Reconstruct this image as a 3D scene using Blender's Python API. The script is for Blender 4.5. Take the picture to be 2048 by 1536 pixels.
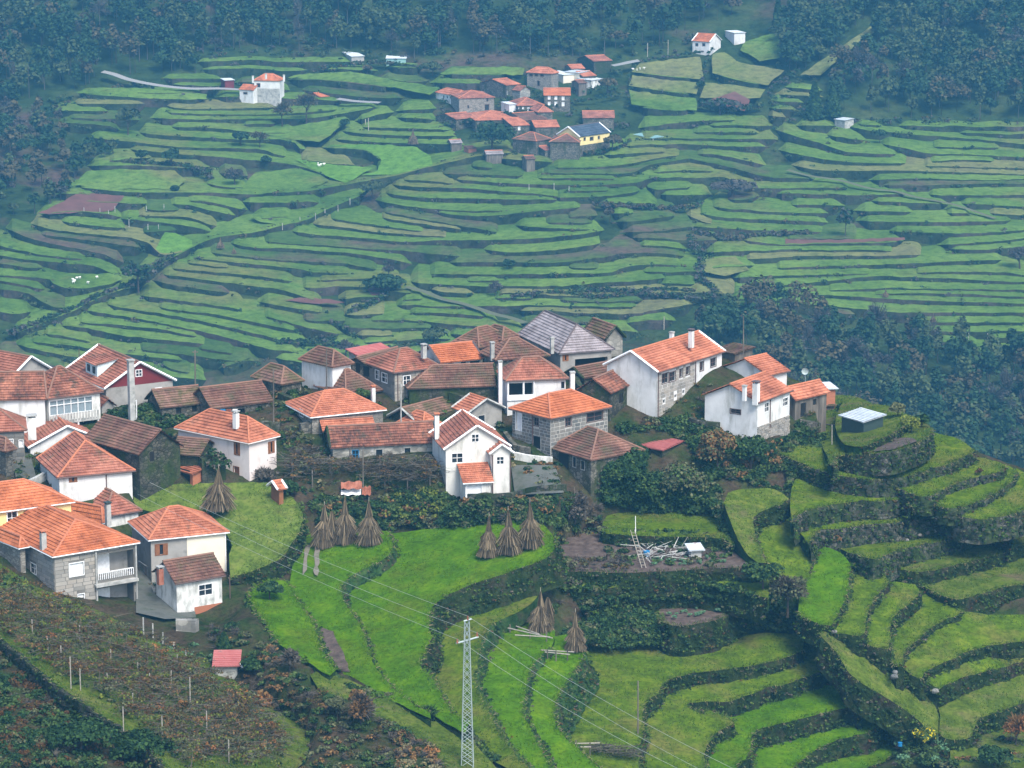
import bpy, math, random
import numpy as np
from mathutils import Vector, Matrix, noise as mnoise
from mathutils.geometry import delaunay_2d_cdt

S = bpy.context.scene
for o in list(bpy.data.objects):
    bpy.data.objects.remove(o)
random.seed(7); RNG = np.random.default_rng(11)
R = math.radians

# ---------------------------------------------------------------- camera
ZC, PITCH, LENS = 76.0, R(12.0), 102.0
cam_d = bpy.data.cameras.new('camera'); cam = bpy.data.objects.new('camera', cam_d)
S.collection.objects.link(cam)
cam.location = (0, 0, ZC); cam.rotation_euler = (R(90) - PITCH, 0, 0)
cam_d.lens = LENS; cam_d.sensor_width = 36.0; cam_d.clip_start = 1.0; cam_d.clip_end = 6000
S.camera = cam

# ---------------------------------------------------------------- sky, sun, exposure
SUN_EL, SUN_AZ = R(52), R(150)          # azimuth clockwise from +Y (north)
w = bpy.data.worlds.new('World'); S.world = w; w.use_nodes = True
wn = w.node_tree.nodes; wl = w.node_tree.links
wn.clear()
wo = wn.new('ShaderNodeOutputWorld'); wb = wn.new('ShaderNodeBackground'); ws = wn.new('ShaderNodeTexSky')
ws.sky_type = 'NISHITA'; ws.sun_disc = False
ws.sun_elevation = SUN_EL; ws.sun_rotation = SUN_AZ
ws.air_density = 1.0; ws.dust_density = 2.0; ws.ozone_density = 1.0
wb.inputs['Strength'].default_value = 0.09
wl.new(ws.outputs[0], wb.inputs[0]); wl.new(wb.outputs[0], wo.inputs[0])
sd = bpy.data.lights.new('sun', 'SUN'); sun = bpy.data.objects.new('sun', sd); S.collection.objects.link(sun)
sd.energy = 1.5; sd.angle = R(24); sd.color = (1.0, 0.96, 0.9)
sv = Vector((math.sin(SUN_AZ) * math.cos(SUN_EL), math.cos(SUN_AZ) * math.cos(SUN_EL), math.sin(SUN_EL)))
sun.rotation_euler = sv.to_track_quat('Z', 'Y').to_euler()
sun.location = (0, 150, 300)
S.view_settings.view_transform = 'Standard'; S.view_settings.look = 'None'
S.view_settings.gamma = 1.0; S.view_settings.use_curve_mapping = False
S.view_settings.exposure = 1.85
HAZE = 0.00021
S.cycles.use_denoising = True
S.cycles.max_bounces = 5; S.cycles.diffuse_bounces = 2; S.cycles.glossy_bounces = 1
S.cycles.transmission_bounces = 1; S.cycles.volume_bounces = 0; S.cycles.transparent_max_bounces = 4

# ---------------------------------------------------------------- where things stand: lines of sight to real points
FPX = LENS / 36.0 * 2048
CP, SP = math.cos(PITCH), math.sin(PITCH)
def ray(x, y):
    a = (x - 1024) / FPX; b = -(y - 768) / FPX
    return np.array([a, CP + b * SP, -SP + b * CP])
def P(x, y, z):                       # the point at height z seen at (x, y)
    d = ray(x, y); t = (z - ZC) / d[2]
    return np.array([d[0] * t, d[1] * t, z])
def PY(x, y, Y):                      # the point at depth Y seen at (x, y)
    d = ray(x, y); t = Y / d[1]
    return np.array([d[0] * t, Y, ZC + d[2] * t])
def proj(p):
    X, Y, Z = p[0], p[1], p[2] - ZC
    f = Y * CP - Z * SP; u = Y * SP + Z * CP
    return 1024 + FPX * X / f, 768 - FPX * u / f

# ---------------------------------------------------------------- helpers for objects
COL = S.collection
def tag(o, label=None, cat=None, group=None, kind=None):
    if label: o['label'] = label
    if cat: o['category'] = cat
    if group: o['group'] = group
    if kind: o['kind'] = kind
    return o
def empty(name, loc, label=None, cat=None, group=None):
    o = bpy.data.objects.new(name, None); COL.objects.link(o); o.location = loc
    o.empty_display_size = 0.5
    return tag(o, label, cat, group)
def mesh_obj(name, verts, faces, mats, parent=None, midx=None, uv=None, smooth=False):
    me = bpy.data.meshes.new(name)
    me.from_pydata([tuple(v) for v in verts], [], [tuple(f) for f in faces])
    if not isinstance(mats, (list, tuple)): mats = [mats]
    for m in mats: me.materials.append(m)
    if midx is not None: me.polygons.foreach_set('material_index', np.asarray(midx, dtype=np.int32))
    if uv is not None:
        l = me.uv_layers.new(name='UVMap')
        l.data.foreach_set('uv', np.asarray(uv, dtype=np.float32).ravel())
    if smooth: me.polygons.foreach_set('use_smooth', np.ones(len(me.polygons), dtype=bool))
    me.update()
    o = bpy.data.objects.new(name, me); COL.objects.link(o)
    if parent is not None:
        o.parent = parent; o.matrix_parent_inverse = Matrix.Translation(-parent_loc(parent))
    return o
def parent_loc(p):
    return Vector(p.location) if p.type == 'EMPTY' else Vector((0, 0, 0))
def np_mesh(name, V, F, mats, parent=None, midx=None):
    """big mesh of equal polygons straight from arrays"""
    me = bpy.data.meshes.new(name)
    k = F.shape[1]
    me.vertices.add(len(V)); me.vertices.foreach_set('co', V.astype(np.float32).ravel())
    me.loops.add(F.size); me.loops.foreach_set('vertex_index', F.astype(np.int32).ravel())
    me.polygons.add(len(F))
    me.polygons.foreach_set('loop_start', np.arange(0, F.size, k, dtype=np.int32))
    me.polygons.foreach_set('loop_total', np.full(len(F), k, dtype=np.int32))
    if not isinstance(mats, (list, tuple)): mats = [mats]
    for m in mats: me.materials.append(m)
    if midx is not None: me.polygons.foreach_set('material_index', midx.astype(np.int32))
    me.update(calc_edges=True)
    o = bpy.data.objects.new(name, me); COL.objects.link(o)
    if parent is not None:
        o.parent = parent; o.matrix_parent_inverse = Matrix.Translation(-parent_loc(parent))
    return o
class MB:
    def __init__(s): s.v = []; s.f = []; s.m = []
    def add(s, vs, fs, m=0):
        n = len(s.v); s.v += [tuple(map(float, v)) for v in vs]; s.f += [tuple(i + n for i in f) for f in fs]; s.m += [m] * len(fs)
    def box(s, c, ax, ay, az, m=0):      # centre and three half-axes
        c = np.array(c, float); ax, ay, az = map(lambda q: np.array(q, float), (ax, ay, az))
        vs = [c + i * ax + j * ay + k * az for k in (-1, 1) for j in (-1, 1) for i in (-1, 1)]
        s.add(vs, [(0, 2, 3, 1), (4, 5, 7, 6), (0, 1, 5, 4), (2, 6, 7, 3), (0, 4, 6, 2), (1, 3, 7, 5)], m)
    def bar(s, a, b, r, n=5, r2=None, m=0, cap=True):
        a = np.array(a, float); b = np.array(b, float); d = b - a; L = np.linalg.norm(d)
        if L < 1e-6: return
        d /= L; h = np.array([0, 0, 1.0]) if abs(d[2]) < .9 else np.array([1.0, 0, 0])
        e = np.cross(d, h); e /= np.linalg.norm(e); f = np.cross(d, e)
        r2 = r if r2 is None else r2; vs = []
        for (p, q) in ((a, r), (b, r2)):
            for i in range(n):
                t = 2 * math.pi * i / n; vs.append(p + q * (math.cos(t) * e + math.sin(t) * f))
        fs = [(i, (i + 1) % n, n + (i + 1) % n, n + i) for i in range(n)]
        if cap: fs += [tuple(range(n))[::-1], tuple(range(n, 2 * n))]
        s.add(vs, fs, m)
    def build(s, name, mats, parent=None, smooth=False):
        return mesh_obj(name, s.v, s.f, mats, parent, s.m, None, smooth)

# ---------------------------------------------------------------- materials
def nmat(name):
    m = bpy.data.materials.new(name); m.use_nodes = True
    nt = m.node_tree; nt.nodes.clear()
    out = nt.nodes.new('ShaderNodeOutputMaterial'); b = nt.nodes.new('ShaderNodeBsdfPrincipled')
    nt.links.new(b.outputs[0], out.inputs[0])
    b.inputs['Specular IOR Level'].default_value = 0.12
    return m, nt, b
def N(nt, t, **k):
    n = nt.nodes.new(t)
    for a, v in k.items(): setattr(n, a, v)
    return n
def ramp(nt, cols, inp, pos=None, interp='LINEAR'):
    r = N(nt, 'ShaderNodeValToRGB'); e = r.color_ramp.elements; r.color_ramp.interpolation = interp
    n = len(cols)
    for i, c in enumerate(cols):
        p = (0.3 + 0.4 * i / max(1, n - 1)) if pos is None else pos[i]
        if i < 2: e[i].position = p; e[i].color = (*c, 1)
        else:
            q = e.new(p); q.color = (*c, 1)
    nt.links.new(inp, r.inputs[0]); return r.outputs[0]
def noise_(nt, scale, detail=5, rough=.6, vec=None, stretch=None):
    if vec is None:
        g = N(nt, 'ShaderNodeNewGeometry'); vec = g.outputs['Position']
    if stretch:
        mp = N(nt, 'ShaderNodeVectorMath', operation='MULTIPLY'); mp.inputs[1].default_value = stretch
        nt.links.new(vec, mp.inputs[0]); vec = mp.outputs[0]
    n = N(nt, 'ShaderNodeTexNoise'); n.inputs['Scale'].default_value = scale
    n.inputs['Detail'].default_value = detail; n.inputs['Roughness'].default_value = rough
    nt.links.new(vec, n.inputs['Vector']); return n.outputs[0]
def mix(nt, a, b, f, mode='MIX'):
    x = N(nt, 'ShaderNodeMix', data_type='RGBA', blend_type=mode)
    for s, v in ((x.inputs[0], f), (x.inputs[6], a), (x.inputs[7], b)):
        if isinstance(v, tuple): s.default_value = (*v, 1)
        elif isinstance(v, (int, float)): s.default_value = v
        else: nt.links.new(v, s)
    return x.outputs[2]
def bump(nt, b, h, strength=.5, dist=.05):
    n = N(nt, 'ShaderNodeBump'); n.inputs['Strength'].default_value = strength; n.inputs['Distance'].default_value = dist
    nt.links.new(h, n.inputs['Height']); nt.links.new(n.outputs[0], b.inputs['Normal'])
def mat_noise(name, cols, scale, rough=.9, cols2=None, scale2=None, thr=(.45, .6), bmp=0, bscale=None, bd=.05, detail=6, stretch=None, island=None, objrand=None, fine=None, streak=None):
    m, nt, b = nmat(name)
    c = ramp(nt, cols, noise_(nt, scale, detail, .62, stretch=stretch))
    if cols2:
        f = ramp(nt, [(0, 0, 0), (1, 1, 1)], noise_(nt, scale2, 6, .65, stretch=streak), pos=list(thr))
        c2 = ramp(nt, cols2, noise_(nt, scale * 1.7, detail)) if len(cols2) > 1 else cols2[0]
        c = mix(nt, c, c2, f)
    if island:
        g = N(nt, 'ShaderNodeNewGeometry')
        c = mix(nt, c, ramp(nt, island, g.outputs['Random Per Island'], pos=[i / (len(island) - 1) for i in range(len(island))]), .75)
    if objrand:
        oi = N(nt, 'ShaderNodeObjectInfo')
        c = mix(nt, c, ramp(nt, objrand, oi.outputs['Random'], pos=[i / (len(objrand) - 1) for i in range(len(objrand))]), .7)
    if fine:
        b.inputs['Specular IOR Level'].default_value = 0.0
        c = mix(nt, c, ramp(nt, [(.55, .55, .5), (1.0, 1.0, 1.0), (1.35, 1.3, 1.2)], noise_(nt, fine, 8, .75), pos=[.34, .5, .66]), 1.0, 'MULTIPLY')
    nt.links.new(c, b.inputs['Base Color']); b.inputs['Roughness'].default_value = rough
    if bmp: bump(nt, b, noise_(nt, bscale or scale * 4, 6, .7), bmp, bd)
    return m
def mat_leaf(name, cols, rough=.8, trans=0.0, patch=None, pscale=.15):
    m, nt, b = nmat(name)
    g = N(nt, 'ShaderNodeNewGeometry')
    c = ramp(nt, cols, g.outputs['Random Per Island'], pos=[i / (len(cols) - 1) for i in range(len(cols))])
    if patch:
        f = ramp(nt, [(0, 0, 0), (1, 1, 1)], noise_(nt, pscale, 4, .6), pos=[.42, .62])
        c = mix(nt, c, patch, f)
    nt.links.new(c, b.inputs['Base Color']); b.inputs['Roughness'].default_value = rough
    b.inputs['Specular IOR Level'].default_value = 0.04
    return m
def mat_plain(name, col, rough=.7, spec=.25, metal=0):
    m, nt, b = nmat(name)
    n = noise_(nt, 3.0, 5)
    c = ramp(nt, [tuple(x * .82 for x in col), tuple(min(1, x * 1.12) for x in col)], n)
    nt.links.new(c, b.inputs['Base Color']); b.inputs['Roughness'].default_value = rough
    b.inputs['Specular IOR Level'].default_value = spec; b.inputs['Metallic'].default_value = metal
    return m
def mat_roof(name, tiles, moss=None, mthr=(.5, .65), mscale=.5, ribs=.3, cw=.25, ch=.4):
    m, nt, b = nmat(name)
    uv = N(nt, 'ShaderNodeUVMap')
    sc = N(nt, 'ShaderNodeVectorMath', operation='MULTIPLY'); sc.inputs[1].default_value = (1 / cw, 1 / ch, 1)
    nt.links.new(uv.outputs[0], sc.inputs[0])
    fl = N(nt, 'ShaderNodeVectorMath', operation='FLOOR'); nt.links.new(sc.outputs[0], fl.inputs[0])
    wn_ = N(nt, 'ShaderNodeTexWhiteNoise', noise_dimensions='2D'); nt.links.new(fl.outputs[0], wn_.inputs['Vector'])
    c = ramp(nt, tiles, wn_.outputs['Value'], pos=[i / (len(tiles) - 1) for i in range(len(tiles))])
    big = noise_(nt, .35, 5, .6)
    c = mix(nt, c, ramp(nt, [tuple(x * .62 for x in tiles[0]), tiles[len(tiles) // 2], tuple(min(1, x * 1.18) for x in tiles[-1])], big, pos=[.34, .5, .66]), .55)
    c = mix(nt, c, ramp(nt, [(.55, .52, .5), (1.0, 1.0, 1.0), (1.15, 1.12, 1.1)], noise_(nt, 1.1, 7, .7), pos=[.32, .5, .68]), .8, 'MULTIPLY')
    if moss:
        f = ramp(nt, [(0, 0, 0), (1, 1, 1)], noise_(nt, mscale, 8, .7), pos=list(mthr))
        c = mix(nt, c, ramp(nt, moss, noise_(nt, 2.3, 5)), f)
    nt.links.new(c, b.inputs['Base Color']); b.inputs['Roughness'].default_value = .85
    wv = N(nt, 'ShaderNodeTexWave', wave_type='BANDS', bands_direction='X', wave_profile='SIN')
    wv.inputs['Scale'].default_value = 2 * math.pi / cw / 20 * 1.0
    wv.inputs['Distortion'].default_value = 0
    nt.links.new(uv.outputs[0], wv.inputs['Vector'])
    bump(nt, b, wv.outputs['Fac'], ribs, .06)
    return m
def mat_masonry(name, stone, mortar, scale=2.2, moss=None, mthr=(.5, .62), zs=1.6):
    m, nt, b = nmat(name)
    g = N(nt, 'ShaderNodeNewGeometry')
    mp = N(nt, 'ShaderNodeVectorMath', operation='MULTIPLY'); mp.inputs[1].default_value = (1, 1, zs); nt.links.new(g.outputs['Position'], mp.inputs[0])
    v = N(nt, 'ShaderNodeTexVoronoi', feature='F1'); v.inputs['Scale'].default_value = scale
    v2 = N(nt, 'ShaderNodeTexVoronoi', feature='DISTANCE_TO_EDGE'); v2.inputs['Scale'].default_value = scale
    for q in (v, v2): nt.links.new(mp.outputs[0], q.inputs['Vector'])
    bw = N(nt, 'ShaderNodeSeparateColor'); nt.links.new(v.outputs['Color'], bw.inputs[0])
    c = ramp(nt, stone, bw.outputs[0], pos=[i / (len(stone) - 1) for i in range(len(stone))])
    f = ramp(nt, [(1, 1, 1), (0, 0, 0)], v2.outputs['Distance'], pos=[.02, .09])
    c = mix(nt, c, mortar, f)
    c = mix(nt, c, ramp(nt, [(.55, .55, .52), (1.15, 1.13, 1.08)], noise_(nt, .6, 6, .65)), .8, 'MULTIPLY')
    if moss:
        c = mix(nt, c, ramp(nt, moss, noise_(nt, 3, 4)), ramp(nt, [(0, 0, 0), (1, 1, 1)], noise_(nt, .45, 7, .7, stretch=(1, 1, .45)), pos=list(mthr)))
    nt.links.new(c, b.inputs['Base Color']); b.inputs['Roughness'].default_value = .92
    bump(nt, b, v2.outputs['Distance'], .6, .06)
    return m
M = {}
# grass and earth
M['grass_bright'] = mat_noise('sown_grass', [(.030, .074, .002), (.052, .122, .002), (.088, .158, .003)], .35, cols2=[(.048, .086, .005), (.095, .125, .008)], scale2=.13, thr=(.52, .72), bmp=.8, bscale=6, bd=.08, fine=2.2)
M['grass_mid'] = mat_noise('meadow_grass', [(.032, .060, .005), (.064, .108, .006), (.108, .145, .012)], .5, cols2=[(.070, .082, .014), (.13, .125, .032)], scale2=.17, thr=(.48, .68), bmp=.8, bscale=6, bd=.08, fine=2.2)
M['grass_olive'] = mat_noise('worn_grass', [(.036, .060, .009), (.066, .098, .012), (.115, .13, .028)], .5, cols2=[(.075, .06, .03), (.12, .10, .055)], scale2=.2, thr=(.52, .7), bmp=.8, bscale=6, bd=.08, fine=2.2)
M['lawn'] = mat_noise('mossy_lawn', [(.055, .085, .016), (.085, .125, .02), (.125, .15, .035)], .6, cols2=[(.06, .07, .02)], scale2=.4, thr=(.55, .72), bmp=.5, bscale=5, bd=.05, fine=2.2)
M['soil'] = mat_noise('tilled_soil', [(.045, .032, .026), (.085, .062, .05), (.13, .10, .082)], 1.2, bmp=.9, bscale=3, bd=.1)
M['red_soil'] = mat_noise('red_soil', [(.085, .04, .032), (.13, .062, .05)], .3, bmp=.5, bscale=2, bd=.1)
M['path'] = mat_noise('worn_track', [(.11, .095, .07), (.18, .16, .125), (.09, .10, .05)], .8, bmp=.5, bscale=4)
M['concrete_ground'] = mat_noise('damp_concrete', [(.06, .066, .055), (.095, .10, .088), (.045, .06, .036)], .5, bmp=.2)
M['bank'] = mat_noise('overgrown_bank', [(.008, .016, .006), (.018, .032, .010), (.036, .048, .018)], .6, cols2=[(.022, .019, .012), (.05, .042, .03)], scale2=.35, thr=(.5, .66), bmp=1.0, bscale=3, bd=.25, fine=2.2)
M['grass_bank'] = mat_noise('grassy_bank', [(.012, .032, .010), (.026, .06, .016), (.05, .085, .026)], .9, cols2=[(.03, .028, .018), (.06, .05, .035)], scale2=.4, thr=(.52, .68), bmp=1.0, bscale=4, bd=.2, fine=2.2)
M['ground'] = mat_noise('rough_ground', [(.014, .026, .008), (.028, .045, .012), (.05, .055, .022)], .35, cols2=[(.036, .028, .017), (.07, .052, .034)], scale2=.25, thr=(.42, .60), bmp=1.0, bscale=2.5, bd=.2, fine=2.2)
M['stonewall'] = mat_masonry('dry_stone', [(.035, .035, .030), (.075, .072, .062), (.13, .125, .11)], (.012, .014, .009), 1.6, moss=[(.014, .026, .008), (.035, .055, .014)], mthr=(.40, .56))
M['wall_stone'] = mat_noise('mossy_wall_stone', [(.022, .024, .018), (.045, .046, .036), (.085, .082, .07)], 1.3, cols2=[(.012, .022, .007)], scale2=.9, thr=(.40, .55), bmp=.5)
M['far_grass'] = mat_noise('far_meadow', [(.044, .090, .019), (.074, .134, .026), (.106, .166, .036)], .035, cols2=[(.085, .105, .028), (.12, .125, .045)], scale2=.022, thr=(.52, .66), bmp=.4, bscale=.6, bd=.3, fine=.45)
M['far_grass_dull'] = mat_noise('far_dull_grass', [(.03, .065, .018), (.05, .09, .022), (.075, .105, .035)], .04, cols2=[(.08, .06, .045)], scale2=.03, thr=(.5, .64), bmp=.4, bscale=.6, bd=.3, fine=.45)
M['far_grass_bright'] = mat_noise('far_pasture', [(.065, .145, .022), (.09, .18, .03)], .05, bmp=.3, bscale=.6, bd=.3, fine=.45)
M['far_grass_dry'] = mat_noise('far_dry_grass', [(.085, .115, .03), (.125, .135, .05), (.10, .10, .05)], .05, bmp=.3, bscale=.6, bd=.3, fine=.45)
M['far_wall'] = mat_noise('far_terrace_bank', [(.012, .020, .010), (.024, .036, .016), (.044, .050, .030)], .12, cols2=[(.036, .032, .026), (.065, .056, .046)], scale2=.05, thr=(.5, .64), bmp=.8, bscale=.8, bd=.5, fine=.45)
M['far_ground'] = mat_noise('far_scrub', [(.014, .026, .010), (.026, .046, .015), (.05, .066, .024)], .06, cols2=[(.065, .045, .034), (.08, .055, .045)], scale2=.02, thr=(.54, .66), bmp=.8, bscale=.5, bd=.6, fine=.45)
# walls
M['white'] = mat_noise('white_render', [(.50, .50, .48), (.60, .60, .58), (.67, .67, .65)], .5, cols2=[(.30, .30, .26)], scale2=.9, thr=(.52, .76), rough=.85, streak=(1, 1, .3))
M['white_old'] = mat_noise('stained_white', [(.42, .42, .39), (.62, .62, .58), (.72, .72, .68)], .5, cols2=[(.22, .225, .19), (.13, .135, .11)], scale2=.8, thr=(.48, .66), rough=.9, streak=(1, 1, .4))
M['cream'] = mat_noise('cream_render', [(.60, .55, .43), (.72, .66, .53)], .5, rough=.85)
M['yellow'] = mat_noise('yellow_render', [(.62, .50, .21), (.72, .60, .28)], .5, rough=.85)
M['pink'] = mat_noise('pale_pink_render', [(.60, .53, .49), (.70, .63, .59)], .4, cols2=[(.36, .32, .28)], scale2=.8, thr=(.52, .76), rough=.85, streak=(1, 1, .3))
M['ivory'] = mat_noise('ivory_render', [(.55, .54, .49), (.66, .65, .60)], .4, cols2=[(.30, .30, .26)], scale2=.8, thr=(.52, .74), rough=.85, streak=(1, 1, .3))
M['grey_render'] = mat_noise('grey_render', [(.20, .19, .17), (.29, .28, .255), (.35, .335, .30)], .4, cols2=[(.13, .13, .115)], scale2=.5, thr=(.55, .72), rough=.92)
M['red_paint'] = mat_noise('dark_red_paint', [(.11, .016, .018), (.16, .026, .026)], .5, rough=.7)
M['granite'] = mat_masonry('granite_wall', [(.18, .17, .15), (.24, .23, .20), (.31, .29, .26)], (.13, .12, .105), 1.7, zs=2.0)
M['mortar'] = mat_noise('mortar', [(.30, .29, .26), (.42, .41, .37)], 1.0, rough=.95)
M['mortar_dark'] = mat_noise('dark_joint', [(.12, .115, .10), (.18, .17, .15)], 1.0, rough=.95)
M['block'] = mat_noise('granite_block', [(.22, .205, .18), (.30, .28, .245)], 2.5, objrand=[(.19, .185, .165), (.27, .255, .225), (.36, .335, .29), (.30, .265, .215)], bmp=.4, bscale=8, bd=.02)
M['block_grey'] = mat_noise('grey_stone', [(.11, .115, .105), (.17, .17, .155)], 2.5, objrand=[(.085, .09, .085), (.14, .14, .13), (.205, .20, .18), (.165, .15, .13)], bmp=.5, bscale=8, bd=.03)
M['old_stone'] = mat_masonry('old_stone', [(.07, .068, .058), (.13, .125, .105), (.20, .19, .16)], (.045, .044, .036), 2.0, moss=[(.018, .028, .010), (.045, .055, .018)], mthr=(.50, .64))
M['dark_stone'] = mat_masonry('mossy_stone', [(.035, .036, .030), (.065, .064, .052), (.105, .10, .082)], (.018, .02, .012), 1.8, moss=[(.014, .026, .008), (.04, .06, .014)], mthr=(.42, .58))
M['rubble_light'] = mat_masonry('plastered_rubble', [(.16, .16, .145), (.27, .265, .24), (.38, .37, .33)], (.22, .215, .19), 1.3, moss=[(.05, .055, .035)], mthr=(.56, .68))
M['brick'] = mat_noise('orange_brick', [(.28, .105, .055), (.40, .16, .085)], 2.5, bmp=.3, stretch=(1, 1, 5))
M['wood'] = mat_noise('weathered_wood', [(.055, .047, .038), (.12, .105, .085), (.19, .17, .14)], 2, stretch=(1, 1, .15), bmp=.4)
M['wood_pale'] = mat_noise('bare_pole_wood', [(.22, .20, .16), (.36, .33, .28)], 3, bmp=.3)
M['wood_warm'] = mat_noise('brown_shutter', [(.17, .07, .03), (.25, .11, .05)], 3, bmp=.2)
M['concrete'] = mat_noise('weathered_concrete', [(.21, .21, .195), (.33, .33, .305), (.43, .43, .40)], 1.2, cols2=[(.13, .14, .115)], scale2=.8, thr=(.55, .7), bmp=.2)
M['white_paint'] = mat_plain('white_paint', (.74, .75, .74), .6)
M['dark_green'] = mat_plain('dark_green_sheet', (.03, .05, .045), .6)
M['glass'] = mat_plain('dark_window', (.018, .024, .03), .25, .5)
M['curtain'] = mat_plain('veranda_glass', (.20, .25, .27), .25, .5)
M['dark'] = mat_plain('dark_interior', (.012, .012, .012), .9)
M['blue_paint'] = mat_plain('blue_paint', (.015, .16, .34), .6)
M['metal'] = mat_plain('galvanised_steel', (.30, .36, .35), .6, .3, .2)
M['sheet_metal'] = mat_noise('pale_sheet_metal', [(.42, .46, .48), (.62, .66, .68)], 1.2, cols2=[(.30, .12, .09)], scale2=.6, thr=(.6, .68), rough=.5)
M['green_sheet'] = mat_plain('green_sheet', (.22, .38, .36), .6)
M['rust_sheet'] = mat_noise('rusty_sheet', [(.15, .05, .03), (.27, .10, .06), (.34, .15, .10)], 1.0, rough=.8)
M['red_sheet'] = mat_noise('faded_red_sheet', [(.36, .11, .10), (.46, .17, .15)], .8, cols2=[(.26, .15, .13)], scale2=.8, thr=(.58, .72), rough=.7)
M['rust'] = mat_plain('dark_gutter', (.11, .07, .06), .6)
M['slate_ridge'] = mat_plain('grey_ridge', (.10, .08, .08), .8)
# roofs
MOSS = [(.05, .055, .022), (.095, .075, .045), (.06, .05, .035)]
M['tile_new'] = mat_roof('new_orange_tiles', [(.30, .088, .036), (.41, .13, .052), (.47, .165, .075)], MOSS, (.66, .82), .4)
M['tile_orange'] = mat_roof('orange_tiles', [(.27, .088, .048), (.39, .14, .075), (.47, .19, .11)], MOSS, (.58, .78), .45)
M['tile_red'] = mat_roof('terracotta_tiles', [(.19, .07, .045), (.29, .11, .07), (.37, .16, .105)], MOSS, (.53, .73), .5)
M['tile_brown'] = mat_roof('weathered_tiles', [(.085, .043, .033), (.15, .073, .052), (.23, .12, .082)], MOSS, (.46, .66), .55)
M['tile_mossy'] = mat_roof('mossy_tiles', [(.095, .055, .043), (.17, .095, .07), (.25, .145, .105)], [(.05, .05, .022), (.10, .085, .035), (.07, .06, .04)], (.42, .60), .6)
M['tile_blotchy'] = mat_roof('blotchy_tiles', [(.07, .04, .032), (.19, .075, .048), (.33, .14, .085)], [(.05, .042, .03), (.08, .065, .045)], (.52, .66), .9)
M['tile_grey'] = mat_roof('grey_tiles', [(.19, .165, .165), (.25, .22, .22), (.30, .27, .27)], [(.16, .09, .08), (.14, .12, .10)], (.55, .72), .5)
M['slate'] = mat_roof('blue_slate', [(.035, .05, .075), (.05, .07, .095), (.065, .085, .11)])
M['ridge_orange'] = mat_plain('ridge_tile', (.42, .15, .075), .8)
M['ridge_brown'] = mat_plain('old_ridge_tile', (.20, .11, .075), .85)
# foliage
M['leaf_dark'] = mat_leaf('evergreen_leaves', [(.008, .022, .010), (.018, .042, .014), (.038, .075, .022)])
M['leaf_mid'] = mat_leaf('shrub_leaves', [(.018, .036, .012), (.038, .068, .018), (.072, .11, .03)])
M['leaf_olive'] = mat_leaf('olive_leaves', [(.04, .048, .022), (.075, .085, .038), (.12, .125, .06)])
M['leaf_bright'] = mat_leaf('yellow_green_leaves', [(.05, .075, .014), (.10, .13, .02), (.17, .18, .035)])
M['leaf_autumn'] = mat_leaf('autumn_leaves', [(.07, .04, .018), (.13, .075, .03), (.20, .12, .045)])
M['leaf_orange'] = mat_leaf('orange_leaves', [(.15, .06, .02), (.22, .095, .03), (.28, .14, .05)])
M['leaf_vine'] = mat_leaf('dry_vine_leaves', [(.042, .030, .013), (.075, .048, .018), (.12, .072, .024), (.05, .058, .016), (.085, .08, .02)])
M['twig'] = mat_leaf('bare_twigs', [(.040, .036, .028), (.075, .066, .052), (.12, .105, .085)])
M['bracken'] = mat_leaf('dead_bracken', [(.055, .03, .012), (.095, .048, .018), (.055, .05, .016)])
M['grass_blade'] = mat_leaf('grass_blades', [(.040, .10, .003), (.060, .13, .003), (.095, .16, .006)])
M['grass_blade_dull'] = mat_leaf('dull_grass_blades', [(.03, .075, .008), (.052, .10, .012), (.095, .12, .028)])
M['grass_dry'] = mat_leaf('dry_grass_blades', [(.10, .09, .04), (.16, .14, .07), (.22, .19, .10)])
M['yellow_flower'] = mat_leaf('yellow_blossom', [(.34, .28, .01), (.48, .40, .02)])
M['white_flower'] = mat_leaf('white_blossom', [(.6, .6, .55), (.75, .75, .7)])
M['cabbage'] = mat_leaf('cabbage_leaves', [(.04, .10, .045), (.08, .16, .08), (.13, .22, .12)])
M['wood_bark'] = mat_noise('bark', [(.035, .028, .022), (.075, .062, .05)], 2, bmp=.5)
M['straw'] = mat_leaf('maize_stalks', [(.055, .043, .028), (.10, .078, .05), (.155, .12, .075), (.26, .205, .125)])
M['straw_core'] = mat_noise('stook_core', [(.05, .042, .032), (.10, .085, .062)], 2, bmp=.5, stretch=(1, 1, .2))
M['far_dark'] = mat_leaf('far_evergreen', [(.014, .032, .016), (.022, .048, .020), (.034, .066, .026)])
M['far_olive'] = mat_leaf('far_olive_wood', [(.030, .046, .020), (.046, .066, .026), (.066, .088, .036)])
M['far_brown'] = mat_leaf('far_autumn_wood', [(.045, .042, .022), (.065, .058, .030), (.09, .075, .038)])
M['far_bare'] = mat_leaf('far_bare_wood', [(.042, .042, .036), (.06, .058, .050), (.08, .076, .066)])

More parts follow.
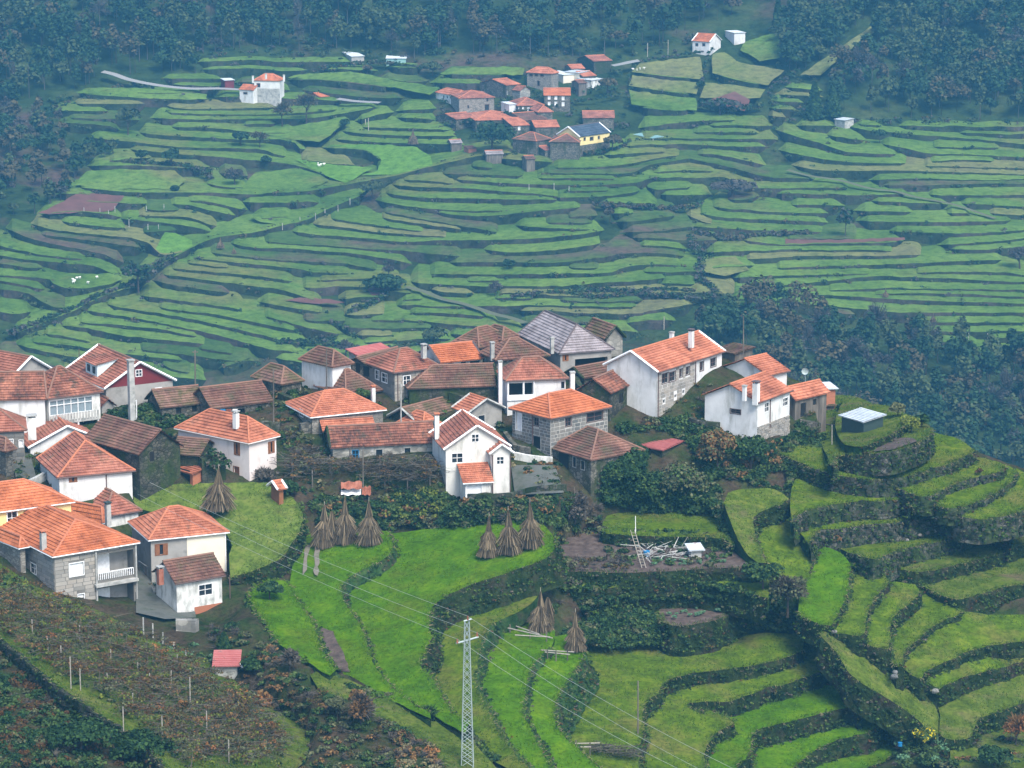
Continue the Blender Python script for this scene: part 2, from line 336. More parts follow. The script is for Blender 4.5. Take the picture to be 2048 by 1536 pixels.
# ================================================================ THE FAR SIDE OF THE VALLEY
FK = np.array([[380, -92], [560, -84], [640, -74], [700, -63], [800, -44], [900, -25], [930, -18], [1000, 6], [1100, 44], [1300, 118], [1500, 190]], float)
def sstep(x, a, b):
    t = np.clip((x - a) / (b - a), 0, 1); return t * t * (3 - 2 * t)
def zfar(X, Y):
    X = np.asarray(X, float); Y = np.asarray(Y, float)
    z = np.interp(Y, FK[:, 0], FK[:, 1])
    z = z + 2.2 * np.sin(X / 37.0 + 0.6) * sstep(Y, 560, 660) + 1.3 * np.sin(X / 17.0 + Y / 60.0) * sstep(Y, 560, 660)
    z = z + 0.22 * np.maximum(0, Y - 872) * sstep(X, 78, 118)
    z = z + 0.10 * np.maximum(0, Y - 900) * sstep(-X, 75, 120)
    return z
def PF(x, y, off=0.0):                # the point of the far hillside seen at (x, y)
    d = ray(x, y); d = d / d[1]
    lo, hi = 400.0, 1500.0
    Ys = np.linspace(lo, hi, 150)
    g = (ZC + d[2] * Ys) - (zfar(d[0] * Ys, Ys) + off)
    k = np.argmax(g < 0)
    if k == 0: return PY(x, y, 1000.0)
    a, b = Ys[k - 1], Ys[k]
    for _ in range(14):
        m = .5 * (a + b)
        if (ZC + d[2] * m) - (zfar(d[0] * m, m) + off) > 0: a = m
        else: b = m
    return np.array([d[0] * a, a, ZC + d[2] * a])
def smooth_line(pts, step):
    """Catmull-Rom through the points, resampled about every `step`"""
    p = np.array(pts, float); out = []
    q = np.vstack([2 * p[0] - p[1], p, 2 * p[-1] - p[-2]])
    for i in range(1, len(q) - 2):
        n = max(1, int(np.linalg.norm(q[i + 1] - q[i]) / step))
        for k in range(n):
            t = k / n
            out.append(.5 * ((2 * q[i]) + (-q[i - 1] + q[i + 1]) * t + (2 * q[i - 1] - 5 * q[i] + 4 * q[i + 1] - q[i + 2]) * t * t + (-q[i - 1] + 3 * q[i] - 3 * q[i + 1] + q[i + 2]) * t ** 3))
    out.append(q[-2]); return np.array(out)

# ground of the far hillside: one sheet from the valley floor to beyond the ridge
gx = np.linspace(-330, 330, 166); gy = np.concatenate([np.linspace(395, 640, 50), np.linspace(644, 960, 158), np.linspace(966, 1500, 60)])
GX, GY = np.meshgrid(gx, gy)
GZ = zfar(GX, GY) - 2.5
vv = np.stack([GX, GY, GZ], -1).reshape(-1, 3)
vv[:, 2] += [0.9 * mnoise.fractal(Vector((a * .07, b * .07, 3.1)), 1, 2, 3) for a, b in zip(vv[:, 0], vv[:, 1])]
nxg = len(gx); idx = np.arange(len(vv)).reshape(len(gy), nxg)
ff = np.stack([idx[:-1, :-1], idx[:-1, 1:], idx[1:, 1:], idx[1:, :-1]], -1).reshape(-1, 4)
o = np_mesh('far_hillside', vv, ff, M['far_ground']); tag(o, kind='structure')
o.data.polygons.foreach_set('use_smooth', np.ones(len(ff), bool))

FAR_LIPS = """390 124 450 122 512 120 560 124 620 124 710 123
400 139 512 137 560 142 620 140
320 157 450 158
335 168 400 172 450 172
150 186 225 193 325 198 415 199
327 209 362 217 475 217 560 214
140 207 225 208 300 207
100 221 225 223
320 224 400 228 512 229 600 226 690 218
300 236 400 239 512 238 612 237 687 227 762 212
112 245 175 248 220 253 242 262
270 265 350 272 500 280 557 279 590 286 600 297 615 300
332 254 425 256 512 265 600 266
175 275 225 280 300 288 375 295 512 298 547 307 585 315
250 298 350 308 425 313 512 321 587 330 637 345 665 357
172 332 275 331 350 335 420 334
145 373 200 379 275 385 400 385 512 389 537 386 612 382 687 370 787 352 875 330 970 310 1040 305
435 345 460 350 500 352
400 365 460 375 510 374
357 400 425 405 475 417 500 421
325 408 375 410 425 422 480 433
260 430 375 435 412 447 442 457
232 437 300 443 375 452 435 467
72 430 150 423 212 428 250 436
112 442 175 450 262 458
60 447 112 460 200 470 262 476 300 488 310 500 320 508 355 507 385 495
10 456 62 477 125 492 200 507 250 527
-20 485 22 497 100 512 185 520
-20 508 0 511 62 520 137 527 187 532 225 547 250 552
-20 525 0 527 62 536 100 535
-20 550 0 551 62 554 100 560 105 567 130 575 175 576 225 567 250 557
-20 577 0 579 50 585 87 605 112 615 150 615
-20 620 30 628 70 622
20 672 87 645 150 620 200 595 262 572 300 542 362 507 412 482 450 472 512 464 562 452 612 440 652 420 700 400 735 385
450 485 512 496 562 496 637 502 712 508 775 518 825 528
512 480 575 487 662 492 737 498 812 502 887 510 937 513
405 504 512 516 587 522 687 527 737 537 770 540
370 514 425 520 512 529 587 537 637 545 720 548
327 536 400 542 512 552 560 559 600 565
312 547 375 555 450 565 512 573 562 580 612 595 652 607
300 560 375 575 470 587
272 590 350 600 425 610 500 622
512 603 562 612 612 620 662 627
300 612 350 620 425 628 512 645 562 656 612 664
200 607 275 620 350 632 400 642 512 667 562 680 620 690
512 630 562 640 612 655 687 670
160 620 212 627 300 642 362 655 425 668 512 691 550 700 612 705
107 650 175 657 250 672 350 682 430 690
72 665 125 672 200 688
262 697 350 707 450 720 520 722
25 687 100 705 150 715 230 730
312 725 357 742 400 748
432 740 512 712
880 149 1024 151
860 166 975 167
770 134 850 136
572 159 637 160 712 167 787 177
600 180 662 187 737 195 812 196
760 155 825 165 860 160
790 222 875 217
707 243 762 228 790 224
675 262 737 268 837 272 920 272
712 254 812 257 912 260
660 278 762 285 875 288 930 290
642 295 725 300 747 310 762 320 752 342
590 317 662 327 712 330
875 347 987 350 1024 352 1060 350
937 332 992 337
792 360 862 362 922 370
900 358 1024 367 1124 370 1199 370 1274 365 1300 357 1350 355 1394 356 1449 355 1486 372 1536 377 1611 376 1711 376
775 369 837 374 937 377 1024 385 1069 387 1134 397
762 385 837 395 937 397 1024 399 1130 399
747 400 812 412 857 417 937 422 1024 421
862 422 912 430 962 432 1024 428 1074 422 1137 417 1174 413
757 422 837 437 912 450 1007 467
752 434 837 447 937 461
647 435 712 445 787 455 862 465
612 447 687 455 762 465 837 470 912 474
572 460 637 470 712 475 762 480 812 484 887 481 1024 479 1099 475 1174 467 1209 460
1024 451 1099 456 1174 459 1204 455
1074 445 1149 446 1199 446
1124 434 1199 431
960 498 1024 505 1099 501 1174 492 1209 485
887 525 1012 524 1074 526 1149 522 1199 516 1249 507 1324 507 1381 515
1262 492 1324 492 1384 500
845 548 1024 549 1149 547 1214 546 1249 535 1299 529 1380 532
815 560 837 566 937 572 1024 572 1124 572 1199 566 1274 562 1349 554
850 577 900 585 960 588
795 600 857 597
800 627 875 626 987 634
720 640 837 642 912 650 1012 655
707 685 787 682 862 677 920 680
1024 622 1099 622 1174 627 1274 627 1299 622 1394 607
1100 600 1200 604 1300 600
1236 650 1286 642 1356 640
1239 465 1324 462 1374 454 1409 454
1224 445 1274 442 1361 430
1219 427 1274 426
1264 144 1324 152 1399 159
1256 172 1324 182 1394 190
1269 212 1324 220 1394 222
1424 147 1474 160 1536 172
1274 257 1324 250 1399 242 1486 240
1091 335 1174 335 1249 329 1324 315 1374 309
1071 346 1174 347 1259 346 1299 330 1349 322 1381 317 1399 322 1449 332 1536 354 1598 357 1641 358
1059 356 1174 357 1249 358
1379 309 1424 309 1474 317 1536 332
1289 370 1309 379 1374 375 1389 368
1094 395 1149 395 1224 391 1289 381
1189 406 1274 407 1324 409
1444 397 1486 400 1524 390
1411 410 1449 417 1499 420 1536 424 1666 427
1386 422 1424 432 1474 437 1536 439 1661 445
1366 427 1411 445 1440 448
1369 452 1449 457 1536 461 1661 465
1566 174 1618 179 1650 182
1548 189 1616 192 1648 195
1538 202 1613 206
1536 216 1596 220
1536 232 1573 235
1706 247 1771 252
1691 252 1748 263 1771 264 1836 270 1936 277 2048 289 2075 291
1648 270 1736 282
1551 260 1598 275 1636 285 1686 302 1736 307 1806 309
1753 286 1811 297 1861 307 1936 309 2048 315 2075 316
1556 300 1611 312 1673 322 1736 326 1826 327
1831 332 1936 334 2048 337 2075 338
1581 330 1636 340 1711 342 1786 341 1861 343 1961 346 2048 349 2075 350
1733 361 1836 357 1961 360 2075 358
1753 371 1836 371 1911 369 1986 367 2048 368 2075 368
1843 389 1911 391 2048 390 2075 390
1731 402 1786 404 1861 407 1906 409
1908 406 1980 410 2075 416
1568 410 1636 410 1691 411
1706 422 1836 424
1886 426 1948 427
1711 442 1811 444 1936 444 2036 441
1768 462 1861 466 1961 466 2048 460 2075 458
1470 478 1561 489 1661 487 1761 486 1816 480
1873 490 1961 485 2048 477 2075 475
1886 497 1961 500 2048 493 2075 491
1474 519 1536 517 1611 512 1736 512 1856 510
1536 537 1611 534 1736 530 1836 526 1936 522 2016 519
1456 556 1536 552 1636 550 1736 547 1761 545
1811 546 1911 544 2011 545 2048 551 2075 553
1480 576 1548 572 1636 564 1711 556 1761 552 1811 554 1886 557 1986 562 2048 565 2075 566
1636 582 1711 579 1786 576 1886 578 2048 580 2075 581
1728 589 1811 587 1911 588 2048 594 2075 595
1500 587 1611 589 1686 592 1761 597 1836 601 1936 604 2048 607 2075 608
1446 596 1536 602 1573 604 1636 610 1711 617 1773 624 1861 625 2048 626 2075 626
1449 607 1536 617 1600 624
1821 645 1911 645 2036 645 2075 645
1836 661 1911 664 2023 662 2075 664
1858 682 1911 685 1968 690
1893 702 1973 705 2048 705 2075 705"""
def far_terrace(pts, mat, slope=.085, back=26.0):
    pix = smooth_line(pts, 8.0)
    Q = np.array([PF(x, y) for x, y in pix])
    n = len(Q)
    s = np.concatenate([[0], np.cumsum(np.linalg.norm(np.diff(Q[:, :2], axis=0), axis=1))])
    e = np.minimum(s, s[-1] - s); Lt = min(4.0, s[-1] * .25)
    top = np.array([PF(x, y, -2.7 * (1 - t)) if t < .999 else q for (x, y), q, t in zip(pix, Q, sstep(e, 0, Lt))])
    j = np.array([mnoise.noise(Vector((q[0] * .35, q[1] * .35, 9.0))) for q in Q])
    top[:, 1] += .5 * j; top[:, 2] += .12 * j
    rows = []
    for b, dz in ((back, back * slope - .5), (6.0, 6 * slope), (.9, .12), (0, 0)):
        r = top.copy(); k = top[:, 1:2] * 0 + b
        d = top[:, :2] / np.linalg.norm(top[:, :2], axis=1)[:, None]
        r[:, :2] = top[:, :2] + d * b; r[:, 2] = top[:, 2] + dz; rows.append(r)
    V = np.concatenate(rows); F = []
    for a in range(3):
        for i in range(n - 1): F.append((a * n + i, a * n + i + 1, (a + 1) * n + i + 1, (a + 1) * n + i)[::-1])
    g = mesh_obj('terrace', V, F, mat); tag(g, kind='structure')
    rows = []
    jj = [[mnoise.noise(Vector((q[0] * .5, q[1] * .5, 2.0 + h))) for q in Q] for h in range(4)]
    for h, (dz, fw) in enumerate(((0.02, 0), (-.7, .12), (-1.7, .3), (-4.4, .6))):
        r = top.copy(); d = top[:, :2] / np.linalg.norm(top[:, :2], axis=1)[:, None]
        r[:, :2] -= d * (fw + (.35 * np.array(jj[h])[:, None] if h else 0)); r[:, 2] += dz; rows.append(r)
    V = np.concatenate(rows); F = []
    for a in range(3):
        for i in range(n - 1): F.append((a * n + i, a * n + i + 1, (a + 1) * n + i + 1, (a + 1) * n + i)[::-1])
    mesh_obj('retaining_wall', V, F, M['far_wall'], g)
    return top
FAR_TOPS = []
def inside(x, y, poly):
    c = False; j = len(poly) - 1
    for i in range(len(poly)):
        if (poly[i][1] > y) != (poly[j][1] > y) and x < (poly[j][0] - poly[i][0]) * (y - poly[i][1]) / (poly[j][1] - poly[i][1]) + poly[i][0]: c = not c
        j = i
    return c
LIP = [list(zip(v[::2], v[1::2])) for v in (list(map(float, l.split())) for l in FAR_LIPS.split('\n'))]
# smaller levels between the main ones
BINS = {}
def note(pts):
    for x, y in smooth_line(pts, 4.0): BINS.setdefault(int(x // 8), []).append(y)
for p_ in LIP: note(p_)
AREA = [(-20, 440), (70, 430), (150, 340), (250, 300), (110, 240), (300, 165), (390, 115), (700, 125), (900, 125), (1050, 160), (1240, 200), (1290, 130), (1420, 105), (1540, 140), (1560, 235), (1700, 242), (2070, 248), (2070, 722), (1870, 715), (1800, 665), (1620, 635), (1440, 610), (1380, 650), (1100, 690), (700, 730), (400, 765), (-20, 765)]
NOT = [[(875, 175), (1000, 150), (1250, 108), (1262, 280), (1180, 318), (1020, 318), (890, 300)], [(640, 290), (725, 285), (870, 285), (880, 335), (720, 355), (660, 360), (585, 320)], [(1250, 100), (1570, 60), (1580, 140), (1536, 175), (1500, 228), (1260, 222)], [(140, 330), (250, 330), (420, 345), (400, 385), (150, 380)], [(470, 340), (650, 340), (670, 362), (600, 388), (470, 388)]]
rl = random.Random(3)
for y0 in range(125, 900, 14):
    run = []
    for x in list(range(-20, 2072, 8)) + [9999]:
        y = y0 - .14 * (620 - min(x, 620)) * float(sstep(y0, 430, 560)) * .9 + 9 * mnoise.noise(Vector((x / 210., y0 / 45., 1.0))) + 3 * mnoise.noise(Vector((x / 50., y0 / 20., 4.0)))
        ok = x < 9000 and inside(x, y, AREA) and not any(inside(x, y, q) for q in NOT) and all(abs(y - v) > 8.5 for b in (-1, 0, 1) for v in BINS.get(int(x // 8) + b, []))
        if ok and mnoise.noise(Vector((x / 90., y0 / 9., 8.0))) > -.42: run.append((x, y))
        else:
            if len(run) >= 12: p_ = run[::2] + ([run[-1]] if len(run) % 2 == 0 else []); LIP.append(p_); note(p_)
            run = []
for pts in LIP:
    mx = sum(p[0] for p in pts) / len(pts); r = rl.random(); m = M['far_grass']
    if r < .07: m = M['far_grass_dry']
    elif r > .84: m = M['far_grass_dull']
    FAR_TOPS.append(far_terrace(pts, m))
def far_patch(poly, mat, off=-.3, step=9.0, name='field'):
    """a sloping field laid on the hillside"""
    poly = [tuple(map(float, p)) for p in poly]
    ring = []
    for a, b in zip(poly, poly[1:] + poly[:1]):
        n = max(1, int(math.dist(a, b) / step))
        for k in range(n):
            x_, y_ = a[0] + (b[0] - a[0]) * k / n, a[1] + (b[1] - a[1]) * k / n
            ring.append((x_ + 3 * mnoise.noise(Vector((x_ * .06, y_ * .06, 0))), y_ + 2.5 * mnoise.noise(Vector((x_ * .06, y_ * .06, 5)))))
    xs = [p[0] for p in ring]; ys = [p[1] for p in ring]
    pts = list(ring)
    x = min(xs)
    while x < max(xs):
        y = min(ys)
        while y < max(ys):
            if inside(x, y, ring): pts.append((x, y))
            y += step * .6
        x += step
    r = delaunay_2d_cdt([Vector(p) for p in pts], [], [list(range(len(ring)))], 1, 1e-4)
    V = [PF(p[0], p[1], off) for p in r[0]]
    o = mesh_obj(name, V, [tuple(f) for f in r[2]], mat); fix_up(o); return tag(o, kind='structure')
def fix_up(o):
    me = o.data
    if len(me.polygons) and sum(p.normal.z for p in me.polygons) < 0: me.flip_normals()
PATCH = [
 ([(77, 427), (160, 385), (250, 392), (225, 422), (100, 428)], 'red_soil'),
 ([(652, 292), (725, 299), (747, 309), (763, 320), (755, 341), (722, 350), (787, 349), (867, 331), (860, 312), (832, 293), (737, 288)], 'far_grass_bright'),
 ([(590, 318), (690, 330), (745, 335), (722, 350), (690, 366), (666, 357), (637, 345)], 'far_grass_bright'),
 ([(512, 345), (600, 336), (640, 349), (660, 361), (612, 379), (512, 386), (470, 380)], 'far_grass'),
 ([(150, 370), (172, 342), (240, 338), (350, 342), (372, 360), (350, 378), (200, 378)], 'far_grass'),
 ([(1264, 143), (1280, 126), (1400, 112), (1408, 152), (1399, 158), (1324, 151)], 'far_grass_dry'),
 ([(1258, 171), (1264, 150), (1324, 158), (1399, 165), (1394, 188), (1324, 181)], 'far_grass_dry'),
 ([(1262, 208), (1258, 180), (1324, 189), (1392, 196), (1394, 220), (1324, 218)], 'far_grass'),
 ([(1424, 146), (1425, 108), (1450, 105), (1480, 125), (1540, 135), (1570, 140), (1536, 170), (1474, 159)], 'far_grass_dry'),
 ([(1480, 100), (1490, 82), (1560, 62), (1572, 80), (1560, 116), (1520, 122)], 'far_grass'),
 ([(1400, 195), (1410, 165), (1470, 170), (1530, 178), (1520, 195), (1470, 200)], 'far_grass_dry'),
 ([(1440, 215), (1420, 200), (1470, 182), (1500, 200), (1490, 222)], 'red_soil'),
 ([(1600, 150), (1680, 95), (1760, 40), (1772, 48), (1700, 100), (1640, 150)], 'far_grass_dry'),
 ([(512, 262), (600, 250), (690, 232), (700, 238), (660, 270), (640, 284), (560, 276)], 'far_grass'),
 ([(575, 155), (600, 148), (700, 143), (800, 160), (880, 176), (860, 190), (790, 176), (712, 166)], 'far_grass'),
 ([(880, 148), (900, 136), (1024, 133), (1050, 136), (1045, 150)], 'far_grass'),
 ([(150, 185), (180, 175), (300, 176), (415, 188), (412, 198), (325, 197), (225, 192)], 'far_grass'),
 ([(310, 500), (330, 465), (350, 466), (385, 480), (385, 494), (355, 506), (322, 507)], 'far_grass_bright'),
 ([(512, 440), (500, 432), (560, 418), (590, 440), (560, 451)], 'far_grass'),
 ([(105, 567), (130, 552), (230, 545), (245, 556), (225, 566), (175, 575), (130, 574)], 'far_grass'),
 ([(1400, 520), (1470, 512), (1500, 540), (1450, 552), (1410, 545)], 'far_grass_dry'),
 ([(690, 606), (620, 608), (570, 600), (600, 594), (660, 598)], 'red_soil'),
 ([(1570, 478), (1660, 480), (1810, 474), (1812, 480), (1660, 487), (1570, 488)], 'red_soil'),
 ([(735, 578), (760, 560), (790, 566), (780, 585), (745, 590)], 'red_soil'),
]
for poly, mk in PATCH: far_patch(poly, M[mk], -.15 if 'soil' not in mk else -.05, name='field' if 'soil' not in mk else 'tilled_field')
def far_strip(pts, wid, mat, name, off=-.1):
    pix = smooth_line(pts, 6.0); Q = np.array([PF(x, y, off) for x, y in pix])
    t = np.gradient(Q[:, :2], axis=0); t /= np.linalg.norm(t, axis=1)[:, None]
    nr = np.stack([-t[:, 1], t[:, 0]], -1) * wid / 2
    A = Q.copy(); B = Q.copy(); A[:, :2] += nr; B[:, :2] -= nr
    A[:, 2] = np.maximum(A[:, 2], zfar(A[:, 0], A[:, 1]) + off); B[:, 2] = np.maximum(B[:, 2], zfar(B[:, 0], B[:, 1]) + off)
    V = np.concatenate([A, B]); n = len(Q)
    F = [(i, i + 1, n + i + 1, n + i) for i in range(n - 1)]
    o = mesh_obj(name, V, F, mat); fix_up(o); return tag(o, kind='structure')
M['far_road'] = mat_plain('pale_road', (.22, .22, .21), .9)
M['far_path'] = mat_plain('grassy_path', (.085, .095, .05), .95)
far_strip([(205, 144), (230, 150), (262, 161), (320, 172), (380, 178), (440, 178), (480, 180)], 2.6, M['far_road'], 'road', .4)
far_strip([(675, 198), (710, 203), (760, 206)], 2.2, M['far_road'], 'road', .4)
far_strip([(812, 574), (850, 584), (887, 599), (930, 609), (987, 628), (1020, 636), (1050, 646)], 1.8, M['far_path'], 'path', .2)
far_strip([(1575, 340), (1620, 352), (1680, 361), (1740, 377), (1790, 383), (1830, 394), (1910, 410), (1990, 437)], 1.6, M['far_path'], 'path', .2)
far_strip([(1225, 132), (1262, 125), (1278, 122)], 2.6, M['far_road'], 'road', .4)

# ================================================================ THE SPUR WITH THE VILLAGE
NCP = """20 960 -1
20 870 1.5
20 780 4
150 900 .5
200 800 3.5
270 990 -2
350 830 2.5
350 980 -2
450 850 2
470 975 -2
560 970 -2
550 840 2.5
620 780 3.5
620 900 .3
700 870 1
800 900 0
800 800 3
900 760 4.5
900 900 -.3
1000 830 2
1080 912 -.5
1100 760 4.5
1250 860 1
1300 840 1.5
1400 842 1.2
1550 892 -.7
1500 780 3.5
1650 850 -.6
1592 872 -1.4
400 1248 -10
440 1240 -10
1740 866 -.3
1240 722 5.5
1480 722 5
700 960 -2
600 1000 -2.6
850 985 -2.6
950 1006 -3.0
926 1001 -2.75
983 1001 -2.75
1005 1004 -2.8
1130 985 -2.7
1100 972 -2.3
1060 958 -1.9
700 1384 -9.9
800 1424 -10.3
940 1488 -12.3
985 1532 -13.3
1060 992 -2.6
1160 992 -2.7
420 1060 -5.4
300 1065 -5.4
130 1065 -4.2
560 1220 -8.4
480 1240 -8.1
510 1205 -8.0
545 1330 -8.9
640 1395 -9.8
760 1440 -10.6
850 1470 -11.3
700 1110 -8
840 1110 -9.3
640 1300 -9.4
950 1120 -9.6
850 1350 -11.4
950 1350 -12.8
1050 1450 -14.8
1200 1420 -17
1300 1450 -20
1450 1350 -18.6
1500 1500 -22
1700 1500 -25
1300 1000 -4.5
1250 1050 -7
1350 1120 -10
1250 1180 -11.5
1250 1270 -14
1450 1240 -14
1450 1040 -6.5
1560 1050 -7.5
1560 1200 -12
1700 955 -4
1900 960 -5.5
1940 905 -4.2
2048 965 -6
2040 1060 -8.5
1750 1030 -6.8
1900 1100 -10.5
1650 1150 -11
1800 1230 -14
1950 1330 -18
2040 1300 -17
2000 1480 -22
1850 1480 -22
205 1238 -8.4
0 1150 -4.2
100 1192 -5.4
330 1240 -9
450 1250 -9.6
455 1172 -7.9
272 1130 -7.5
285 1222 -8.8
500 1170 -8.2
300 1285 -9.6
480 1385 -11.4
250 1345 -8.6
100 1290 -6
0 1230 -4
100 1400 -6.8
300 1450 -8.8
500 1500 -11.4
700 1480 -11.6
800 1500 -12
0 1450 -5.8
0 1536 -5.2
200 1536 -7.8
950 1536 -15.5
1150 1536 -17.5"""
cps = []
for l in NCP.split('\n'):
    x, y, z = map(float, l.split()); cps.append(P(x, y, z))
for q in [(-60, 350, .5), (-60, 366, -6), (-38, 350, .5), (-38, 366, -6), (-16, 356, 0), (-16, 371, -7), (8, 362, 1.5), (8, 377, -6), (27, 362, 0), (27, 376, -8), (43, 350, -1), (43, 366, -10), (-80, 385, -14), (-30, 392, -16), (10, 396, -17), (45, 384, -20), (75, 352, -14), (85, 320, -20), (-80, 430, -40), (0, 430, -42), (80, 420, -60), (-85, 300, 2), (-85, 250, 2), (90, 240, -30), (0, 225, -13), (60, 230, -26), (-60, 215, -3), (58, 352, -9), (66, 330, -9)]:
    cps.append(np.array(q, float))
cps = np.array(cps)
def tps_fit(p, v, lam=.6):
    n = len(p); d = np.linalg.norm(p[:, None] - p[None], axis=2) / 50
    K = np.where(d > 0, d * d * np.log(d + 1e-12), 0) + np.eye(n) * lam * 1e-3
    Pm = np.hstack([np.ones((n, 1)), p / 50]); A = np.zeros((n + 3, n + 3))
    A[:n, :n] = K; A[:n, n:] = Pm; A[n:, :n] = Pm.T
    return np.linalg.solve(A, np.concatenate([v, np.zeros(3)]))
WN = tps_fit(cps[:, :2], cps[:, 2])
def tps_eval(x, y):
    q = np.stack([np.ravel(x), np.ravel(y)], -1).astype(float)
    d = np.linalg.norm(q[:, None] - cps[None, :, :2], axis=2) / 50
    K = np.where(d > 0, d * d * np.log(d + 1e-12), 0)
    return (K @ WN[:-3] + WN[-3] + q @ WN[-2:] / 50).reshape(np.shape(x))
NX0, NX1, NY0, NY1, NST = -90.0, 95.0, 205.0, 440.0, 0.8
nxs = np.arange(NX0, NX1 + .01, NST); nys = np.arange(NY0, NY1 + .01, NST)
NGX, NGY = np.meshgrid(nxs, nys); NGZ = tps_eval(NGX, NGY)
def gz(x, y):
    u = np.clip((np.asarray(x, float) - NX0) / NST, 0, len(nxs) - 1.001); v = np.clip((np.asarray(y, float) - NY0) / NST, 0, len(nys) - 1.001)
    i = u.astype(int); j = v.astype(int); a = u - i; b = v - j
    return NGZ[j, i] * (1 - a) * (1 - b) + NGZ[j, i + 1] * a * (1 - b) + NGZ[j + 1, i] * (1 - a) * b + NGZ[j + 1, i + 1] * a * b
def PG(x, y, off=0.0):
    d = ray(x, y); d = d / d[1]; Ys = np.linspace(206, 430, 500)
    g = (ZC + d[2] * Ys) - gz(d[0] * Ys, Ys) - off
    k = int(np.argmax(g < 0))
    if k == 0:
        k = int(np.argmin(g)); return np.array([d[0] * Ys[k], Ys[k], ZC + d[2] * Ys[k] - g[k]])
    a, b = Ys[k - 1], Ys[k]; ga, gb = g[k - 1], g[k]
    m = a + (b - a) * ga / (ga - gb)
    return np.array([d[0] * m, m, ZC + d[2] * m])
V = np.stack([NGX, NGY, NGZ], -1).reshape(-1, 3)
V[:, 2] += [.22 * mnoise.fractal(Vector((a * .35, b * .35, 1.0)), 1, 2, 4) for a, b in zip(V[:, 0], V[:, 1])]
idx = np.arange(len(V)).reshape(len(nys), len(nxs))
F = np.stack([idx[:-1, :-1], idx[:-1, 1:], idx[1:, 1:], idx[1:, :-1]], -1).reshape(-1, 4)
o = np_mesh('hillside', V, F, M['ground']); tag(o, kind='structure')
o.data.polygons.foreach_set('use_smooth', np.ones(len(F), bool))

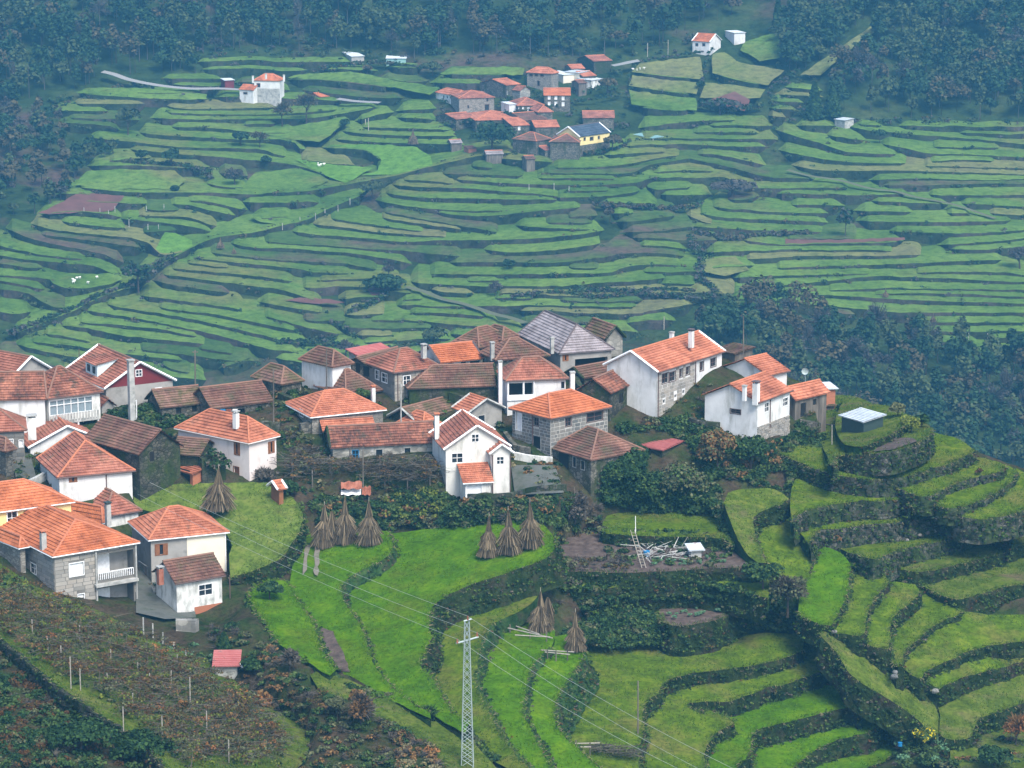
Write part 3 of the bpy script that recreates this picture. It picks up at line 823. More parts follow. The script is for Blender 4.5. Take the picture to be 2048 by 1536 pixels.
LEVELS = []      # (outline, plane) of every level, to keep the ground below it
TREADS = []      # (points, triangles, kind) for the grass scattered later
WALLS = []       # (lip points, outward, drop, px-weight)
def zplane(anch):
    a = np.array(anch, float)
    if len(a) == 1: return lambda x, y: a[0, 2]
    if len(a) == 2:
        d = a[1, :2] - a[0, :2]; L = d @ d
        return lambda x, y: a[0, 2] + (a[1, 2] - a[0, 2]) * np.clip(((x - a[0, 0]) * d[0] + (y - a[0, 1]) * d[1]) / L, -.4, 1.4)
    A = np.hstack([a[:, :2], np.ones((3, 1))]); c = np.linalg.solve(A, a[:, 2])
    return lambda x, y: c[0] * x + c[1] * y + c[2]
def terrace(lip, rest, anch, mat='grass_mid', drop=3.0, wall='bank', batter=.14, name='terrace', rough=.28, fringe=1.0, lift=0.0, side=1.7):
    """a level of ground: its front edge (lip), the rest of its outline, and the wall under the edge"""
    zf = zplane(anch)
    lp = smooth_line(lip, 6.0) if len(lip) > 2 else np.array(lip, float)
    def w3(x, y): return P(x, y, zf(x, y) + lift)
    L3 = np.array([w3(*p) for p in lp])
    # resample the edge in metres and roughen it
    s = np.concatenate([[0], np.cumsum(np.linalg.norm(np.diff(L3[:, :2], axis=0), axis=1))])
    n = max(4, int(s[-1] / .45)); si = np.linspace(0, s[-1], n)
    L3 = np.stack([np.interp(si, s, L3[:, k]) for k in range(3)], -1)
    j = np.array([[mnoise.noise(Vector((q[0] * .7, q[1] * .7, k))) + .5 * mnoise.noise(Vector((q[0] * 2.3, q[1] * 2.3, k + 7))) for k in (0, 5)] for q in L3])
    L3[:, :2] += .22 * j
    rs = smooth_line([lip[-1]] + list(rest) + [lip[0]], 14.0)[1:-1]
    R3 = np.array([w3(*p) for p in rs])
    ring = np.vstack([L3, R3])
    # triangulate with interior points
    poly2 = [tuple(p[:2]) for p in ring]
    xs, ys = ring[:, 0], ring[:, 1]; pts = [Vector(p) for p in poly2]; step = 1.1
    gxx = np.arange(xs.min() + .5, xs.max(), step); gyy = np.arange(ys.min() + .5, ys.max(), step)
    for x in gxx:
        for y in gyy:
            if inside(x, y, poly2): pts.append(Vector((x + random.uniform(-.3, .3), y + random.uniform(-.3, .3))))
    r = delaunay_2d_cdt(pts, [], [list(range(len(ring)))], 1, 1e-5)
    zr = {}
    c3 = ring
    A = np.hstack([c3[:, :2], np.ones((len(c3), 1))]); co, *_ = np.linalg.lstsq(A, c3[:, 2], rcond=None)
    LEVELS.append((poly2, co))
    V = []
    for p in r[0]:
        z = co[0] * p[0] + co[1] * p[1] + co[2]
        d = np.min(np.hypot(L3[:, 0] - p[0], L3[:, 1] - p[1]))
        z += .13 * mnoise.fractal(Vector((p[0] * .5, p[1] * .5, 4.0)), 1, 2, 3) - .10 * max(0, 1 - d / .8)
        V.append((p[0], p[1], z))
    T = [tuple(f) for f in r[2]]
    g = mesh_obj(name, V, T, M[mat], smooth=True); fix_up(g); tag(g, kind='structure')
    TREADS.append((np.array(V), [t for t in T if len(t) == 3], mat))
    # outward normal of the edge
    cen = ring[:, :2].mean(0)
    t = np.gradient(L3[:, :2], axis=0); t /= np.linalg.norm(t, axis=1)[:, None] + 1e-9
    nr = np.stack([t[:, 1], -t[:, 0]], -1)
    mid = L3[len(L3) // 2]; k = len(L3) // 2
    if inside(mid[0] + nr[k, 0] * .7, mid[1] + nr[k, 1] * .7, poly2): nr = -nr
    zl = co[0] * L3[:, 0] + co[1] * L3[:, 1] + co[2] - .08
    H = 7; rows = []
    for h in range(H):
        f = h / (H - 1); q = L3.copy(); q[:, 2] = zl - drop * f
        dis = np.array([mnoise.fractal(Vector((a[0] * .9, a[1] * .9, q2 * 1.1)), 1, 2, 3) for a, q2 in zip(L3, q[:, 2])])
        off = batter * drop * f + (rough * dis * (1 if h else .2)) + (.05 if h == 1 else 0)
        q[:, :2] += nr * off[:, None]; rows.append(q)
    WV = np.concatenate(rows); n = len(L3); WF = []
    for a in range(H - 1):
        for i in range(n - 1): WF.append((a * n + i, a * n + i + 1, (a + 1) * n + i + 1, (a + 1) * n + i))
    # the rest of the outline gets a plain skirt
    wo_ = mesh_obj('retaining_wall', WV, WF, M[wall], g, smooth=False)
    if wall == 'stonewall':                     # loose courses of stone showing through the growth
        sb = MB(); Lt = si[-1]
        for _ in range(int(Lt * drop * 1.5)):
            i = random.randrange(1, len(L3) - 1); f = random.random(); q = L3[i].copy(); q[2] = zl[i] - drop * f * .95
            q[:2] += nr[i] * (batter * drop * f + random.uniform(-.05, .16)); tt = np.array([t[i, 0], t[i, 1], 0]); nn = np.array([nr[i, 0], nr[i, 1], 0]); up_ = np.array([0, 0, 1.0])
            k2 = random.uniform(-.25, .25); a1 = tt + up_ * k2; a2 = up_ - tt * k2
            sb.box(q, a1 * random.uniform(.14, .34), nn * .14, a2 * random.uniform(.09, .2))
        sb.build('stones', M['wall_stone'], g)['kind'] = 'stuff'
    WALLS.append((np.column_stack([L3[:, :2], zl]), nr, drop, mat, fringe, batter))
    sk = np.vstack([L3[-1:], R3, L3[:1]]); m2 = len(sk); lo = sk.copy(); lo[:, 2] -= side
    SV = np.vstack([sk - [0, 0, .12], lo]); SF = [(i, i + 1, m2 + i + 1, m2 + i) for i in range(m2 - 1)]
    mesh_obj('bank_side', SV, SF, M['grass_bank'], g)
    return g
# --- lawn beside the pink house
terrace([(460, 1157), (480, 1150), (520, 1136), (565, 1112), (585, 1086), (600, 1056), (606, 1031), (598, 1008)],
        [(575, 985), (560, 968), (470, 966), (400, 968), (272, 975), (272, 1010), (330, 1030), (455, 1070), (458, 1110)],
        [(560, 985, -2.1), (330, 985, -2.2), (490, 1145, -6.9)], 'lawn', 2.6)
# --- bright sown terraces below the village
terrace([(560, 1288), (530, 1245), (503, 1205), (500, 1188), (512, 1172), (540, 1160), (572, 1163), (590, 1190), (610, 1220), (630, 1252), (636, 1282), (650, 1310), (672, 1338)],
        [(660, 1352), (612, 1322)], [(540, 1165, -7.8), (660, 1340, -9.0)], 'grass_bright', 1.5, wall='grass_bank', batter=.7)
terrace([(775, 1064), (786, 1092), (772, 1112), (738, 1131), (700, 1150), (684, 1172), (684, 1195), (703, 1222), (722, 1252), (736, 1292), (752, 1332), (782, 1370), (822, 1402), (860, 1424)],
        [(862, 1440), (800, 1410), (700, 1372), (640, 1350), (600, 1290), (575, 1220), (582, 1150), (592, 1095), (612, 1075), (640, 1062), (700, 1060)],
        [(690, 1085, -5.9), (600, 1150, -7.6), (800, 1400, -10.6)], 'grass_bright', 2.4, wall='grass_bank', batter=.6)
terrace([(1104, 1068), (1109, 1088), (1096, 1110), (1062, 1125), (1000, 1146), (942, 1165), (900, 1184), (872, 1202), (860, 1222), (857, 1245), (861, 1272), (850, 1300), (838, 1328), (860, 1352), (882, 1387), (902, 1422), (935, 1450)],
        [(930, 1470), (860, 1432), (780, 1390), (730, 1300), (690, 1215), (690, 1160), (770, 1108), (775, 1075), (850, 1062), (950, 1050), (1050, 1045), (1090, 1055)],
        [(950, 1055, -4.4), (770, 1165, -7.6), (890, 1420, -11.0)], 'grass_bright', 3.0, wall='bank', batter=.45)
terrace([(1000, 1238), (982, 1247), (963, 1278), (953, 1327), (951, 1365), (976, 1415), (1000, 1463), (1030, 1505), (1060, 1536)],
        [(1060, 1560), (980, 1520), (930, 1470), (870, 1400), (838, 1330), (850, 1240), (862, 1205), (900, 1180), (960, 1160), (1060, 1130), (1080, 1180), (1050, 1215)],
        [(930, 1230, -9.6), (1040, 1180, -8.0), (990, 1480, -12.8)], 'grass_mid', 1.6, wall='grass_bank', batter=.9)
terrace([(1100, 1293), (1084, 1308), (1062, 1336), (1053, 1360), (1052, 1384), (1043, 1410), (1055, 1442), (1070, 1476), (1088, 1508), (1104, 1536)],
        [(1104, 1560), (1040, 1540), (1000, 1480), (945, 1370), (945, 1320), (960, 1270), (990, 1240), (1050, 1235), (1110, 1262)],
        [(1010, 1290, -11.1), (1100, 1275, -10.8), (1060, 1510, -13.8)], 'grass_bright', 1.2, wall='grass_bank', batter=.9)
terrace([(1166, 1300), (1163, 1318), (1145, 1343), (1127, 1371), (1113, 1397), (1107, 1432), (1117, 1456), (1142, 1481), (1170, 1508), (1200, 1537)],
        [(1200, 1560), (1090, 1550), (1065, 1480), (1040, 1410), (1045, 1360), (1060, 1335), (1090, 1300), (1110, 1275), (1160, 1275)],
        [(1130, 1310, -11.8), (1090, 1310, -11.7), (1150, 1500, -14.7)], 'grass_bright', 3.2, wall='grass_bank', batter=.5)
# --- duller terraces lower right of the middle
terrace([(1605, 1300), (1574, 1312), (1536, 1323), (1450, 1337), (1386, 1345), (1344, 1355), (1322, 1370), (1319, 1385), (1303, 1393), (1290, 1408), (1286, 1435), (1289, 1457), (1282, 1482), (1280, 1510), (1281, 1537)],
        [(1281, 1560), (1190, 1560), (1110, 1470), (1100, 1400), (1150, 1320), (1180, 1290), (1300, 1290), (1400, 1290), (1500, 1270), (1600, 1270)],
        [(1200, 1370, -15.6), (1580, 1305, -15.2), (1230, 1510, -17.4)], 'grass_mid', 2.8)
terrace([(1664, 1334), (1611, 1352), (1573, 1367), (1536, 1373), (1474, 1397), (1424, 1402), (1376, 1404), (1390, 1420), (1405, 1425), (1416, 1418), (1450, 1430), (1469, 1442), (1446, 1455), (1425, 1471), (1412, 1492), (1410, 1537)],
        [(1410, 1560), (1270, 1560), (1275, 1480), (1280, 1400), (1310, 1370), (1400, 1340), (1540, 1315), (1610, 1290), (1668, 1310)],
        [(1350, 1380, -17.0), (1640, 1330, -16.6), (1340, 1500, -18.8)], 'grass_mid', 3.0)
terrace([(1722, 1422), (1702, 1414), (1643, 1425), (1586, 1440), (1536, 1452), (1518, 1456), (1502, 1472), (1500, 1500), (1470, 1537)],
        [(1470, 1560), (1400, 1560), (1400, 1490), (1440, 1445), (1440, 1420), (1480, 1395), (1580, 1365), (1670, 1335), (1700, 1360), (1712, 1395)],
        [(1600, 1410, -18.9), (1480, 1460, -19.4), (1700, 1400, -18.8)], 'grass_bright', 2.6)
terrace([(1756, 1452), (1723, 1467), (1681, 1476), (1643, 1492), (1618, 1508), (1592, 1528), (1580, 1545)],
        [(1575, 1570), (1440, 1570), (1490, 1480), (1530, 1450), (1650, 1420), (1720, 1412), (1740, 1430)],
        [(1650, 1460, -21.0), (1540, 1510, -21.6), (1740, 1450, -20.9)], 'grass_bright', 2.6)
terrace([(1790, 1498), (1770, 1520), (1720, 1540), (1680, 1560)],
        [(1560, 1600), (1580, 1540), (1620, 1500), (1680, 1472), (1750, 1452), (1780, 1475)],
        [(1700, 1500, -23.3)], 'grass_bright', 2.6)
# --- right-hand spur: levels wrapping round its nose
terrace([(1664, 928), (1671, 912), (1711, 909), (1786, 900), (1836, 882), (1857, 870), (1863, 858)],
        [(1850, 842), (1820, 832), (1760, 815), (1700, 790), (1640, 800), (1640, 880)], [(1760, 880, .15), (1840, 850, .3), (1680, 905, -.2)], 'grass_olive', 2.6, wall='stonewall')
terrace([(1726, 892), (1745, 884), (1786, 864), (1805, 850), (1815, 838)], [(1800, 815), (1740, 808), (1690, 800), (1670, 850), (1690, 890)], [(1740, 860, .9), (1800, 830, 1.1), (1690, 880, .6)], 'grass_olive', 1.2)
terrace([(1560, 905), (1600, 924), (1656, 945), (1736, 957), (1811, 952), (1858, 937), (1898, 926), (1941, 907), (1948, 899)],
        [(1928, 885), (1906, 873), (1861, 864), (1840, 860), (1780, 880), (1660, 895), (1600, 890)], [(1800, 925, -1.7), (1920, 890, -1.6), (1620, 915, -1.4)], 'grass_mid', 2.6, wall='stonewall')
terrace([(1790, 968), (1806, 980), (1836, 990), (1861, 990), (1898, 972), (1936, 957), (1973, 949), (1996, 942), (2010, 930)],
        [(1998, 924), (1948, 913), (1900, 915), (1800, 950), (1740, 955)], [(1880, 960, -3.1), (1980, 930, -3.1), (1770, 968, -3.0)], 'grass_mid', 2.2, wall='stonewall')
terrace([(1850, 990), (1860, 998), (1878, 1010), (1906, 1015), (1941, 1007), (1986, 987), (2021, 964), (2028, 952), (2034, 940)],
        [(1998, 926), (1950, 940), (1890, 965), (1850, 980)], [(1930, 990, -4.2), (2015, 945, -4.2), (1860, 995, -4.1)], 'grass_mid', 2.0, wall='stonewall')
terrace([(1890, 1012), (1906, 1025), (1926, 1032), (1961, 1037), (1998, 1032), (2026, 1027), (2050, 1019), (2075, 1008)],
        [(2075, 955), (2048, 945), (2033, 937), (2015, 960), (1960, 990), (1890, 1000)], [(1960, 1020, -5.2), (2048, 980, -5.1), (1895, 1015, -5.0)], 'grass_mid', 2.8, wall='stonewall')
terrace([(1585, 1040), (1598, 1027), (1623, 1017), (1661, 1009), (1711, 1002), (1761, 1001), (1798, 997), (1810, 995), (1824, 1012)],
        [(1815, 975), (1740, 950), (1640, 935), (1590, 960), (1580, 1010)], [(1700, 990, -3.8), (1810, 985, -4.0), (1600, 1015, -3.8)], 'grass_mid', 2.8, wall='stonewall')
terrace([(1618, 1085), (1636, 1060), (1673, 1057), (1736, 1047), (1786, 1044), (1848, 1037), (1891, 1034), (1908, 1036), (1930, 1050)],
        [(1930, 1015), (1880, 1005), (1820, 995), (1600, 1005), (1590, 1050)], [(1750, 1035, -6.1), (1900, 1030, -6.4), (1640, 1055, -6.0)], 'grass_mid', 3.0, wall='stonewall')
terrace([(1700, 1105), (1741, 1116), (1761, 1114), (1786, 1102), (1836, 1090), (1886, 1080), (1936, 1067), (1981, 1061), (2000, 1064), (2025, 1072)],
        [(2030, 1030), (1960, 1030), (1880, 1030), (1640, 1045), (1630, 1075)], [(1800, 1080, -8.5), (1980, 1055, -8.7), (1680, 1095, -8.4)], 'grass_mid', 3.0, wall='stonewall')
terrace([(1790, 1135), (1830, 1142), (1873, 1138), (1898, 1132), (1948, 1120), (1998, 1107), (2026, 1095), (2050, 1088), (2080, 1085)],
        [(2080, 1050), (2000, 1055), (1880, 1070), (1750, 1100)], [(1900, 1115, -10.2), (2040, 1085, -10.3), (1800, 1130, -10.1)], 'grass_olive', 2.6, wall='bank')
terrace([(1828, 1160), (1858, 1177), (1886, 1190), (1916, 1197), (1961, 1187), (2011, 1172), (2046, 1168), (2080, 1163)],
        [(2080, 1100), (1980, 1100), (1880, 1125), (1800, 1130)], [(1920, 1170, -11.8), (2040, 1150, -11.9), (1850, 1165, -11.7)], 'grass_olive', 2.8, wall='bank')
# --- strips stepping down the right of the gully
terrace([(1578, 996), (1560, 1008), (1530, 1018), (1508, 1034), (1510, 1062), (1520, 1090), (1532, 1126)],
        [(1515, 1128), (1497, 1112), (1475, 1076), (1460, 1040), (1448, 1005), (1456, 986), (1500, 978), (1550, 980)], [(1500, 985, -2.9), (1440, 1000, -3.1), (1525, 1120, -6.9)], 'grass_olive', 2.2, side=4.0)
terrace([(1632, 1080), (1628, 1100), (1624, 1130), (1618, 1160), (1600, 1172)],
        [(1575, 1165), (1545, 1138), (1512, 1085), (1498, 1050), (1530, 1015), (1600, 1035)], [(1540, 1040, -5.6), (1610, 1070, -6.8), (1600, 1160, -9.3)], 'grass_mid', 2.8, side=3.0)
terrace([(1702, 1128), (1698, 1152), (1693, 1190), (1677, 1222), (1663, 1250), (1640, 1246), (1612, 1234), (1596, 1222)],
        [(1600, 1190), (1615, 1140), (1622, 1105), (1640, 1095), (1680, 1105)], [(1650, 1140, -9.0), (1690, 1140, -9.0), (1640, 1230, -10.8)], 'grass_bright', 2.4)
terrace([(1778, 1160), (1771, 1172), (1748, 1197), (1734, 1227), (1729, 1266), (1708, 1270), (1690, 1266), (1664, 1266)],
        [(1660, 1245), (1690, 1190), (1695, 1150), (1715, 1130), (1760, 1140)], [(1720, 1160, -10.2), (1770, 1160, -10.2), (1700, 1260, -12.0)], 'grass_mid', 2.4)
terrace([(1842, 1182), (1836, 1192), (1806, 1215), (1784, 1237), (1781, 1260), (1777, 1296), (1755, 1294), (1735, 1288)],
        [(1722, 1265), (1732, 1225), (1748, 1192), (1775, 1165), (1830, 1170)], [(1790, 1190, -11.4), (1830, 1185, -11.4), (1755, 1285, -13.2)], 'grass_mid', 2.6)
terrace([(1922, 1218), (1916, 1230), (1891, 1237), (1857, 1257), (1832, 1282), (1810, 1300), (1802, 1333), (1785, 1325), (1775, 1312)],
        [(1772, 1290), (1780, 1235), (1836, 1188), (1850, 1180), (1910, 1200)], [(1860, 1220, -13.0), (1900, 1225, -13.0), (1790, 1310, -14.6)], 'grass_mid', 2.6)
terrace([(2080, 1278), (2046, 1281), (1986, 1288), (1936, 1301), (1906, 1316), (1873, 1331), (1848, 1346), (1842, 1358), (1818, 1345), (1800, 1330)],
        [(1805, 1295), (1850, 1255), (1915, 1225), (1990, 1230), (2080, 1235)], [(1900, 1290, -14.9), (2046, 1270, -14.9), (1830, 1340, -15.9)], 'grass_mid', 2.4)
terrace([(2080, 1315), (2046, 1322), (1986, 1338), (1936, 1351), (1886, 1371), (1878, 1377), (1860, 1368)],
        [(1840, 1350), (1870, 1328), (1935, 1298), (2046, 1272), (2080, 1270)], [(1950, 1335, -16.9), (2046, 1312, -16.9), (1870, 1368, -17.3)], 'grass_mid', 3.2)
terrace([(2075, 1395), (2008, 1417), (1981, 1427), (1951, 1442), (1947, 1467), (1923, 1478), (1891, 1476), (1878, 1462)],
        [(1880, 1430), (1875, 1380), (1940, 1345), (2046, 1318), (2080, 1315)], [(1950, 1410, -19.6), (2046, 1390, -19.4), (1900, 1465, -20.6)], 'grass_olive', 2.8)
terrace([(2080, 1540), (1990, 1560), (1940, 1545), (1900, 1525)], [(1905, 1480), (1950, 1440), (2010, 1412), (2080, 1390)], [(1990, 1480, -22.0)], 'grass_olive', 2.4)
# sloping grass path between the two flights of terraces
terrace([(1640, 1268), (1670, 1300), (1700, 1345), (1740, 1375), (1790, 1405), (1830, 1435), (1862, 1470)],
        [(1895, 1478), (1880, 1440), (1865, 1400), (1830, 1360), (1790, 1330), (1740, 1300), (1690, 1272), (1660, 1255)],
        [(1670, 1275, -12.6), (1760, 1350, -16.0), (1870, 1460, -20.6)], 'grass_olive', 3.4)
# --- the overgrown gardens in the middle
terrace([(1205, 1062), (1229, 1068), (1299, 1071), (1399, 1073), (1449, 1077), (1462, 1090)], [(1452, 1050), (1430, 1030), (1300, 1022), (1215, 1030)], [(1300, 1060, -6.0)], 'grass_mid', 3.2)
terrace([(1100, 1128), (1120, 1139), (1180, 1142), (1250, 1144), (1350, 1140), (1440, 1134), (1520, 1137)], [(1530, 1110), (1460, 1080), (1220, 1060), (1130, 1075), (1105, 1105)], [(1300, 1130, -7.4), (1130, 1120, -7.4), (1300, 1080, -7.2)], 'soil', 2.6)
terrace([(1120, 1165), (1130, 1174), (1190, 1176), (1237, 1172), (1275, 1163), (1400, 1166), (1490, 1182), (1535, 1195)], [(1540, 1150), (1450, 1135), (1250, 1130), (1120, 1140)], [(1300, 1160, -8.9)], 'grass_mid', 2.8)
terrace([(1170, 1215), (1200, 1205), (1260, 1192), (1300, 1196), (1360, 1190), (1440, 1192), (1500, 1205)], [(1510, 1180), (1400, 1165), (1240, 1165), (1150, 1180)], [(1300, 1190, -10.4)], 'ground', 2.2)
terrace([(1318, 1225), (1335, 1248), (1400, 1246), (1460, 1228), (1500, 1208), (1530, 1205)], [(1530, 1190), (1480, 1185), (1400, 1195), (1320, 1205)], [(1400, 1225, -11.7)], 'soil', 3.4)
# rough strip beside the tails of the bright terraces
terrace([(640, 1380), (690, 1396), (740, 1424), (800, 1454), (860, 1492), (900, 1550)], [(1010, 1570), (960, 1500), (900, 1448), (830, 1412), (760, 1386), (700, 1362), (650, 1345), (620, 1350)], [(700, 1372, -9.9), (985, 1530, -12.9)], 'grass_olive', 1.4, wall='grass_bank', batter=1.3)
# vineyard bank along the lower left, with the stone wall over the lane
terrace([(-20, 1262), (0, 1272), (60, 1320), (110, 1362), (150, 1390), (200, 1425), (240, 1450), (300, 1500), (340, 1545)],
        [(560, 1560), (620, 1480), (560, 1420), (480, 1370), (440, 1330), (330, 1290), (270, 1262), (200, 1222), (130, 1196), (60, 1170), (-20, 1130)],
        [(0, 1250, -4.2), (260, 1300, -8.2), (480, 1420, -11.0)], 'grass_olive', 2.6, wall='stonewall', lift=.4)
# the ground sheet stays below every level
low = np.full(NGZ.shape, 1e9)
for poly2, co in LEVELS:
    xs = np.array([p[0] for p in poly2]); ys = np.array([p[1] for p in poly2])
    i0, i1 = np.searchsorted(nxs, [xs.min(), xs.max()]); j0, j1 = np.searchsorted(nys, [ys.min(), ys.max()])
    sx, sy = NGX[j0:j1, i0:i1], NGY[j0:j1, i0:i1]
    c = np.zeros(sx.shape, bool); jn = len(xs) - 1
    for i in range(len(xs)):
        if ys[i] != ys[jn]:
            t = (xs[jn] - xs[i]) * (sy - ys[i]) / (ys[jn] - ys[i]) + xs[i]; c ^= ((ys[i] > sy) != (ys[jn] > sy)) & (sx < t)
        jn = i
    pl = co[0] * sx + co[1] * sy + co[2] - .9
    low[j0:j1, i0:i1] = np.where(c, np.minimum(low[j0:j1, i0:i1], pl), low[j0:j1, i0:i1])
NGZ[:] = np.minimum(NGZ, low)
hs_ = bpy.data.objects['hillside'].data; co_ = np.zeros(len(hs_.vertices) * 3, np.float32); hs_.vertices.foreach_get('co', co_); co_ = co_.reshape(-1, 3)
co_[:, 2] = np.minimum(co_[:, 2], low.ravel()); hs_.vertices.foreach_set('co', co_.ravel()); hs_.update()
# track worn into the haystack terrace and bare furrows
def near_sheet(poly, mat, zoff, name, anch):
    zf = zplane(anch); ring = []
    for a, b in zip(poly, poly[1:] + poly[:1]):
        n = max(1, int(math.dist(a, b) / 8))
        for k in range(n): ring.append((a[0] + (b[0] - a[0]) * k / n, a[1] + (b[1] - a[1]) * k / n))
    V = [P(x + random.uniform(-2, 2), y + random.uniform(-1, 1), zf(x, y) + zoff) for x, y in ring]
    r = delaunay_2d_cdt([Vector(v[:2]) for v in V], [], [list(range(len(V)))], 1, 1e-5)
    A = np.array(V); c, *_ = np.linalg.lstsq(np.hstack([A[:, :2], np.ones((len(A), 1))]), A[:, 2], rcond=None)
    o = mesh_obj(name, [(p[0], p[1], c[0] * p[0] + c[1] * p[1] + c[2]) for p in r[0]], [tuple(f) for f in r[2]], mat); fix_up(o); return tag(o, kind='structure')
AN = [(690, 1085, -5.9), (600, 1150, -7.6), (800, 1400, -10.6)]
near_sheet([(612, 1090), (620, 1092), (612, 1140), (605, 1150), (606, 1120)], M['path'], .12, 'path', AN)
near_sheet([(630, 1092), (640, 1092), (636, 1150), (628, 1150), (628, 1120)], M['path'], .12, 'path', AN)
near_sheet([(640, 1255), (665, 1262), (690, 1310), (700, 1345), (675, 1340), (655, 1310), (640, 1285)], M['soil'], .12, 'tilled_field', AN)
near_sheet([(1740, 905), (1790, 875), (1830, 876), (1834, 882), (1786, 898), (1711, 907)], M['soil'], .16, 'tilled_field', [(1760, 880, .15), (1840, 850, .3), (1680, 905, -.2)])
def draped(poly, mat, off, name):
    ring = []
    for a, b in zip(poly, poly[1:] + poly[:1]):
        n = max(1, int(math.dist(a, b) / 8))
        for k in range(n): ring.append((a[0] + (b[0] - a[0]) * k / n, a[1] + (b[1] - a[1]) * k / n))
    pts = list(ring); xs = [p[0] for p in ring]; ys = [p[1] for p in ring]
    for x in np.arange(min(xs), max(xs), 8):
        for y in np.arange(min(ys), max(ys), 4):
            if inside(x, y, ring): pts.append((float(x), float(y)))
    r = delaunay_2d_cdt([Vector(p) for p in pts], [], [list(range(len(ring)))], 1, 1e-4)
    o = mesh_obj(name, [PG(p[0], p[1], off) for p in r[0]], [tuple(f) for f in r[2]], mat); fix_up(o); return tag(o, kind='structure')
draped([(272, 1130), (300, 1140), (390, 1218), (392, 1235), (330, 1238), (272, 1225)], M['concrete_ground'], .3, 'yard')
draped([(1022, 930), (1110, 930), (1128, 985), (1030, 990)], M['concrete_ground'], .3, 'yard')
draped([(20, 905), (60, 905), (80, 985), (40, 990)], M['concrete_ground'], .3, 'yard')

# ================================================================ HOUSES
CUBE = bpy.data.meshes.new('stone_block')
CUBE.from_pydata([(-.5, -.5, -.5), (.5, -.5, -.5), (.5, .5, -.5), (-.5, .5, -.5), (-.5, -.42, .5), (.5, -.5, .46), (.46, .5, .5), (-.5, .46, .44)], [], [(0, 3, 2, 1), (4, 5, 6, 7), (0, 1, 5, 4), (1, 2, 6, 5), (2, 3, 7, 6), (3, 0, 4, 7)])
CUBES = {}
def block_mesh(mat, var):
    k = (mat, var)
    if k not in CUBES:
        me = bpy.data.meshes.new('stone_block')
        r = random.Random(var * 13 + 5); q = lambda: r.uniform(0, .07)
        me.from_pydata([(-.5 + q(), -.5, -.5 + q()), (.5 - q(), -.5, -.5 + q()), (.5 - q(), -.5, .5 - q()), (-.5 + q(), -.5, .5 - q()), (-.5, .5, -.5), (.5, .5, -.5), (.5, .5, .5), (-.5, .5, .5)],
                       [], [(0, 1, 2, 3), (7, 6, 5, 4), (0, 4, 5, 1), (1, 5, 6, 2), (2, 6, 7, 3), (3, 7, 4, 0)])
        me.materials.append(M[mat]); CUBES[k] = me
    return CUBES[k]
def add_block(parent, c, ax, w, h, d, mat, name='stone_block'):
    o = bpy.data.objects.new(name, block_mesh(mat, random.randrange(6))); COL.objects.link(o)
    o.parent = parent
    o.location = tuple(c); o.rotation_euler = (0, 0, math.atan2(ax[1], ax[0])); o.scale = (w, d, h)
    return o
def clip_ext(poly, v):
    us = []
    n = len(poly)
    for i in range(n):
        (u0, v0), (u1, v1) = poly[i], poly[(i + 1) % n]
        if (v0 - v) * (v1 - v) <= 0 and abs(v1 - v0) > 1e-9:
            t = (v - v0) / (v1 - v0); us.append(u0 + (u1 - u0) * t)
        elif abs(v0 - v) < 1e-7: us.append(u0)
    return (min(us), max(us)) if us else None
def tile_face(verts, faces, uvs, poly, course=.40, lift=.06, sag=0.0, seg=1.6):
    """lay a roof slope in courses; poly[0]-poly[1] is the eave"""
    p = [np.array(q, float) for q in poly]
    e = p[1] - p[0]; L = np.linalg.norm(e); e /= L
    nrm = np.zeros(3)
    for i in range(1, len(p) - 1): nrm += np.cross(p[i] - p[0], p[i + 1] - p[0])
    nrm /= np.linalg.norm(nrm)
    if nrm[2] < 0: nrm = -nrm
    up = np.cross(nrm, e); up /= np.linalg.norm(up)
    if up[2] < 0: up = -up
    p2 = [((q - p[0]) @ e, (q - p[0]) @ up) for q in p]
    vmax = max(q[1] for q in p2)
    nc = max(2, int(round(vmax / course))); c = vmax / nc
    u_off = random.uniform(0, 50)
    for k in range(nc):
        v0, v1 = k * c, (k + 1) * c
        a = clip_ext(p2, min(v0 + 1e-4, vmax)); b = clip_ext(p2, max(0, v1 - 1e-4))
        if not a or not b: continue
        ns = max(1, int((a[1] - a[0]) / seg))
        base = len(verts)
        for i in range(ns + 1):
            t = i / ns
            ua = a[0] + (a[1] - a[0]) * t; ub = b[0] + (b[1] - b[0]) * t
            sa = sb = 0
            wa = p[0] + e * ua + up * v0; wb = p[0] + e * ub + up * v1
            if sag:
                sa = sag * mnoise.noise(Vector((wa[0] * .35, wa[1] * .35, 5))) + sag * .35 * mnoise.noise(Vector((wa[0] * 1.9, wa[1] * 1.9, k * .7)))
                sb = sag * mnoise.noise(Vector((wb[0] * .35, wb[1] * .35, 5)))
            jl = lift * (1 + (.5 * mnoise.noise(Vector((wa[0] * 3, wa[1] * 3, k))) if sag else 0))
            verts += [wa + nrm * (-.03 + sa), wa + nrm * (jl + sa), wb + nrm * (.0 + sb)]
            if i:
                q = base + 3 * (i - 1)
                faces.append((q, q + 3, q + 4, q + 1)); uvs += [(u_off + 0, v0), (u_off + 0, v0), (u_off + 0, v0), (u_off, v0)]
                t0 = (i - 1) / ns; ua0 = a[0] + (a[1] - a[0]) * t0; ub0 = b[0] + (b[1] - b[0]) * t0
                for z_ in range(4): uvs.pop()
                uvs += [(u_off + ua0, v0 + .01), (u_off + ua, v0 + .01), (u_off + ua, v0 + .02), (u_off + ua0, v0 + .02)]
                faces.append((q + 1, q + 4, q + 5, q + 2)); uvs += [(u_off + ua0, v0 + .02), (u_off + ua, v0 + .02), (u_off + ub, v1 - .005), (u_off + ub0, v1 - .005)]
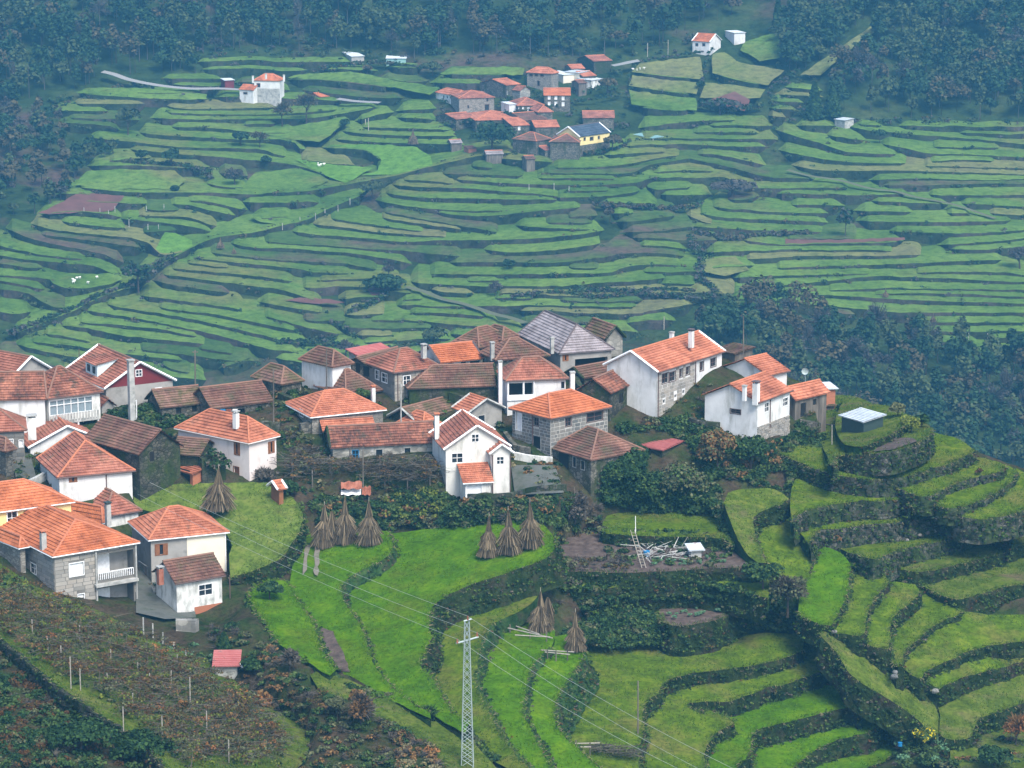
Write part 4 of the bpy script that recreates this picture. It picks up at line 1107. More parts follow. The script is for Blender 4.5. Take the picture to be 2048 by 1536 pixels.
def wall_panel(mb, a, b, z0, z1, holes, nrm, depth=.22, m=0):
    """a wall from a to b with real openings; holes are (u0, u1, w0, w1)"""
    a = np.array(a, float); b = np.array(b, float); d = b - a; L = np.linalg.norm(d); d = d / L
    hs = [(max(.02, h[0]), min(L - .02, h[1]), max(z0 + .02, h[2]), min(z1 - .02, h[3]), h[4] if len(h) > 4 else depth) for h in holes]
    hs = [h for h in hs if h[1] - h[0] > .05 and h[3] - h[2] > .05]
    us = sorted({0, L, *[h[0] for h in hs], *[h[1] for h in hs]}); zs = sorted({z0, z1, *[h[2] for h in hs], *[h[3] for h in hs]})
    pt = lambda u, z, o=0: np.array([a[0] + d[0] * u - nrm[0] * o, a[1] + d[1] * u - nrm[1] * o, z])
    for i in range(len(us) - 1):
        for j in range(len(zs) - 1):
            uc, zc = .5 * (us[i] + us[i + 1]), .5 * (zs[j] + zs[j + 1])
            if any(h[0] < uc < h[1] and h[2] < zc < h[3] for h in hs): continue
            mb.add([pt(us[i], zs[j]), pt(us[i + 1], zs[j]), pt(us[i + 1], zs[j + 1]), pt(us[i], zs[j + 1])], [(0, 1, 2, 3)], m)
    for h in hs:
        u0, u1, w0, w1, dp = h
        c = [(u0, w0), (u1, w0), (u1, w1), (u0, w1)]
        for k in range(4):
            p, q = c[k], c[(k + 1) % 4]
            mb.add([pt(*p), pt(*q), pt(*q, dp), pt(*p, dp)], [(0, 1, 2, 3)], m)
    return hs
def scale_at(p): return FPX / np.linalg.norm(np.array(p) - np.array([0, 0, ZC]))
class House:
    def __init__(s, name, label, F, L, R_, yb, cat='house', far=False, root=None, zg=None, ref=None, gzv=None):
        s.far = far
        g = PF(F[0], yb, -1.0) if far else (PG(F[0], yb) if gzv is None else P(F[0], yb, gzv))
        d = ray(*F); s.ze = ZC + d[2] / d[1] * g[1]
        if zg is not None:
            s.ze = zg
        if ref is not None:
            hh, kk, dep = ref; a_, b_, n_ = hh.side(kk); r_ = ray(*F)
            t_ = ((a_ + n_ * dep - np.array([0, 0, ZC])) @ n_) / (r_ @ n_); s.ze = ZC + r_[2] * t_; g = np.array([0, 0, hh.zg - .5])
        f = P(*F, s.ze); r = P(*R_, s.ze); l = P(*L, s.ze)
        vR, vL = (r - f)[:2], (l - f)[:2]
        lr, ll = math.dist(F, R_), math.dist(F, L)
        aR = math.atan2(vR[1], vR[0]); aL = math.atan2(vL[1], vL[0]) - math.pi / 2
        dl = (aL - aR + math.pi) % (2 * math.pi) - math.pi
        wgt = ll ** 2 / (ll ** 2 + lr ** 2)
        a = aR + dl * wgt
        s.dR = np.array([math.cos(a), math.sin(a), 0]); s.dL = np.array([-math.sin(a), math.cos(a), 0])
        s.wR = max(1.0, float(np.append(vR, 0) @ s.dR)); s.wL = max(1.0, float(np.append(vL, 0) @ s.dL))
        if ref is not None:
            s.dR, s.dL = hh.dR, hh.dL; s.wR = float((P(*R_, s.ze) - f) @ s.dR); s.wL = dep + .1
        s.A = f; s.B = f + s.dR * s.wR; s.C = s.B + s.dL * s.wL; s.D = f + s.dL * s.wL
        s.zg = min(g[2], s.ze - 1.6)
        s.zb = s.zg - (4.0 if far else 2.5)
        s.sc = scale_at(f)
        if root is None:
            c = .5 * (s.A + s.C)
            s.root = empty(name, (c[0], c[1], s.zg), label, cat)
        else: s.root = root
        s.wins = {'R': [], 'L': []}; s.solid = []
        s.oh = .25 if far else .32
    def corners(s):
        o = s.oh
        return [s.A + (s.dR + s.dL) * o, s.B + (-s.dR + s.dL) * o, s.C - (s.dR + s.dL) * o, s.D + (s.dR - s.dL) * o]
    def side(s, k):
        a, b, c, d = s.corners()
        return (a, b, -s.dL) if k == 'R' else (d, a, -s.dR)
    def on_wall(s, k, x, y):
        a, b, n = s.side(k); r = ray(x, y)
        t = (a - np.array([0, 0, ZC])) @ n / (r @ n); p = np.array([0, 0, ZC]) + r * t
        d = (b - a) / np.linalg.norm(b - a)
        return float((p - a) @ d), float(p[2])
    def rect(s, k, x0, y0, x1, y1):
        xc, yc = .5 * (x0 + x1), .5 * (y0 + y1)
        u0, _ = s.on_wall(k, x0, yc); u1, _ = s.on_wall(k, x1, yc)
        _, w1 = s.on_wall(k, xc, y0); _, w0 = s.on_wall(k, xc, y1)
        return (min(u0, u1), max(u0, u1), w0, w1)
    def window(s, k, x0, y0, x1, y1, typ='dark', name='window', depth=.16):
        a, b, n = s.side(k); Lw = np.linalg.norm(b - a)
        u0, u1, w0, w1 = s.rect(k, x0, y0, x1, y1)
        u0, u1 = max(.15, u0), min(Lw - .15, u1)
        if u1 - u0 < .15: u1 = u0 + .3
        s.wins[k].append((u0, u1, w0, w1, typ, name, depth))
        return s
    def build_walls(s, mat, top=None, cut_gable=None):
        mb = MB(); a, b, c, d = s.corners(); zt = s.ze - .02
        sides = {'R': (a, b, -s.dL), 'L': (d, a, -s.dR)}
        for k, (p, q, n) in sides.items():
            holes = [(w_[0], w_[1], w_[2], w_[3], w_[6]) for w_ in s.wins[k] if w_[3] < zt - .04]
            wall_panel(mb, p, q, s.zb, zt, holes, n)
        for p, q, n in ((b, c, s.dR), (c, d, s.dL)): wall_panel(mb, p, q, s.zb, zt, [], n)
        if cut_gable:                              # gable triangles
            for p, q, apex in cut_gable:
                mb.add([(p[0], p[1], zt), (q[0], q[1], zt), apex], [(0, 1, 2)], 1 if top is not None else 0)
        mats = [M[mat]] + ([M[top]] if top is not None else [])
        s.wall = mb.build('wall', mats, s.root)
        for k, (p, q, n) in sides.items():
            dd = (q - p) / np.linalg.norm(q - p)
            for (u0, u1, w0, w1, typ, name, depth) in s.wins[k]:
                s.make_window(p, dd, n, u0, u1, w0, w1, typ, name, depth, proud=w1 >= zt - .04)
        return s
    def make_window(s, p, dd, n, u0, u1, w0, w1, typ, name, depth, proud=False):
        uc, wc = .5 * (u0 + u1), .5 * (w0 + w1); hw, hh = .5 * (u1 - u0), .5 * (w1 - w0)
        if hh < .06 or hw < .05: return
        z = np.array([0, 0, 1.0]); base = np.array([p[0], p[1], 0]) + dd * uc + z * wc
        fr = min(.09, hw * .22) if not s.far else min(.14, hw * .25)
        off = .035
        fm = {'dark': 'white_paint', 'bare': 'concrete', 'shut': 'white_paint', 'brown': 'wood_warm', 'hole': None, 'blue': 'blue_paint', 'door': 'wood_warm', 'wdoor': 'white_paint', 'black': 'rust', 'loggia': None, 'veranda': 'white_paint', 'ddoor': 'concrete'}[typ]
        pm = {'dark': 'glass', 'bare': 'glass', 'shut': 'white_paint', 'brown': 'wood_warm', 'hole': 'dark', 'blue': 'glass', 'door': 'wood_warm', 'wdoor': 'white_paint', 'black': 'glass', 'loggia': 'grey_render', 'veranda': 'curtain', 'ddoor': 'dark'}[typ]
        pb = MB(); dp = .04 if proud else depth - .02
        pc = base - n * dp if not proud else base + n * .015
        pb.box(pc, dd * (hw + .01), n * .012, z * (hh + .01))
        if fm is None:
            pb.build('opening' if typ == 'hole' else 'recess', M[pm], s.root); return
        mb = MB()
        for sx in (-1, 1): mb.box(base + dd * sx * (hw + fr * .5) + n * (off * .5 - .02), dd * fr * .5, n * (off * .5 + .02), z * (hh + fr))
        for sz in (-1, 1): mb.box(base + z * sz * (hh + fr * .5) + n * (off * .5 - .02), dd * hw, n * (off * .5 + .02), z * fr * .5)
        if typ in ('dark', 'blue', 'black') and hw > .28 and not s.far:
            mb.box(base - n * (dp - .05 if not proud else -.04), dd * .03, n * .02, z * hh); mb.box(base - n * (dp - .05 if not proud else -.04), dd * hw, n * .02, z * .025)
        if typ == 'veranda':
            k = max(2, int(hw * 2 / .8))
            for i in range(1, k): mb.box(base + dd * (-hw + 2 * hw * i / k) - n * .02, dd * .045, n * .03, z * hh)
            mb.box(base + z * hh * .35 - n * .02, dd * hw, n * .025, z * .04)
        if typ == 'brown':
            for sx in (-1, 1): mb.box(base + dd * sx * (hw * .62) + n * .03, dd * hw * .33, n * .02, z * hh * .98)
        win = mb.build(name, M[fm], s.root)
        if typ == 'brown': pm = 'glass'
        pb.build({'shut': 'shutter', 'door': 'panel', 'wdoor': 'panel', 'ddoor': 'panel', 'brown': 'pane'}.get(typ, 'pane'), M[pm], win)
    def roof(s, typ, rise, mat, axis=None, inset=None, sag=.03, ridge='ridge_orange', gutter=None, wall='white', gable=None, verge=None, course=.40, seg=1.6):
        A, B, C, D = s.A, s.B, s.C, s.D; z = np.array([0, 0, 1.0])
        if axis is None: axis = 'R' if s.wR >= s.wL else 'L'
        gab = []; eaves = []
        if typ in ('hip', 'gable'):
            half = (s.wL if axis == 'R' else s.wR) / 2; full = s.wR if axis == 'R' else s.wL
            if inset is None: inset = (half, half) if typ == 'hip' else (0, 0)
            i0, i1 = inset; i0 = min(i0, full * .49); i1 = min(i1, full * .49)
            if axis == 'R':
                P0 = .5 * (A + D) + s.dR * i0 + z * rise; P1 = .5 * (B + C) - s.dR * i1 + z * rise
                slopes = [[A, B, P1, P0], [C, D, P0, P1]]
                ends = [([D, A, P0], i0, 3), ([B, C, P1], i1, 1)]
            else:
                P0 = .5 * (A + B) + s.dL * i0 + z * rise; P1 = .5 * (D + C) - s.dL * i1 + z * rise
                slopes = [[D, A, P0, P1], [B, C, P1, P0]]
                ends = [([A, B, P0], i0, 0), ([C, D, P1], i1, 2)]
            cs = s.corners(); nm = [(0, 1), (1, 2), (2, 3), (3, 0)]
            for tri, ins, k in ends:
                if ins > .05: slopes.append(tri)
                else:
                    p, q = cs[nm[k][0]], cs[nm[k][1]]; mid = .5 * (p + q)
                    gab.append((p, q, (mid[0], mid[1], s.ze + rise - .10)))
        elif typ == 'shed':                      # axis names the low edge
            if axis == 'R': slopes = [[A, B, C + z * rise, D + z * rise]]
            else: slopes = [[D, A, B + z * rise, C + z * rise]]
            cs = s.corners()
            P0 = P1 = None
        s.build_walls(wall, gable, gab)
        if typ == 'shed':
            mb = MB(); a, b, c, d = cs; zt = s.ze - .02; o = .02
            r = rise * .92
            if axis == 'R': mb.add([(c[0], c[1], zt), (d[0], d[1], zt), (d[0], d[1], zt + r), (c[0], c[1], zt + r), (b[0], b[1], zt), (a[0], a[1], zt)], [(0, 1, 2, 3), (0, 3, 4), (1, 5, 2)])
            else: mb.add([(b[0], b[1], zt), (c[0], c[1], zt), (c[0], c[1], zt + r), (b[0], b[1], zt + r), (d[0], d[1], zt), (a[0], a[1], zt)], [(0, 1, 2, 3), (1, 4, 2), (0, 3, 5)])
            mb.build('wall', M[wall], s.root)
        V, Fc, UV = [], [], []
        for pl in slopes: tile_face(V, Fc, UV, pl, course=course if not s.far else 1.0, lift=.088 if not s.far else .08, sag=sag, seg=seg if not s.far else 4)
        under = len(V)
        for pl in slopes:
            n0 = len(V); V += [np.array(q) - z * .07 for q in pl]; Fc.append(tuple(range(n0, n0 + len(pl)))); UV += [(0, 0)] * len(pl)
        s.roof_o = mesh_obj('roof', V, Fc, M[mat], s.root, uv=UV)
        if typ in ('hip', 'gable'):
            rb = MB(); rr = .13 if not s.far else .16
            up = z * .05
            rb.bar(P0 + up, P1 + up, rr, 6)
            if inset[0] > .05:
                for q in (slopes[0][0], slopes[0][1]) if False else []: pass
            for tri, ins, k in ends:
                if ins > .05:
                    for q in tri[:2]: rb.bar(q + up, tri[2] + up, rr * .9, 6)
            rb.build('ridge_tiles', M[ridge], s.roof_o)
            if verge:
                for tri, ins, k in ends:
                    if ins <= .05:
                        for q in tri[:2]:
                            vb = MB(); vb.bar(q + z * .03, tri[2] + z * .05, .15 if not s.far else .2, 4); vb.build('verge', M[verge], s.roof_o)
        if gutter:
            gb = MB()
            if typ == 'hip': ed = [(A, B), (D, A), (B, C)]
            elif typ == 'gable': ed = [(A, B)] if axis == 'R' else [(D, A)]
            else: ed = [(A, B)] if axis == 'R' else [(D, A)]
            for p, q in ed: gb.bar(p - z * .06, q - z * .06, .075 if not s.far else .1, 5)
            gb.build('gutter', M[gutter], s.roof_o)
        s.rise = rise; s.P0, s.P1 = P0, P1
        return s
    def pipe(s, k, u, z0=None, mat='rust'):
        a, b, n = s.side(k); d = (b - a) / np.linalg.norm(b - a); p = a + d * u + n * .08
        mb = MB(); mb.bar((p[0], p[1], s.ze - .1), (p[0], p[1], s.zg if z0 is None else z0), .06, 5); mb.build('downpipe', M[mat], s.root); return s
    def chimney(s, x0, y0, x1, y1, mat='white', cap='flat', frac=.5, capmat='concrete'):
        p = P(.5 * (x0 + x1), y1, s.ze + s.rise * frac); sc = scale_at(p)
        w = max(.25, .5 * (x1 - x0) / sc); h = (y1 - y0) / sc
        mb = MB(); z = np.array([0, 0, 1.0])
        mb.box(p + z * (h - .8) / 2, s.dR * w * .8, s.dL * w * .8, z * (h + .8) / 2)
        c = mb.build('chimney', M[mat], s.root)
        cb = MB()
        if cap == 'flat':
            for i in (-1, 1):
                for j in (-1, 1): cb.box(p + z * (h + .1) + s.dR * i * w * .6 + s.dL * j * w * .6, s.dR * .05, s.dL * .05, z * .1)
            cb.box(p + z * (h + .24), s.dR * w * 1.05, s.dL * w * 1.05, z * .05)
        else:
            cb.box(p + z * (h + .05), s.dR * w * 1.0, s.dL * w * 1.0, z * .08)
        cb.build('cap', M[capmat], c)
        return s
    def blocks(s, k, zlo, zhi, mat, lens=(.7, 1.3), hs=(.36, .44), proud=.03, u0=None, u1=None, joint=.03, skip=0.0):
        """stones of a wall, one by one"""
        a, b, n = s.side(k); Lw = np.linalg.norm(b - a); d = (b - a) / Lw
        u0 = .02 if u0 is None else u0; u1 = Lw - .02 if u1 is None else u1
        zt = zlo; holes = s.wins[k]
        while zt < zhi - .12:
            h = random.uniform(*hs); h = min(h, zhi - zt); u = u0
            while u < u1 - .12:
                l = random.uniform(*lens); l = min(l, u1 - u)
                if u1 - u - l < .25: l = u1 - u
                segs = [(u, u + l)]
                for hh in holes:
                    if hh[2] - .06 < zt + h and hh[3] + .06 > zt:
                        ns = []
                        for p, q in segs:
                            if q <= hh[0] - .1 or p >= hh[1] + .1: ns.append((p, q))
                            else:
                                if p < hh[0] - .22: ns.append((p, hh[0] - .1))
                                if q > hh[1] + .22: ns.append((hh[1] + .1, q))
                        segs = ns
                for p, q in segs:
                    if q - p < .12 or random.random() < skip: continue
                    pr = proud * random.uniform(.5, 1.4)
                    c = a + d * (.5 * (p + q)) + n * (pr * .5 - .02); c = np.array([c[0], c[1], zt + h / 2])
                    add_block(s.wall, c, d, q - p - joint, h - joint, pr + .04, mat)
                u += l
            zt += h
        return s

# ---------------------------------------------------------------- the near village
H = House
h = H('gabled_house', 'red-tiled house with grey block gable wall cut by the left picture edge, top left', (20, 758), (-62, 746), (114, 741), 795)
h.roof('gable', 2.1, 'tile_red', 'L', wall='grey_render', verge='white_paint', ridge='ridge_brown')
h = H('gabled_house', 'house with dark red painted gable, pale dormer and tall concrete chimney', (209, 778), (135, 740), (352, 761), 822)
h.window('R', 272, 740, 283, 752, 'dark').window('R', 311, 776, 323, 788, 'shut')
h.roof('gable', 2.65, 'tile_red', 'L', wall='grey_render', gable='red_paint', verge='white_paint', ridge='ridge_brown', gutter='white_paint', sag=.03)
def dormer(h):
    a = h.A + h.dL * h.wL * .34; b = h.A + h.dL * h.wL * .62; z = np.array([0, 0, 1.0]); half = h.wR / 2; sl = h.rise / half
    i0, i1 = .9, 3.6; t0 = h.rise * .93
    def at(p, i, zz): return np.array([p[0] + h.dR[0] * i, p[1] + h.dR[1] * i, h.ze + zz])
    mb = MB(); mb.add([at(b, i0, sl * i0 - .05), at(a, i0, sl * i0 - .05), at(a, i0, 1.95), at(b, i0, 1.95), at(a, i1, t0), at(b, i1, t0)], [(0, 1, 2, 3), (1, 4, 2), (0, 3, 5)])
    d = mb.build('dormer', mat_plain('pale_cladding', (.55, .66, .66), .6), h.root)
    V, Fc, UV = [], [], []
    ov = h.dR * .3; e = h.dL * .25
    tile_face(V, Fc, UV, [at(b, i0, 1.98) - ov + e, at(a, i0, 1.98) - ov - e, at(a, i1, t0 + .08) - e, at(b, i1, t0 + .08) + e])
    mesh_obj('dormer_roof', V, Fc, M['tile_red'], d, uv=UV)
    for f in (.27, .73):
        c = at(a + (b - a) * f, i0 - .03, 1.25); wb_ = MB(); wb_.box(c, h.dL * .38, h.dR * .03, z * .42); wb_.build('window_pane', M['glass'], d)
dormer(h)
p = P(263, 800, h.ze - .5); mb = MB(); mb.box((p[0], p[1], p[2] + .9), h.dR * .32, h.dL * .32, (0, 0, 3.7)); c = mb.build('chimney', M['concrete'], h.root)
mb = MB(); mb.box((p[0], p[1], p[2] + 4.68), h.dR * .42, h.dL * .42, (0, 0, .07)); mb.build('cap', M['concrete'], c)
# long mossy house with the glazed veranda
h = H('veranda_house', 'white house with mossy hipped roof and long glazed veranda', (94, 798), (30, 774), (208, 784), 868)
h.window('R', 97, 798, 184, 826, 'veranda', 'veranda_window').window('R', 128, 842, 150, 868, 'dark').window('R', 155, 840, 180, 868, 'dark')
h.roof('hip', 2.7, 'tile_blotchy', 'R', inset=(3.2, 4.2), wall='white_old', ridge='ridge_brown', gutter='rust', sag=.06)
h2 = H('', '', (-70, 801), (-78, 776), (94, 799), 850, root=h.root, zg=h.ze); h2.roof('hip', 2.5, 'tile_blotchy', 'R', inset=(2, .6), wall='white', ridge='ridge_brown', sag=.05)
mb = MB(); a, b, n = h.side('R'); d = (b - a) / np.linalg.norm(b - a)
q = a + d * 2.9 + n * .5; mb.box((q[0], q[1], h.ze - 2.9), d * 2.9, n * .55, (0, 0, .08)); bl = mb.build('balcony', M['concrete'], h.root)
mb = MB(); 
for i in range(16): 
    q2 = a + d * (.1 + i * .37) + n * 1.0; mb.box((q2[0], q2[1], h.ze - 2.35), d * .12, n * .02, (0, 0, .5))
mb.build('railing', M['concrete'], bl)
for x in (.1, 3.2, 5.7):
    mb = MB(); q = a + d * x + n * .9; mb.bar((q[0], q[1], h.zb), (q[0], q[1], h.ze - 2.9), .12, 6); mb.build('pillar', M['white_paint'], h.root)
h = H('stone_house', 'grey stone house with white shutters and tiled roof at the left edge', (-70, 866), (-84, 842), (54, 861), 932)
h.window('R', 14, 879, 26, 891, 'shut').window('R', 38, 880, 47, 894, 'shut')
h.roof('hip', 2.0, 'tile_red', 'R', wall='mortar_dark', ridge='ridge_brown', sag=.03); h.chimney(54, 834, 74, 864, 'white_old', frac=.6); h.blocks('R', h.zg - .5, h.ze - .1, 'block_grey', (.6, 1.2), (.38, .5), u0=3.5)
h = H('old_house', 'low dark stone house with worn tiles cut by the left edge below the shuttered house', (10, 904), (-60, 886), (27, 897), 958)
h.roof('hip', 1.3, 'tile_brown', 'L', wall='old_stone', ridge='ridge_brown', sag=.06)
h = H('white_house', 'large white house with broad hipped terracotta roof and back gable parapet', (114, 956), (42, 920), (273, 943), 1012)
h.window('R', 139, 948, 153, 963, 'brown')
h.roof('hip', 2.75, 'tile_red', 'L', inset=(4.6, .3), wall='white', ridge='ridge_orange', gutter='rust', sag=.02)
h.chimney(236, 882, 249, 900, 'white', frac=.35); h.pipe('R', 5.2); h.pipe('R', 8.9, mat='white_paint')
h2 = H('', '', (56, 897), (38, 872), (216, 884), 960, root=h.root, zg=h.ze + .5); h2.roof('gable', 2.15, 'tile_red', 'L', wall='white', verge='white_paint', ridge='ridge_orange')
h = H('stone_barn', 'tall mossy stone barn with sagging brown roof beside the large white house', (277, 910), (196, 872), (346, 886), 992, gzv=-2.1)
h.window('R', 300, 903, 308, 922, 'hole')
h.roof('gable', 2.3, 'tile_brown', 'L', wall='dark_stone', ridge='ridge_brown', sag=.14)
h = H('open_shed', 'open-fronted shed with sloping orange roof and thin white posts', (384, 949), (331, 927), (404, 931), 980, gzv=-2.15)
h.window('L', 337, 935, 380, 972, 'hole', depth=1.2)
h.roof('shed', .9, 'tile_orange', 'L', wall='brick')
for u in (.4, 1.9, 3.3):
    a, b, n = h.side('L'); d = (b - a) / np.linalg.norm(b - a); q = a + d * u + n * .12
    mb = MB(); mb.bar((q[0], q[1], h.zg), (q[0], q[1], h.ze - .05), .07, 5); mb.build('post', M['white_paint'], h.root)
h = H('ruined_hut', 'small hut with sunken mossy roof behind the open-fronted shed', (400, 912), (338, 906), (425, 892), 958)
h.roof('gable', 1.3, 'tile_mossy', 'L', wall='dark_stone', ridge='ridge_brown', sag=.12)
h = H('pink_house', 'pale pink house with clean orange hipped roof beside the mossy lawn', (498, 887), (345, 857), (567, 873), 974, gzv=-2.15)
h.window('L', 469, 886, 479, 909, 'brown').window('L', 468, 934, 478, 969, 'door', 'door').window('R', 537, 884, 548, 905, 'brown')
h.roof('hip', 2.2, 'tile_orange', 'L', inset=(2.6, 3.2), wall='pink', ridge='ridge_orange', gutter='pink'); h.chimney(466, 826, 478, 843, 'white', frac=.85)
h = H('old_cottage', 'low old cottage with ragged mossy roof, left of a joined pair above the hedge', (320, 816), (304, 797), (413, 806), 842)
h.window('R', 352, 816, 362, 828, 'hole').window('R', 384, 811, 394, 824, 'hole')
h.roof('gable', 1.6, 'tile_mossy', 'R', wall='old_stone', ridge='ridge_brown', sag=.12)
h = H('old_cottage', 'low old cottage with sagging roof and a wide dark opening, right of a joined pair', (422, 818), (396, 796), (547, 802), 848)
h.window('R', 432, 820, 490, 836, 'hole', depth=.8).window('R', 516, 812, 524, 822, 'hole')
h.roof('gable', 1.9, 'tile_brown', 'R', wall='old_stone', ridge='ridge_brown', sag=.12)
h = H('small_hut', 'tiny grey gabled hut tucked under the veranda house', (200, 815), (187, 805), (233, 811), 830)
h.roof('gable', .9, 'tile_red', 'L', wall='grey_render', ridge='ridge_brown')
h = H('yellow_house', 'yellow-walled house with ribbed orange roof cut by the left edge', (-75, 1034), (-125, 1008), (150, 1004), 1080)
h.window('R', 15, 1024, 34, 1048, 'dark')
h.roof('hip', 2.3, 'tile_new', 'R', inset=(4, 4.4), wall='yellow', gutter='white_paint', ridge='ridge_orange')
h = H('low_house', 'low terracotta-roofed house with a green-capped chimney behind the granite house', (208, 1034), (132, 992), (279, 1019), 1062)
h.roof('hip', 2.0, 'tile_red', 'L', wall='white_old', ridge='ridge_brown', gutter='rust'); h.chimney(210, 1008, 222, 1036, 'concrete', frac=.3, capmat='dark_green')
h = H('tile_roofed_annex', 'narrow annex with bright ribbed tiles just behind the granite house', (205, 1047), (110, 1030), (223, 1042), 1075)
h.roof('hip', 1.6, 'tile_new', 'L', wall='ivory', gutter='white_paint')
# granite house with the two-storey loggia
h = H('granite_house', 'granite block house with ribbed orange roof and two-storey corner loggia', (105, 1114), (-46, 1049), (284, 1087), 1188)
h.window('R', 139, 1126, 167, 1151, 'shut').window('R', 156, 1188, 168, 1198, 'shut')
h.window('R', 195, 1104, 268, 1154, 'loggia', depth=1.5).window('R', 195, 1172, 268, 1222, 'loggia', depth=1.5)
h.window('L', 20, 1108, 30, 1132, 'dark').window('L', 62, 1128, 72, 1146, 'dark')
h.roof('hip', 2.15, 'tile_new', 'L', inset=(4.7, 4.7), wall='mortar_dark', gutter='white_paint', ridge='ridge_orange', seg=1.0); h.chimney(80, 1065, 93, 1093, 'concrete', frac=.2, capmat='ridge_orange')
h.blocks('R', h.zg - 1.4, h.ze - .12, 'block', (.7, 1.5), (.38, .44), proud=.025); h.blocks('L', h.zg - 1.0, h.ze - .12, 'block', (.7, 1.5), (.38, .44), proud=.025, u0=3.2)
a, b, n = h.side('R'); d = (b - a) / np.linalg.norm(b - a); z = np.array([0, 0, 1.0])
for (x0, y0, x1, y1) in ((204, 1107, 231, 1153), (205, 1175, 232, 1222)):
    u0, u1, w0, w1 = h.rect('R', x0, y0, x1, y1); q = a + d * (.5 * (u0 + u1)) - n * 1.4; mb = MB(); mb.box((q[0], q[1], .5 * (w0 + w1)), d * .5 * (u1 - u0), n * .04, z * .5 * (w1 - w0)); mb.build('door', M['white_paint'], h.root)
for (x0, y0, x1, y1) in ((196, 1141, 266, 1154),):
    u0, u1, w0, w1 = h.rect('R', x0, y0, x1, y1); mb = MB(); k = int((u1 - u0) / .22)
    for i in range(k + 1):
        q = a + d * (u0 + (u1 - u0) * i / k) + n * .1; mb.box((q[0], q[1], .5 * (w0 + w1)), d * .035, n * .03, z * .5 * (w1 - w0))
    q = a + d * .5 * (u0 + u1) + n * .1; mb.box((q[0], q[1], w1 + .03), d * .5 * (u1 - u0), n * .06, z * .04)
    mb.build('balustrade', M['white_paint'], h.root)
for x in (191, 271):
    u, _ = h.on_wall('R', x, 1120); q = a + d * u + n * .12; mb = MB(); mb.bar((q[0], q[1], h.zb), (q[0], q[1], h.ze - .1), .11, 6); mb.build('pillar', M['concrete'], h.root)
u0, u1, w0, w1 = h.rect('R', 188, 1160, 273, 1168); q = a + d * .5 * (u0 + u1) + n * .25; mb = MB(); mb.box((q[0], q[1], .5 * (w0 + w1)), d * .5 * (u1 - u0), n * .3, z * .14); mb.build('balcony_slab', M['concrete'], h.root)
h2 = H('', '', (38, 1097), (-12, 1076), (56, 1092), 1160, root=h.root, zg=h.ze - .02); h2.roof('hip', 1.0, 'tile_new', 'L', wall='granite', gutter='white_paint')
h = H('cream_house', 'two-tone grey and cream house with orange hipped roof above the white annex', (297, 1081), (228, 1047), (461, 1066), 1172)
h.window('R', 311, 1089, 334, 1109, 'brown')
h.roof('hip', 2.3, 'tile_orange', 'R', inset=(3.4, 4.6), wall='grey_render', gutter='white_paint', ridge='ridge_orange')
a, b, n = h.side('R'); u0, _ = h.on_wall('R', 374, 1090); Lw = np.linalg.norm(b - a); d = (b - a) / Lw
mb = MB(); q = a + d * .5 * (u0 + Lw) + n * .015; mb.box((q[0], q[1], .5 * (h.zb + h.ze) - .06), d * .5 * (Lw - u0), n * .02, (0, 0, .5 * (h.ze - h.zb) - .02)); mb.build('render_panel', M['cream'], h.root); h.pipe('R', Lw - .1, mat='white_paint')
h = H('annex_house', 'small white annex with brown tiled roof and brick base above the garden', (350, 1168), (292, 1146), (454, 1152), 1232)
h.window('R', 398, 1169, 424, 1190, 'dark')
h.roof('gable', 1.75, 'tile_brown', 'R', wall='white_old', gutter='rust', ridge='ridge_brown', sag=.05); h.chimney(314, 1137, 327, 1154, 'rust_sheet', frac=.2, capmat='concrete'); h.pipe('R', 6.1)
a, b, n = h.side('R'); Lw = np.linalg.norm(b - a); d = (b - a) / Lw; zt = h.on_wall('R', 420, 1209)[1]
mb = MB(); q = a + d * (Lw * .68) + n * .02; mb.box((q[0], q[1], zt - 1.0), d * Lw * .3, n * .03, (0, 0, 1.0)); mb.build('brick_base', M['brick'], h.root)
h = H('garden_shed', 'small grey shed with faded red sheet roof beside the vineyard', (424, 1333), (396, 1311), (480, 1335), 1366, cat='shed')
h.roof('shed', .55, 'red_sheet', 'R', wall='concrete')
# centre
h = H('old_cottage', 'low brown-roofed stone cottage left of the white house with utility pole', (562, 770), (512, 752), (602, 760), 790)
h.roof('hip', 1.7, 'tile_mossy', wall='old_stone', ridge='ridge_brown', sag=.1)
h = H('white_house', 'small square white house with brown pyramid roof and utility pole in front', (664, 735), (596, 719), (709, 727), 790)
h.roof('hip', 1.6, 'tile_brown', 'L', wall='white', ridge='ridge_brown', sag=.05)
h = H('sheet_roof_shed', 'shed with bright red sheet roof at the back of the village', (722, 716), (706, 706), (791, 703), 742, cat='shed')
h.roof('shed', .7, 'red_sheet', 'R', wall='concrete')
h = H('stone_cottage', 'dark stone cottage with mossy roof behind the granite two-storey house', (742, 736), (706, 721), (812, 713), 776)
h.window('L', 712, 727, 720, 744, 'hole').window('L', 727, 733, 738, 752, 'hole')
h.roof('gable', 1.0, 'tile_mossy', 'R', wall='old_stone', ridge='ridge_brown', sag=.1)
h = H('granite_house', 'granite house with terracotta hip roof in the middle of the back row', (787, 746), (733, 722), (881, 733), 806)
h.window('L', 764, 747, 774, 764, 'dark').window('L', 751, 741, 758, 758, 'dark').window('R', 807, 752, 820, 769, 'dark')
h.roof('hip', 1.9, 'tile_red', 'R', inset=(3.2, 2.4), wall='mortar_dark', ridge='ridge_brown', gutter='rust', sag=.03); h.chimney(842, 692, 853, 703, 'concrete', frac=1.0); h.pipe('R', .4)
h.blocks('L', h.zg - .3, h.ze - .1, 'block_grey', (.7, 1.3), (.36, .44)); h.blocks('R', h.zg - .3, h.ze - .1, 'block', (.7, 1.3), (.36, .44))
